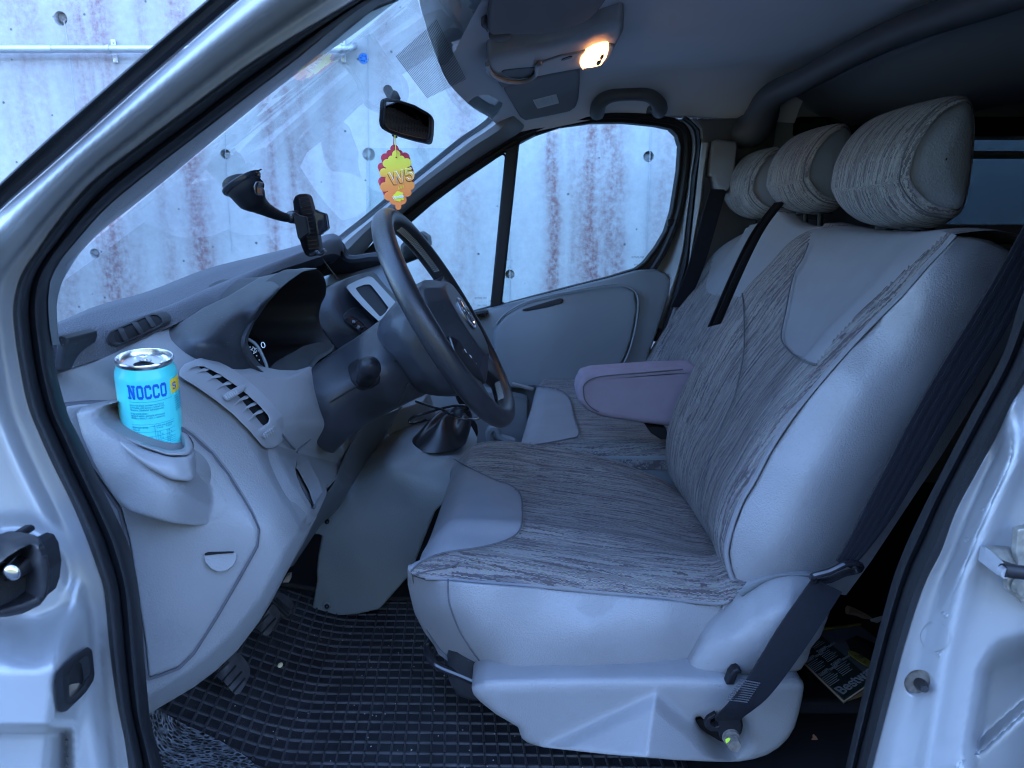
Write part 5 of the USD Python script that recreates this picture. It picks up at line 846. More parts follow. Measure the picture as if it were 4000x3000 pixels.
# backrest
ns = [(2900, 2330), (2872, 2285), (2847, 2222), (2837, 2159), (2853, 2077), (2895, 1960), (2942, 1880), (3005, 1760), (3087, 1634), (3189, 1507), (3315, 1361), (3410, 1260), (3518, 1153), (3625, 1030), (3701, 950), (3727, 918)]
fs = [(2780, 2050), (2733, 2000), (2690, 1955), (2651, 1912), (2613, 1849), (2600, 1773), (2606, 1697), (2632, 1602), (2676, 1507), (2727, 1406), (2790, 1304), (2847, 1229), (2910, 1134), (3005, 1032), (3081, 950), (3151, 905), (3195, 891)]
N3 = P(*np.array(spl(ns, 200)).T, .90); F3 = P(*np.array(spl(fs, 200)).T, 1.335)
def at_z(c, z): o = np.argsort(c[:, 2]); return np.interp(z, c[o, 2], c[o, 0])
zz = np.linspace(.26, .800, 100); FN = np.array([-.82, 0, .57]); rows = []
ycb = np.array([.8995, .910, .93, .95, .975, 1.01, 1.06, 1.13, 1.20, 1.25, 1.28, 1.305, 1.335, 1.36, 1.375, 1.38])
for z in zz:
    xn, xf = at_z(N3, z), at_z(F3, z); f = np.clip((z - .30) / .2, 0, 1) * np.clip((.80 - z) / .16, 0, 1) ** .7
    d = np.array([0, .006, .012, .012, .004, -.012, -.022, -.026, -.022, -.012, -.002, .0, 0, -.014, -.035, -.07]) * np.where(ycb < 1.31, .35 + .65 * f, 1)
    x = np.interp(ycb, [.905, 1.335], [xn, xf]); rows.append(np.column_stack([x, ycb, np.full(len(ycb), z)]) + d[:, None] * FN)
rows = np.array(rows); yb = np.linspace(.8995, 1.38, 104); rows = PchipInterpolator(ycb, rows, axis=1)(yb)
topr = [rows[-1] + [.012 * k, 0, .0045 * math.sin(min(1, k / 4) * math.pi / 2) - .0012 * max(0, k - 4) ** 1.3] for k in range(1, 14)]
Gb = np.concatenate([rows, np.array(topr)]); bk_ = grid(Gb)
arc = np.r_[0, np.cumsum(np.linalg.norm(np.diff(Gb.mean(1), axis=0), axis=1))]
uvb_ = np.stack(np.broadcast_arrays(across(Gb) + .9 + .022 * np.sin(arc[:, None] * 7 + 1) * np.clip((yb[None, :] - 1.2) / .1, -1, 1), arc[:, None] + 0 * yb[None, :]), -1).reshape(-1, 2)
pl2 = [(3195, 800), (3170, 893), (3157, 950), (3138, 1001), (3100, 1070), (3068, 1216), (3050, 1318), (3072, 1362), (3189, 1422), (3250, 1336), (3385, 1190), (3520, 1070), (3655, 950), (3690, 915), (3720, 800)]
a, uva = split(bk_, uvb_, [pl2], False); b, uv2 = split(bk_, uvb_, [pl2], True)
br = part(ds, 'backrest', a, 'striped_cloth', uv=uva, label='striped cloth of the backrest'); part(ds, 'backrest_panel', b, 'plain_fabric', smooth=True, label='plain grey upper panel of the backrest')
for L in (pl2[2:9], [(2898, 1146), (2906, 1330), (2876, 1520), (2812, 1678), (2755, 1836), (2735, 1990)]):
    part(br, 'seam', tube(on_mesh(bk_, spl(L, 50)) + [0, -.0008, 0], .0013, 5), 'seam')
bs = [(2892, 2314), (2872, 2285), (2847, 2222), (2837, 2159), (2853, 2077), (2895, 1960), (2942, 1880), (3005, 1760), (3087, 1634), (3189, 1507), (3315, 1361), (3410, 1260), (3518, 1153), (3625, 1030), (3701, 950), (3727, 914), (3790, 916), (3860, 930), (3930, 965), (3975, 1010), (3985, 1080), (3960, 1200), (3880, 1370), (3790, 1530), (3650, 1760), (3524, 1950), (3369, 2185), (3270, 2320), (3235, 2290), (3189, 2246), (3075, 2250), (2980, 2275)]
bsd = rbf([(2888, 2311, .905), (2837, 2159, .905), (2942, 1880, .905), (3087, 1634, .905), (3410, 1260, .905), (3727, 918, .905), (3000, 2150, .868), (3150, 1850, .862), (3350, 1550, .862), (3600, 1230, .868), (3760, 1040, .885), (3930, 965, .95), (3985, 1080, .97), (3790, 1530, .96), (3524, 1950, .96), (3340, 2228, .95), (3075, 2250, .885), (3200, 2150, .885), (3420, 1900, .91), (3640, 1560, .905), (3820, 1240, .91)], 1e-3)
part(ds, 'back_side_cover', relief(bs, lambda q: bsd(q), .018, .008, 16, back=unit((.75, .5, -.42))), 'leatherette', smooth=60, label='pale leatherette side of the backrest')
part(ds, 'piping', tube([P(x, y, .9015) for x, y in spl(ns, 90)], .0036, 6), 'plain_fabric')
part(ds, 'felt_edge', band([(x, y, .872) for x, y in J5([(770, 715), (900, 655), (1050, 590), (1200, 545), (1350, 535), (1600, 545)])], [(x, y, .875) for x, y in J5([(830, 775), (960, 690), (1080, 625), (1200, 580), (1350, 560), (1600, 560)])], [(0, .0), (.5, -.002), (1, 0)], 40, .01), 'grey_trim')
part(ds, 'felt_edge', relief(smoothpoly(J5([(630, 830), (700, 800), (770, 770), (830, 785), (700, 900), (620, 990), (540, 1100), (470, 1200), (540, 1080), (600, 980)]), r=1), .887, .01, .001, 8), 'plain_fabric')
part(ds, 'seat_back', prism(np.array([(.36, .26), (.42, .36), (.50, .46), (.64, .68), (.70, .785), (.74, .785), (.75, .74), (.66, .56), (.54, .38), (.44, .26)]), .985, 1.375, .03), 'rear_dark', smooth=50, label='dark rear of the seat')
part(ds, 'seat_pan', T(rbox((-.10, .92, .10), (.42, 1.37, .27), .04)), 'dark_trim', label='dark frame under the cushion')
hgo = J5([(230, 1610), (420, 1250), (620, 1020), (800, 830), (960, 705), (1120, 622), (1350, 570), (1600, 570), (1690, 630), (1810, 700), (1838, 800), (1830, 900), (1780, 1050), (1700, 1250), (1645, 1310), (1600, 1370), (1560, 1500), (1490, 1600), (1400, 1642), (1100, 1652), (700, 1660), (400, 1660), (260, 1640)])
hgd = rbf([(2683, 2629, .872), (2824, 2419, .872), (2947, 2303, .872), (3088, 2256, .878), (3208, 2278, .885), (3262, 2376, .90), (3193, 2520, .892), (3135, 2629, .885), (2998, 2647, .872), (2800, 2648, .862), (2860, 2500, .845), (3000, 2400, .84), (3120, 2380, .852), (3050, 2530, .848), (2930, 2560, .842), (3100, 2600, .866)], 1e-5)
hg = part(ds, 'hinge_cover', relief(smoothpoly(hgo, r=6), lambda q: hgd(q) - .012 * np.clip(1 - ((q[:, 1] - np.interp(q[:, 0], [3050, 3190], [2565, 2522])) / 14), 0, 1) * (q[:, 0] > 2900) * np.clip((q[:, 0] - 2950) / 140, 0, 1), .06, .012, 12), 'plinth_plastic', smooth=60, label='pale moulded cover over the seat hinge')
o = [(3144 + 40 * math.cos(t), 2384 + 40 * math.sin(t)) for t in np.linspace(0, 2 * np.pi, 30, endpoint=False)]; part(hg, 'cap', relief(o, lambda q: hgd(q) - .0135, .006, .0015, 9), 'leatherette')
part(hg, 'pin', tube([P(3152, 2338, .84), P(3158, 2332, .83)], .003, 8), 'chrome')
plo = H_([(1700, 1125), (1300, 1133), (930, 1145), (870, 1165), (852, 1195), (862, 1230), (900, 1270), (1000, 1350), (1140, 1432), (1162, 1500), (1200, 1530), (1300, 1560), (1700, 1605)]) + J13([(0, 1430), (400, 1446), (700, 1452), (900, 1447), (1100, 1412), (1300, 1350), (1480, 1240), (1620, 1100), (1720, 930), (1780, 720), (1830, 500), (1852, 330), (1830, 285), (1780, 238), (1700, 228), (1400, 270), (1200, 308), (1000, 290), (700, 250), (0, 220)])
bhole = smoothpoly(J13([(270, 800), (285, 900), (340, 990), (450, 1080), (560, 1160), (660, 1230), (740, 1250), (830, 1230), (920, 1160), (960, 1080), (970, 950), (950, 850), (900, 770), (820, 755), (700, 800), (560, 800), (420, 880), (330, 790)]), r=4)
def pld(q):
    x, y = q[:, 0], q[:, 1]
    l1 = ((2565 - x) * .42 + (2697 - y)) / -1.09; l1 = (y - (2697 + (2565 - x) * .465)) / 1.1     # below the left crest
    l2 = (y - (2697 + (x - 2565) * .86)) / 1.32                                                    # below the right crest
    t = np.minimum(l1, l2); soft = np.log1p(np.exp(np.clip(t / 9, -30, 30))) * 9
    c = np.array([2842, 2880]); r_ = np.hypot((x - c[0]) / 1.15, y - c[1]); dish = .022 * np.exp(-(r_ / 78) ** 4)
    up = np.clip((x - 2980) / 170, 0, 1); tt = np.log1p(np.exp(np.clip(t / 7, -40, 40))) * 7
    return .838 + .00016 * np.clip(y - 2672, 0, None) - .00050 * tt + .00010 * np.clip(t - 60, 0, None) + dish + .018 * up ** 2 + .012 * np.clip((1960 - x) / 110, 0, 1) ** 2
pb_ = part(ds, 'plinth_cover', relief(smoothpoly(plo, r=10), pld, .05, .012, 12, holes=[bhole]), 'plinth_plastic', smooth=60, label='pale plastic plinth under the seat with the belt anchor')
part(pb_, 'anchor_well', relief(Polygon(bhole).buffer(6).exterior.coords, lambda q: pld(q) + .018, .004, 0, 14), 'void_black')
part(ds, 'slide_bar', tube([P(x, y, d) for (x, y), d in zip(H_([(612, 800), (605, 860), (585, 920), (598, 975), (640, 1022), (760, 1075), (900, 1135), (1000, 1180)]), [1.0, .99, .965, .95, .94, .93, .92, .92])], .0058, 10, 60), 'gloss_black', label='black bar of the seat slide')
part(ds, 'buckle_strap', relief(smoothpoly(J13([(690, 290), (750, 130), (800, 70), (870, 50), (920, 90), (920, 130), (870, 120), (830, 230), (800, 290)]), r=3), .835, .01, .003, 6), 'black_trim')
# headrests
side_px = Cc([(1480, 1090), (1500, 980), (1550, 860), (1650, 720), (1780, 615), (1860, 592), (1900, 620), (1926, 720), (1926, 850), (1900, 1100), (1860, 1270), (1800, 1325), (1660, 1300), (1560, 1230), (1500, 1150)])
p3 = P(*np.array(side_px).T, 1.02); pf2 = spl(p3[:, [0, 2]], 90, True); hc2 = pf2.mean(0)
def headrest(parent, o):
    yy_ = np.array([0, .004, .012, .03, .06, .12, .18, .21, .228, .236, .24]); sc = np.array([.90, .985, 1.02, 1.06, 1.085, 1.10, 1.085, 1.06, 1.02, .985, .90]); fr_ = np.array([0, .0, .002, .008, .013, .016, .013, .008, .002, 0, 0])
    G = [];
    for y, s_, d in zip(yy_, sc, fr_): q = hc2 + (pf2 - hc2) * s_; G.append(np.column_stack([q[:, 0] - d * .8 * np.clip((hc2[0] + .02 - q[:, 0]) / .06, 0, 1), np.full(90, 1.02 + y), q[:, 1] - d * 1.0 * np.clip((hc2[1] - q[:, 1]) / .06, 0, 1)]) + o)
    yl = np.linspace(0, .24, 40); G = PchipInterpolator(yy_, np.array(G), axis=0)(yl); m_ = grid(G, cm=True)
    ar = np.r_[0, np.cumsum(np.linalg.norm(np.diff(pf2, axis=0), axis=1))]; uv = np.stack(np.broadcast_arrays(yl[:, None] + .008 * np.sin(ar[None] * 14) + 3.1 + o[1], ar[None, :] + 0 * yl[:, None]), -1).reshape(-1, 2)
    h = part(parent, 'headrest', m_, 'striped_cloth', uv=uv, label='headrest in striped cloth')
    for k, s_ in ((0, -1), (-1, 1)):
        q = G[2 if k == 0 else -3]; c = q.mean(0); R_ = [q, q * .94 + c * .06 + [0, s_ * .004, 0], q * .75 + c * .25 + [0, s_ * .009, 0], q * .4 + c * .6 + [0, s_ * .012, 0], q * .02 + c * .98 + [0, s_ * .013, 0]]; part(h, 'side_panel', grid(np.array(R_), cm=True), 'headrest_side', smooth=True)
        part(h, 'seam', tube(np.vstack([q, q[:1]]) + [0, s_ * .001, 0], .0014, 5), 'seam')
    for y in (.085, .165): part(h, 'post', tube([np.array([hc2[0] + .015, 1.02 + y, hc2[1] - .05]) + o, np.array([hc2[0] + .02, 1.02 + y, .77]) + o], .006, 10), 'black_trim')
    for y in (.085, .165): part(h, 'post_collar', T(m3.Manifold.cylinder(.012, .024, .02, 24).translate(list(map(float, np.array([hc2[0] + .02, 1.02 + y, .802]) + o)))), 'black_trim')
headrest(ds, np.array([0., 0, 0]))
# armrest
arm = E_([(1500, 905), (1505, 860), (1535, 800), (1600, 780), (1800, 766), (2000, 752), (2240, 748), (2240, 1130), (2030, 1115), (1900, 1100), (1750, 1078), (1650, 1062), (1560, 1020), (1512, 970)])
a3 = P(*np.array(smoothpoly(arm, r=14)).T, 1.43)[:, [0, 2]]; ao = resample(a3, .006)
ar_ = part(ds, 'armrest', prism(ao, 1.41, 1.485, .014, rings=6), 'mauve_fabric', smooth=50, label='mauve fabric armrest folded down on the inner side')
ap = spl(E_([(2160, 778), (1900, 800), (1750, 812), (1640, 825), (1575, 850), (1545, 890), (1550, 950), (1580, 1000), (1640, 1040)]), 40); part(ar_, 'seam', tube(P(ap[:, 0], ap[:, 1], 1.4095), .0013, 5), 'seam')
part(ds, 'armrest_pivot', prism(resample(P(*np.array(E_([(1920, 1110), (1960, 1105), (2040, 1118), (2060, 1190), (2010, 1188), (1950, 1150)])).T, 1.45)[:, [0, 2]], .006), 1.42, 1.48, .004), 'void_black')
# passenger bench
pbn = thing('passenger_bench', 'grey striped double passenger bench with two headrests beyond the driver seat', 'seat', (.25, 1.77, 0), 'seats of the cab')
yb2 = np.linspace(1.43, 2.10, 90); xs2 = np.linspace(0, 1, 60); G = []
fx = lambda y: np.interp(y, [1.44, 2.08], [.004, .072])
for t in xs2:
    x = fx(yb2) + t * (.52 - fx(yb2)); e = np.clip(t / .10, 0, 1); z = .352 + .012 * np.exp(-((yb2 - 2.0) / .07) ** 2) + .004 * np.cos((yb2 - 1.44) * 18) * .4 - (1 - np.sqrt(1 - (1 - e) ** 2)) * .05 - .01 * t
    z = z - .05 * (1 - np.sqrt(np.clip(1 - np.clip((1.47 - yb2) / .04, 0, 1) ** 2, 0, 1))) - .05 * (1 - np.sqrt(np.clip(1 - np.clip((yb2 - 2.05) / .05, 0, 1) ** 2, 0, 1))); G.append(np.column_stack([x, yb2, z]))
G = np.array(G); ext = [G[0] + [.001 * k - .006 * min(1, k / 3), 0, -.022 * k] for k in range(1, 10)][::-1]; Gp = np.concatenate([np.array(ext), G]); bc_ = grid(Gp)
uvp = np.stack(np.broadcast_arrays(yb2[None] + .01 * np.sin(Gp[:, :1, 0] * 11) + 5.3, Gp[:, :, 0]), -1).reshape(-1, 2)
plp = E_([(1050, 1300), (1090, 1100), (1130, 950), (1165, 905), (1210, 880), (1290, 885), (1370, 900), (1440, 930), (1465, 970), (1490, 1080), (1518, 1170), (1512, 1195), (1450, 1210), (1250, 1245), (1120, 1230)])
a, uva = split(bc_, uvp, [plp], False); b, uv2 = split(bc_, uvp, [plp], True)
bcu = part(pbn, 'cushion', a, 'striped_cloth', uv=uva); part(pbn, 'cushion_panel', b, 'plain_fabric', smooth=True, label='plain grey front panel of the bench cushion')
part(bcu, 'seam', tube(on_mesh(bc_, spl(plp[4:14], 40)) + [0, 0, .001], .0016, 5), 'seam')
part(pbn, 'bench_base', cat(T(rbox((.06, 1.46, .02), (.55, 2.06, .31), .03)), T(rbox((.02, 1.435, .22), (.5, 1.46, .33), .01))), 'grey_trim', label='grey base of the bench')
ybb = np.linspace(1.43, 2.12, 110); G = []
for z in np.linspace(.30, .80, 70):
    x = np.interp(z, [.30, .388, .475, .778, .80], [.38, .415, .455, .632, .648]) ; w = np.exp(-((ybb - 2.07) / .035) ** 2) * .022 + np.exp(-((ybb - 1.80) / .05) ** 2) * .010 + np.exp(-((ybb - 1.47) / .035) ** 2) * .015
    rnd = (1 - np.sqrt(np.clip(1 - np.clip((ybb - 2.05) / .07, 0, 1) ** 2, 0, 1))) * .08 + (1 - np.sqrt(np.clip(1 - np.clip((1.45 - ybb) / .02, 0, 1) ** 2, 0, 1))) * .03
    sh_ = np.clip((z - .69) / .11, 0, 1) ** 2 * np.clip((ybb - 1.98) / .12, 0, 1) * .10
    notch = .035 * np.clip((z - .70) / .1, 0, 1) * np.exp(-((ybb - 1.80) / .09) ** 2)
    G.append(np.column_stack([x + .0 - (w - rnd) * .82 + sh_, ybb, z + (w - rnd) * .57 - sh_ * .3 + notch]))
G = np.array(G); G = np.concatenate([G, np.array([G[-1] + [.015 * k, 0, .004 * min(k, 2) - .003 * k] for k in range(1, 9)])]); bbk = grid(G)
uvq = np.stack(np.broadcast_arrays(ybb[None] + 7.7, np.linspace(0, .7, len(G))[:, None]), -1).reshape(-1, 2)
q1 = crop(2500, 700, .2713, [(1070, 1050), (1010, 1300), (950, 1500), (958, 1600), (1010, 1645), (1200, 1680), (1500, 1700), (2300, 1800), (2600, 600), (1880, 440), (1680, 560), (1600, 600), (1300, 600), (1100, 880)])
a, uva = split(bbk, uvq, [q1], False); b, uv2 = split(bbk, uvq, [q1], True)
pbb = part(pbn, 'backrest', a, 'striped_cloth', uv=uva); part(pbn, 'backrest_panel', b, 'plain_fabric', smooth=True, label='plain grey upper panel of the bench back')
part(pbn, 'bench_back', T(hullpts([(.47, 1.46, .3), (.66, 1.46, .78), (.66, 2.02, .78), (.47, 2.05, .3), (.78, 1.46, .78), (.78, 2.02, .78), (.6, 2.05, .3)], .015)), 'rear_dark', label='dark rear of the bench')
for o in ((.067, .51, .026), (.067, .86, .012)): headrest(pbn, np.array(o))
# bench side pocket piece of trim seen by the door
part(pbn, 'buckle', T(rbox((.40, 2.08, .46), (.46, 2.12, .50), .01)), 'void_black')

# ------------------------------------------------------------------ belts
b1 = thing('seat_belt', 'dark seat belt running past the driver seat to the plinth anchor', 'seat belt', P(2860, 2890, .85), 'seat belts of the cab')
mid = lambda a, b, y: P((a[0] + b[0]) / 2, (a[1] + b[1]) / 2, y)
pth = [((4160, 640), (4330, 640), .86), ((4050, 800), (4180, 830), .85), ((3961, 950), (4075, 1010), .835), ((3876, 1095), (3990, 1180), .832), ((3790, 1241), (3905, 1330), .830), ((3587, 1583), (3735, 1600), .828), ((3385, 1963), (3520, 1965), .826), ((3255, 2205), (3335, 2205), .822)]
cen_ = [mid(a, b, y) for a, b, y in pth]; wid = [P(*b, y) - P(*a, y) for a, b, y in pth]; tg = np.gradient(np.array(cen_), axis=0); tg /= np.linalg.norm(tg, axis=1, keepdims=True)
wd = [unit(w - t * (w @ t)) for w, t in zip(wid, tg)]; half = [abs(w @ d) / 2 for w, d in zip(wid, wd)]
m_ = ribbon(cen_, np.array(wd), half, .0016, 90); part(b1, 'webbing', m_, 'webbing', smooth=True)
for k in (-.62, -.2, .25, .66): part(b1, 'webbing_rib', ribbon(np.array(cen_) + np.array(wd) * np.array(half)[:, None] * k + [0, -.0012, 0], np.array(wd), [h * .11 for h in half], .0012, 60), 'webbing')
pth2 = [((3222, 2240), (3300, 2240), .826), ((3180, 2300), (3262, 2300), .822), ((3040, 2500), (3140, 2490), .812), ((2930, 2665), (3028, 2660), .802), ((2862, 2745), (2962, 2742), .800), ((2806, 2800), (2905, 2790), .812), ((2806, 2812), (2890, 2812), .822)]
pth2 = [((3190, 2283), (3270, 2283), .823)] + pth2[1:]
cen2 = [mid(a, b, y) for a, b, y in pth2]; w2 = [P(*b, y) - P(*a, y) for a, b, y in pth2]; tg = np.gradient(np.array(cen2), axis=0); tg /= np.linalg.norm(tg, axis=1, keepdims=True); wd2 = [unit(w - t * (w @ t)) for w, t in zip(w2, tg)]
part(b1, 'webbing', ribbon(cen2, np.array(wd2), [.0215, .0215, .0225, .0225, .0225, .021, .017], .0022, 70), 'webbing', label='lower webbing down to the anchor')
lp_ = [(3178, 2262), (3182, 2248), (3240, 2232), (3300, 2204), (3340, 2200), (3362, 2212), (3350, 2228), (3300, 2240), (3250, 2262), (3200, 2270)]
part(b1, 'guide_loop', tube([P(a, b, y) for (a, b), y in zip(lp_ + lp_[:1], [.815, .81, .806, .806, .81, .82, .83, .832, .832, .828, .815])], .0042, 8, 60), 'gloss_black')
st_o = J13([(905, 205), (1190, 260), (1010, 530), (715, 490)])
for i in range(10):
    ms = []
    for k in range(11):
        u0 = k / 11; p = np.array(st_o[0]) * (1 - u0) + np.array(st_o[1]) * u0; q = np.array(st_o[3]) * (1 - u0) + np.array(st_o[2]) * u0; c_ = p * (1 - i / 9) + q * (i / 9); ms.append(T(m3.Manifold.sphere(.0011, 6).scale([1.6, 1, 1]).translate(list(map(float, P(*c_, .796))))))
    part(b1, 'stitch_row', cat(*ms), 'thread', kind='stuff')
part(b1, 'anchor_plate', relief(smoothpoly(J13([(560, 780), (700, 760), (880, 770), (910, 880), (890, 1020), (860, 1100), (700, 1110), (600, 1040), (590, 960), (470, 960), (390, 900), (380, 830), (420, 760), (540, 690), (555, 715), (470, 790), (465, 850), (530, 890), (590, 870)]), r=3), .842, .005, .0015, 6), 'black_trim')
bo = P(*J13([(775, 1075)])[0], .835); bx = part(b1, 'anchor_bolt', cat(T(m3.Manifold.cylinder(.008, .0125, .0115, 30).rotate([90, 0, 0]).translate(list(map(float, P(*J13([(745, 1000)])[0], .845))))), T(m3.Manifold.cylinder(.012, .0098, .0092, 6).rotate([90, 0, 0]).translate(list(map(float, bo))))), 'dirty_metal', smooth=False)
part(bx, 'paint_mark', relief(smoothpoly(J13([(680, 1070), (725, 1045), (752, 1055), (735, 1090), (695, 1125), (682, 1110)]), r=1), .8225, .001, .0003, 4), 'spot_green')
b2 = solo('seat_belt', ribbon([P(2808, 740, 2.0), P(2788, 800, 1.99), P(2740, 970, 2.0), P(2700, 1090, 2.03), P(2650, 1200, 2.06)], np.array([1, .15, 0]), .024, .002, 40), 'webbing', 'dark seat belt hanging from the far door post', 'seat belt', group='seat belts of the cab', smooth=True)
mb = [(3046, 790, 1.66), (3010, 835, 1.62), (2960, 905, 1.585), (2905, 1010, 1.565), (2855, 1120, 1.56), (2825, 1190, 1.56), (2790, 1270, 1.57)]
b3 = thing('seat_belt', 'narrow dark seat belt lying across the passenger bench back', 'seat belt', P(*mb[3]), 'seat belts of the cab')
part(b3, 'webbing', ribbon([P(*q) for q in mb], np.array([1, .55, .15]), .020, .0025, 60), 'webbing', smooth=True)
part(b3, 'webbing_rib', ribbon([P(a, b, y - .004) for a, b, y in mb], np.array([1, .55, .15]), .006, .002, 60), 'dark_trim', smooth=True)

# ------------------------------------------------------------------ things on the dash and windscreen
can = thing('drink_can', 'opened turquoise drink can with blue lettering standing in the cup holder', 'can', P(568, 1750, YC) - [0, 0, .02])
ccx = P(570, 1450, YC); cr = .0317; ztop = float(P(571, 1396, YC)[2]); cx, cy = float(ccx[0]), YC
prof = [(.024, -.155), (.028, -.150), (cr, -.142), (cr, -.018), (cr - .0006, -.013), (cr - .003, -.007), (.0284, -.0035), (.0284, -.0015)]
def lathe(pf, n=72): a = np.linspace(0, 2 * np.pi, n, endpoint=False); return grid(np.array([np.column_stack([cx + r * np.cos(a), cy + r * np.sin(a), np.full(n, ztop + z)]) for r, z in pf]), cm=True)
TLT = trimesh.transformations.rotation_matrix(math.radians(8.5), (1, 0, 0), (cx, cy, ztop - .02))
TLT = TLT @ trimesh.transformations.rotation_matrix(math.radians(4.5), (0, 1, 0), (cx, cy, ztop - .02))
def cpart(parent, name, m_, *a, **k): m_ = T(m_); m_.apply_transform(TLT); return part(parent, name, m_, *a, **k)
cpart(can, 'body', lathe(prof), 'can_teal', smooth=40)
lid = cpart(can, 'lid', lathe([(.0284, -.0045), (.0297, -.0015), (.0297, .0005), (.0288, .0016), (.0279, .0012), (.0274, -.003), (.0248, -.0062), (.0238, -.0062), (.0232, -.0042), (.0215, -.0036), (.0005, -.0036)]), 'aluminium', smooth=40)
ell = lambda ox, oy, rx_, ry_, n=36: [(ox + rx_ * math.cos(t), oy + ry_ * math.sin(t)) for t in np.linspace(0, 2 * np.pi, n, endpoint=False)]
def flat(o, z0, h, m, nm, par, holes=()): cpart(par, nm, trimesh.creation.extrude_polygon(Polygon(o, holes), h, engine='earcut').apply_translation([cx, cy, ztop + z0]), m)
flat(ell(.004, -.0105, .0108, .0082), -.0034, .0003, 'void_black', 'opening', lid)
flat(ell(-.001, .001, .0195, .0195), -.0035, .0004, 'aluminium', 'panel_ring', lid, [ell(-.001, .001, .0182, .0182)])
tabm = smoothpoly([(-.012, .014), (-.004, .016), (.004, .009), (.007, -.001), (.004, -.006), (-.004, -.006), (-.010, .001), (-.014, .008)], r=.002); flat(tabm, -.0022, .0014, 'aluminium', 'pull_tab', lid, [smoothpoly([(-.010, .011), (-.005, .012), (0, .008), (-.003, .004), (-.008, .006)], r=.001)])
flat(ell(.0005, -.001, .003, .003, 16), -.0012, .001, 'aluminium', 'rivet', lid)
PHI0 = math.atan2(-cy, -cx)
def wrap(m_, x0, z0, rr=.0002):
    m_ = T(m_); v = np.asarray(m_.vertices); m_ = trimesh.Trimesh(v, m_.faces, process=False)
    if len(v) and np.ptp(v[:, 0]) > .012: m_ = m_.subdivide_to_size(.006) if hasattr(m_, 'subdivide_to_size') else m_
    v = np.asarray(m_.vertices); a = PHI0 + (v[:, 0] + x0) / cr; r_ = cr + rr + v[:, 2] * .4; return trimesh.Trimesh(np.column_stack([cx + r_ * np.cos(a), cy + r_ * np.sin(a), ztop + z0 + v[:, 1]]), m_.faces, process=False)
def block(ch):
    """Slab-serif block capitals on a unit 0.78 x 1 cell."""
    w, t, k = .74, .20, .16
    octo = lambda i: [(k * (1 - i) + i * t, i * t), (w - k * (1 - i) - i * t, i * t), (w - i * t, k + i * .06), (w - i * t, 1 - k - i * .06), (w - k * (1 - i) - i * t, 1 - i * t), (k * (1 - i) + i * t, 1 - i * t), (i * t, 1 - k - i * .06), (i * t, k + i * .06)]
    if ch == 'O': return Polygon(octo(0)).difference(Polygon(octo(1)))
    if ch == 'C': return Polygon(octo(0)).difference(Polygon(octo(1))).difference(shapely.box(w - t - .01, .34, w + .1, .66))
    b = shapely.union_all([shapely.box(.10, 0, .10 + t, 1), shapely.box(.62, 0, .62 + t, 1), shapely.box(0, 0, .38, .16), shapely.box(0, .84, .3, 1), shapely.box(.5, .84, .92, 1), Polygon([(.10, 1), (.34, 1), (.82, 0), (.58, 0)])]); return b
x = -.0215; hh = .0165
for ch in 'NOCCO':
    g_ = block(ch); adv = (.92 if ch == 'N' else .74) + .12
    g_ = shapely.affinity.scale(g_, hh * .56, hh, origin=(0, 0)); cpart(can, 'letter', wrap(cat(*[trimesh.creation.extrude_polygon(q, .0003, engine='earcut') for q in getattr(g_, 'geoms', [g_])]), x, -.0365), 'print_blue', smooth=False); x += adv * hh * .56
rows_ = [('Kolsyrad dryck berikad med BCAA', -.0445), ('(innehaller aminosyror), koffein och', -.0473), ('vitaminer. Innehaller sotningsmedel.', -.0501), ('Ingredienser:', -.0542), ('Kolsyrat vatten, grenade aminosyror', -.0570), ('(BCAA: L-leucin, L-valin, L-isoleucin).', -.0598)]
for t_, z in rows_:
    tm = meshkit.text_mesh(t_, .0021, .0002); w_ = np.ptp(np.asarray(tm.vertices)[:, 0]); tm.vertices[:, 0] *= min(1, .0350 / w_); cpart(can, 'small_print', wrap(tm, -.0212, z), 'print_teal', smooth=False)
for t_, z in (('Naringsvarde', -.0712), ('Energi', -.0740), ('Fett', -.0792), ('varav mattat fett', -.0836), ('Kolhydrat', -.0858), ('varav sockerarter', -.0882), ('Protein', -.0906), ('Salt', -.0928)):
    cpart(can, 'small_print', wrap(meshkit.text_mesh(t_, .0019, .0002), -.0210, z), 'print_teal', smooth=False)
for r_ in range(9):
    for c_, w_ in ((.0035, '100 ml'), (.0135, '330 ml')):
        if r_ not in (2,): cpart(can, 'small_print', wrap(meshkit.text_mesh(w_ if r_ == 0 else ['16 kJ', '4 kcal', '0 g', '0 g', '0,1 g', '0 g', '0,9 g', '0 g', '0 g'][r_], .0019, .0002), c_, -.0700 - .0026 * r_), 'print_teal', smooth=False)
for z in (-.0398, -.0668, -.0695, -.0760, -.0815, -.0862, -.0885, -.0910, -.0934): cpart(can, 'rule_line', wrap(trimesh.creation.box((.046, .0004, .0002)).apply_translation([.023, 0, 0]).subdivide().subdivide().subdivide(), -.0212, z), 'print_teal', smooth=False)
cpart(can, 'rule_line', wrap(trimesh.creation.box((.0004, .027, .0002)), .0020, -.0812), 'print_teal', smooth=False)
cpart(can, 'label_patch', wrap(trimesh.creation.box((.02, .0165, .0002)).subdivide().subdivide().subdivide().apply_translation([.01, 0, 0]), .0245, -.028), 'print_yellow', smooth=False)
cpart(can, 'letter', wrap(meshkit.text_mesh('S', .008, .0003, True), .0262, -.032, .0005), 'print_blue', smooth=False)
for k, (z, h) in enumerate(((-.075, .07),)): cpart(can, 'label_patch', wrap(trimesh.creation.box((.02, h, .0002)).subdivide().subdivide().subdivide(), -.058, z), 'print_yellow', smooth=False)
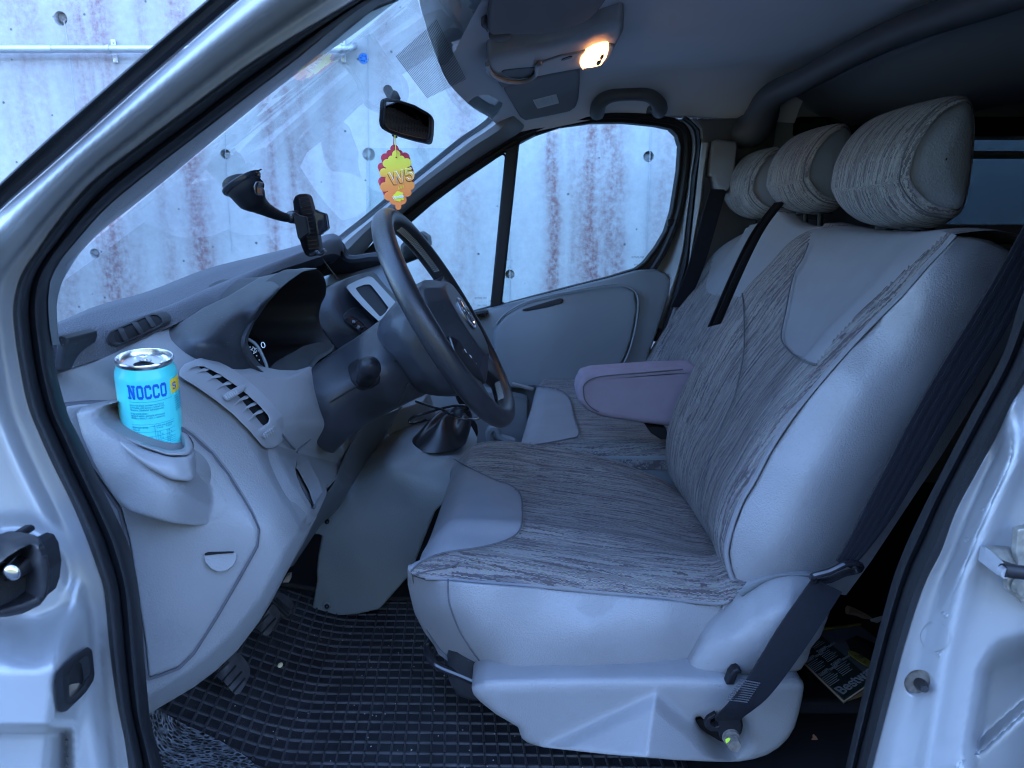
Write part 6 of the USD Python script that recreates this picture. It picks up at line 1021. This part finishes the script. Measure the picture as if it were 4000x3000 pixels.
for k in range(7): cpart(can, 'small_print', wrap(meshkit.text_mesh('socker, sotningsmedel', .0019, .0002), .0285, -.0415 - .0028 * k), 'print_teal', smooth=False)
# phone holder
J10 = lambda L: crop(800, 600, .2713, L)
phh = thing('phone_holder', 'black phone holder with a suction cup stuck to the windscreen', 'phone holder', P(1150, 900, 1.12))
cupc = P(955, 715, 1.02); c0, c1 = P(880, 762, 1.02), P(1012, 672, 1.02); cn = unit(np.cross(c1 - c0, [0, 1, 0])); cn = cn if cn[0] > 0 else -cn; rad_ = np.linalg.norm(c1 - c0) / 2; mc = (c0 + c1) / 2
part(phh, 'suction_cup', tube([mc - cn * .004, mc - cn * .003, mc + cn * .001, mc + cn * .004], [rad_ * .98, rad_ * 1.01, rad_, rad_ * .92], 40), 'gloss_black')
pa_ = [mc + cn * .003, P(955, 735, 1.02), P(985, 775, 1.03), P(1030, 812, 1.05), P(1080, 838, 1.07), P(1122, 850, 1.085)]
part(phh, 'arm', tube(pa_, [rad_ * .95, rad_ * .78, .0215, .0140, .0105, .0085, .0072, .0066], 24, 40), 'black_trim', smooth=60)
part(phh, 'pull_tab', relief(J10([(730, 252), (805, 215), (812, 226), (750, 262)]), 1.02, .004, .0008, 5), 'gloss_black')
part(phh, 'lock_lever', relief(smoothpoly(J10([(690, 470), (720, 400), (770, 400), (745, 480), (745, 560), (768, 610), (740, 605), (705, 560)]), r=3), .985, .02, .003, 5), 'gloss_black')
part(phh, 'ball_joint', T(m3.Manifold.sphere(.0095, 24).translate(list(map(float, P(1139, 848, 1.09))))), 'gloss_black')
part(phh, 'joint_nut', relief(smoothpoly(J10([(1222, 830), (1250, 815), (1290, 830), (1300, 1000), (1270, 1015), (1235, 990), (1225, 900)]), r=4), 1.085, .02, .004, 6), 'black_trim')
cra = smoothpoly(J10([(1258, 690), (1290, 610), (1350, 580), (1450, 575), (1490, 600), (1510, 650), (1545, 780), (1600, 1000), (1650, 1300), (1652, 1420), (1600, 1470), (1500, 1492), (1440, 1460), (1400, 1380), (1340, 1200), (1280, 860)]), r=10)
part(phh, 'cradle', relief(cra, rbf([(1141, 787, 1.10), (1210, 780, 1.14), (1248, 990, 1.15), (1190, 1000, 1.11)]), .014, .004, 8), 'black_trim', smooth=50)
part(phh, 'grip_pad', relief(smoothpoly(J10([(1345, 635), (1480, 615), (1500, 640), (1540, 790), (1600, 1020), (1648, 1300), (1645, 1390), (1520, 1420), (1480, 1330), (1420, 1050), (1380, 850)]), r=3), rbf([(1141, 787, 1.094), (1210, 780, 1.134), (1248, 990, 1.144), (1190, 1000, 1.104)]), .004, .001, 8), 'dark_trim', label='ribbed rubber pad of the cradle')
for k in range(14):
    q = J10([(1362 + 11.5 * k * .92, 655 + 55 * k), (1490 + 11 * k, 638 + 55 * k)]); part(phh, 'pad_rib', tube([P(*q[0], 1.098 + .0008 * k), P(*q[1], 1.126 + .0008 * k)], .0011, 4), 'black_trim')
part(phh, 'clamp_arm', relief(smoothpoly(J10([(1268, 850), (1290, 845), (1360, 890), (1450, 910), (1462, 930), (1500, 1150), (1440, 1190), (1360, 1252), (1330, 1200), (1290, 1000)]), r=4), rbf([(1145, 830, 1.075), (1195, 850, 1.085), (1205, 910, 1.085), (1165, 935, 1.075)]), .006, .002, 7), 'black_trim')
part(phh, 'clamp_arm', relief(smoothpoly(J10([(1560, 830), (1590, 797), (1640, 830), (1730, 860), (1745, 900), (1770, 1075), (1755, 1100), (1690, 1140), (1662, 1175), (1620, 1170), (1600, 1050)]), r=3), rbf([(1225, 825, 1.13), (1275, 840, 1.14), (1280, 895, 1.14), (1245, 915, 1.13)]), .012, .002, 6), 'gloss_black')
part(phh, 'foot', tube([P(*q, 1.12) for q in J10([(1510, 1445), (1560, 1440), (1600, 1415), (1640, 1440), (1690, 1430), (1715, 1390), (1735, 1425)])], .003, 7, 30), 'gloss_black')
# rear view mirror and air freshener
J8 = lambda L: crop(1400, 300, .3617, L)
rm = thing('rear_view_mirror', 'dark rear view mirror fixed to the windscreen', 'mirror', P(1580, 460, 1.36))
mo = J8([(228, 262), (245, 235), (300, 218), (420, 240), (600, 300), (740, 375), (780, 405), (797, 450), (792, 600), (778, 680), (765, 705), (740, 712), (600, 682), (450, 640), (330, 600), (245, 555), (222, 520), (213, 470)]); mg = J8([(285, 265), (300, 250), (420, 262), (600, 320), (740, 398), (768, 430), (772, 500), (765, 620), (750, 672), (730, 685), (600, 660), (450, 622), (320, 575), (280, 535), (268, 490)])
md = rbf([(1490, 390, 1.30), (1480, 500, 1.30), (1685, 460, 1.43), (1680, 555, 1.43)])
part(rm, 'housing', relief(smoothpoly(mo, r=7), lambda q: md(q), .03, .007, 8), 'dark_trim', smooth=60)
part(rm, 'mirror_glass', relief(smoothpoly(mg, r=6), lambda q: md(q) - .0012, .003, .0006, 12), 'mirror_glass', smooth=False)
part(rm, 'mirror_frame', tube([P(a, b, float(md([(a, b)])[0]) - .001) for a, b in list(smoothpoly(mg, r=6)) + [smoothpoly(mg, r=6)[0]]], .0028, 7), 'black_trim')
part(rm, 'stem', cat(T(hullpts([P(1548, 385, 1.37), P(1530, 395, 1.36), P(1540, 370, 1.38)], .008)), tube([P(1540, 385, 1.38), P(1525, 370, 1.41), P(1515, 350, 1.44)], .009, 10)), 'black_trim')
part(rm, 'toggle', relief(smoothpoly(J8([(355, 620), (405, 630), (415, 648), (395, 655), (360, 640)]), r=3), 1.325, .01, .003, 5), 'black_trim')
af = thing('air_freshener', 'yellow and orange leaf shaped air freshener cards hanging from the mirror', 'air freshener', P(1552, 706, 1.325))
def leafc(ox, oy, s=1.0):
    lob = [(408, 838, 45), (355, 885, 34), (465, 885, 34), (310, 935, 48), (520, 930, 52), (275, 1035, 48), (555, 1060, 52), (285, 1190, 52), (555, 1175, 52), (325, 1290, 48), (530, 1250, 45), (430, 1340, 58), (470, 1330, 50), (385, 1335, 48)]
    g_ = shapely.union_all([shapely.Point(*p).buffer(r_) for *p, r_ in lob] + [Polygon([(370, 860), (450, 860), (540, 1000), (545, 1180), (490, 1360), (380, 1360), (290, 1180), (290, 1000)]), shapely.Point(430, 1405).buffer(33), shapely.box(402, 1340, 458, 1405)]).buffer(-7).buffer(7)
    return np.array(J8([(a + ox, b + oy) for a, b in np.array(g_.exterior.coords)[:-1]]))
part(af, 'card', relief(leafc(-20, -62), 1.337, .0016, .0003, 9), 'card_red', label='red card behind')
part(af, 'card', relief(leafc(-12, -40), 1.334, .0016, .0003, 9), 'card_red', label='second red card behind')
cdp = part(af, 'card', relief(leafc(0, 0), 1.325, .0016, .0003, 8), 'card_yellow', label='front card fading from yellow to orange')
part(cdp, 'punch_hole', relief(J8(ell(409, 868, 10, 10, 16)), 1.3245, .001, 0, 4), 'card_red')
def word(t_, px, h, m, bold, rot, y=1.3243, ital=0.0, off=(0, 0), stroke=0):
    tm = meshkit.text_mesh(t_, h, .0003, bold); v = tm.vertices; v[:, 0] += ital * v[:, 1]; c, s_ = math.cos(rot), math.sin(rot)
    o = P(*J8([px])[0], y); return frame(tm, o + [off[0], 0, off[1]], np.array([c, 0, s_]), np.array([-s_, 0, c]), np.array([0, -1, 0]))
for k, (ox, oz, m, y) in enumerate(((-.0009, -.0009, 'black_print', 1.3246), (.0007, .0007, 'white_print', 1.3245), (0, 0, 'card_yellow', 1.3242))): part(cdp, 'lettering', word('W5', (345, 1172), .0205, m, True, math.radians(13), y, off=(ox, oz)), m, smooth=False)
spl_o = shapely.union_all([shapely.Point(a, b).buffer(r_) for a, b, r_ in ((400, 1290, 26), (430, 1270, 34), (455, 1295, 32), (425, 1315, 28), (470, 1262, 14), (395, 1325, 12), (480, 1320, 12), (445, 1335, 14))]); part(cdp, 'splash_print', relief(J8(np.array(spl_o.exterior.coords)[:-1]), 1.3246, .0005, 0, 5), 'yellow_print')
for k in range(4): part(cdp, 'splash_print', relief(J8([(425 + 17 * k, 1225 - 6 * k), (433 + 17 * k, 1220 - 6 * k), (440 + 18 * k, 1180 - 3 * k), (436 + 18 * k, 1180 - 3 * k)]), 1.3246, .0005, 0, 4), 'yellow_print')
part(cdp, 'lettering', word('Vanilla', (367, 1322), .0047, 'white_print', True, math.radians(9), 1.3242, ital=.2), 'white_print', smooth=False)
part(af, 'string', tube([P(a, b, 1.322) for a, b in J8([(395, 630), (400, 740), (408, 866)])], .0009, 5, 12), 'card_yellow'); part(af, 'string', tube([P(a, b, 1.335) for a, b in J8([(383, 630), (382, 690), (380, 740)])], .0009, 5, 12), 'card_red')

# ------------------------------------------------------------------ floor: mats, pedals, box, litter
fm = thing('floor_mat', 'black rubber floor mat with a raised grid in the driver footwell', 'mat', (-.1, 1.05, .004))
def zfl(x, y): return .006 + .42 * np.clip(-.34 - x, 0, None) ** 1.25 + .10 * np.clip(.86 - y, 0, None)
mo_ = Polygon([(-.70, .86), (-.62, .95), (-.36, .90), (-.25, .80), (.26, .77), (.26, 1.42), (-.30, 1.40), (-.62, 1.36), (-.72, 1.2)])
gx, gy = np.meshgrid(np.linspace(-.72, .5, 62), np.linspace(.76, 1.42, 34), indexing='ij'); base_m = grid(np.stack([gx, gy, zfl(gx, gy)], -1))
c_ = base_m.vertices[base_m.faces].mean(1); base_m = trimesh.Trimesh(base_m.vertices, base_m.faces[shapely.contains_xy(mo_, c_[:, 0], c_[:, 1])], process=False); base_m.remove_unreferenced_vertices(); part(fm, 'base', base_m, 'mat_rubber', smooth=True)
def rib(p, q):
    seg = shapely.LineString([p, q]).intersection(mo_); out_ = []
    for g_ in getattr(seg, 'geoms', [seg]):
        if g_.is_empty or g_.length < .01: continue
        a, b = np.array(g_.coords[0]), np.array(g_.coords[-1]); n_ = max(2, int(g_.length / .04)); t_ = np.linspace(0, 1, n_)[:, None]; l = a * (1 - t_) + b * t_; w = np.array([-(b - a)[1], (b - a)[0]]); w /= np.linalg.norm(w)
        sec = [(-.0024, -.001), (-.0013, .0032), (.0013, .0032), (.0024, -.001)]; out_.append(grid(np.stack([np.column_stack([l + w * s_, zfl(l[:, 0], l[:, 1]) + h]) for s_, h in sec], 1)))
    return out_
for x in np.arange(-.70, .5, .0208): [part(fm, 'rib', r_, 'mat_rib_highlight', smooth=False) for r_ in rib((x + .03, .74), (x - .03, 1.45))]
for y in np.arange(.77, 1.42, .0232): [part(fm, 'rib', r_, 'mat_rib_highlight', smooth=False) for r_ in rib((-.75, y + .06), (-.40, y + .018)) + rib((-.40, y + .018), (.52, y))]
part(fm, 'edge', tube([(x, y, float(zfl(x, y)) + .003) for x, y in np.array(mo_.exterior.coords)], .005, 6), 'mat_rubber', smooth=False)
cr_ = [trimesh.creation.box((.0016 * rng.uniform(.5, 1.5), .0016, .001)).apply_transform(trimesh.transformations.rotation_matrix(rng.uniform(0, 3), (0, 0, 1))).apply_translation([x, y, float(zfl(x, y)) + .0015 + .003 * rng.random()]) for x, y in zip(rng.normal(-.18, .22, 170), rng.uniform(.80, 1.30, 170)) if mo_.contains(shapely.Point(x, y))]
solo('crumbs', cat(*cr_), 'crumb', 'pale crumbs and grit scattered over the rubber mat', 'dirt', kind='stuff', smooth=False)
solo('seed', T(m3.Manifold.sphere(.006, 14).scale([1, .6, .35]).translate([-.385, 1.04, .026])) if 0 else T(m3.Manifold.sphere(.0062, 14).scale([.7, 1, .5]).translate(list(map(float, P(1095, 2598, 1.06))))), 'seed', 'single pale seed lying on the rubber mat', 'seed')
hm = [(560, 2785), (584, 2790), (700, 2850), (840, 2915), (960, 2990), (1020, 3060), (560, 3060)]
solo('sill_mat', relief(hm, rbf([(560, 2785, .83), (700, 2850, .90), (960, 2990, .84), (600, 3000, .77), (800, 3050, .76), (1020, 3060, .79)]), .01, .003, 12), 'honeycomb', 'dusty black honeycomb mat along the door sill', 'mat')
def pedal(label, o, y0, y1, lines):
    p = thing('pedal', label, 'pedal', P(*np.mean(J14(o), 0), y0), 'pedals under the dashboard'); d = rbf([(*J14([o[0]])[0], y0 + .02), (*J14([o[1]])[0], y1), (*J14([o[2]])[0], y1 + .01), (*J14([o[-2]])[0], y0 - .004), (*J14([o[-1]])[0], y0)])
    part(p, 'pad', relief(smoothpoly(J14(o), r=6), lambda q: d(q), .02, .004, 7), 'pedal_rubber')
    for L in lines: part(p, 'pad_rib', tube([P(a, b, float(d([(a, b)])[0]) - .0005) for a, b in J14(L)], .002, 6), 'ribbed_rubber')
    part(p, 'lever', tube([P(*np.mean(J14(o[:2]), 0), y0 + .02), P(*np.mean(J14(o[:2]), 0), y0 + .02) + [-.12, 0, .14]], .008, 8), 'black_trim')
pedal('clutch pedal with ribbed rubber pad, nearest the door', [(780, 800), (930, 655), (1000, 695), (1060, 770), (1085, 830), (1075, 900), (1030, 985), (985, 990), (930, 930), (880, 870)], 1.00, 1.03, [[(800, 825), (935, 675)], [(870, 860), (995, 715)], [(920, 915), (1050, 770)], [(970, 960), (1080, 830)]])
pedal('brake pedal with worn rubber pad, behind the clutch pedal', [(1160, 360), (1300, 195), (1360, 260), (1370, 320), (1330, 400), (1290, 445), (1250, 435), (1210, 395)], 1.13, 1.16, [[(1185, 360), (1310, 230)], [(1240, 410), (1365, 275)]])
pedal('accelerator pedal with long ribs, farthest from the door', [(1310, 140), (1345, 75), (1420, 110), (1490, 165), (1505, 215), (1490, 260), (1440, 275), (1380, 230)], 1.26, 1.29, [[(1330, 130), (1470, 260)], [(1345, 100), (1490, 235)], [(1370, 85), (1500, 200)]])
part(van, 'pedal_bracket', relief(J6([(340, 1250), (390, 1160), (440, 1150), (435, 1220), (420, 1255)]), 1.2, .01, .002, 6), 'grime')
# box behind the seat
J12 = lambda L: crop(3000, 2300, .4219, L)
bx_ = thing('product_box', 'dark green printed carton with grey lid lying behind the driver seat', 'box', P(3250, 2700, .98))
Ax, Bx, Dx, Ex = P(*J12([(450, 392)])[0], 1.06), P(*J12([(980, 861)])[0], .93), P(*J12([(700, 1055)])[0], .895), P(*J12([(850, 338)])[0], 1.20)
Cx = Ax + Dx - Bx; Fx = Bx + Ex - Ax
V = np.array([Ax, Bx, Dx, Cx, Ex, Fx, Dx + (Ex - Ax), Cx + (Ex - Ax)])
def face(a, b, c, d, nm, m): 
    part(bx_, nm, trimesh.Trimesh(np.array([a, b, c, d, *(np.array([a, b, c, d]) + .002 * unit(np.cross(np.array(b) - a, np.array(d) - a)))]), [[0, 1, 2], [0, 2, 3], [4, 6, 5], [4, 7, 6], [0, 4, 5], [0, 5, 1], [1, 5, 6], [1, 6, 2], [2, 6, 7], [2, 7, 3], [3, 7, 4], [3, 4, 0]], process=False), m, smooth=False)
face(Ax, Bx, Dx, Cx, 'side_wall', 'green_card'); face(Ax, Ex, Fx, Bx, 'lid', 'box_grey'); face(Cx, Dx, V[6], V[7], 'bottom', 'box_brown'); face(Bx, Fx, V[6], Dx, 'end_wall', 'box_brown'); face(Ex, Ax, Cx, V[7], 'end_wall', 'box_brown')
sx, sy = unit(Ax - Bx), unit(Ax - Cx); 
def on_side(u, v, lift=.0006): n_ = unit(np.cross(Bx - Ax, Cx - Ax)); n_ = n_ if n_[1] < 0 else -n_; return Ax + (Bx - Ax) * u + (Cx - Ax) * v + n_ * (.0022 + lift)
def ink(t_, u, v, h, m, bold=False, along=(0, 1)):
    ex = unit((Ax - Cx)); ey = unit((Ax - Bx) - ex * ((Ax - Bx) @ ex)); n_ = np.cross(ex, ey); o = on_side(u, v); 
    return frame(meshkit.text_mesh(t_, h, .0004, bold), o, ex, ey, n_)
part(bx_, 'lettering', ink('Bestway', .93, .90, .0150, 'white_print', True), 'box_ink', smooth=False)
for k, (c0_, u0) in enumerate(((.96, .02), (.5, .0))):
    for blk in range(3):
        for r_ in range(8):
            u = u0 + .04 + blk * .255 + r_ * .026
            if u > .80 - .0 * k: continue
            t_ = ['FLOCKED', 'AIRBED / SINGLE'][r_ % 2] if r_ < 2 else 'xxxxxxxxxxxxxxxxxxxx'[: int(rng.integers(13, 20))]
            if r_ < 2: part(bx_, 'small_print', ink(t_, u, c0_, .0036, 'white_print', True), 'box_ink', smooth=False)
            else:
                a, b = on_side(u, c0_, .0004), on_side(u, c0_ - rng.uniform(.26, .40), .0004); part(bx_, 'print_line', tube([a, b], .0006, 4), 'box_ink', smooth=False)
nl = unit(np.cross(Ex - Ax, Bx - Ax)); nl = nl if nl[2] > 0 else -nl
onl = lambda u, v, l=.0026: Ax + (Bx - Ax) * u + (Ex - Ax) * v + nl * l
part(bx_, 'picture', grid(np.array([[onl(u, v) for u, v in ((.28, .30), (.62, .06), (.80, .16))], [onl(u, v) for u, v in ((.22, .62), (.50, .86), (.86, .60))]])), 'gloss_black', smooth=False, label='dark picture of an airbed on the lid')
part(bx_, 'edge_print', tube([onl(.0, .0), onl(.0, 1.0)], .0001, 4), 'box_grey') if 0 else part(bx_, 'edge_print', tube([onl(.0, .02), onl(.0, 1.0)][::-1], .0022, 5), 'dull_yellow')
ctr = onl(.66, .17, .0034); ex_, ey_ = unit(Ex - Ax), unit(Ax - Bx); stq = part(bx_, 'round_sticker', frame(T(m3.Manifold.cylinder(.0006, .022, .022, 30)), ctr, ex_, unit(ey_ - ex_ * (ex_ @ ey_)), nl), 'dull_yellow')
part(stq, 'lettering', frame(meshkit.text_mesh('22cm', .0085, .0004, True), ctr - ex_ * .015 + ey_ * .002 + nl * .0009, ex_, unit(ey_ - ex_ * (ex_ @ ey_)), nl), 'black_print', smooth=False); part(stq, 'lettering', frame(meshkit.text_mesh('8.7"', .006, .0004), ctr - ex_ * .006 - ey_ * .010 + nl * .0009, ex_, unit(ey_ - ex_ * (ex_ @ ey_)), nl), 'black_print', smooth=False)
solo('dry_leaf', relief(smoothpoly(J13([(1910, 1070), (1940, 1050), (1935, 1010), (1950, 990), (1990, 1030), (2012, 1070), (1960, 1072)]), r=1), rbf([(3170, 2888, .88), (3180, 2868, .90), (3195, 2890, .875)]), .001, 0, 4), 'leaf_brown', 'small brown dry leaf on the dark sill behind the seat', 'leaf')
br2 = thing('hand_brush', 'old hand brush with wooden handle lying in the dark behind the seat', 'brush', P(3400, 2400, 1.35))
part(br2, 'handle', tube([P(*q, 1.35) for q in J12([(735, 195), (830, 225), (945, 285)])], [.009, .007, .006], 10, 12), 'box_brown'); part(br2, 'bristles', cat(*[tube([P(*J12([(950 + 12 * k, 280 - 3 * k)])[0], 1.34), P(*J12([(975 + 14 * k, 345 - 10 * k)])[0], 1.33)], .0016, 4) for k in range(9)]), 'grey_print', kind='stuff')
part(br2, 'brush_hook', tube([P(*q, 1.36) for q in J12([(820, 245), (850, 300), (870, 305), (860, 260)])], .003, 6, 16), 'box_brown')
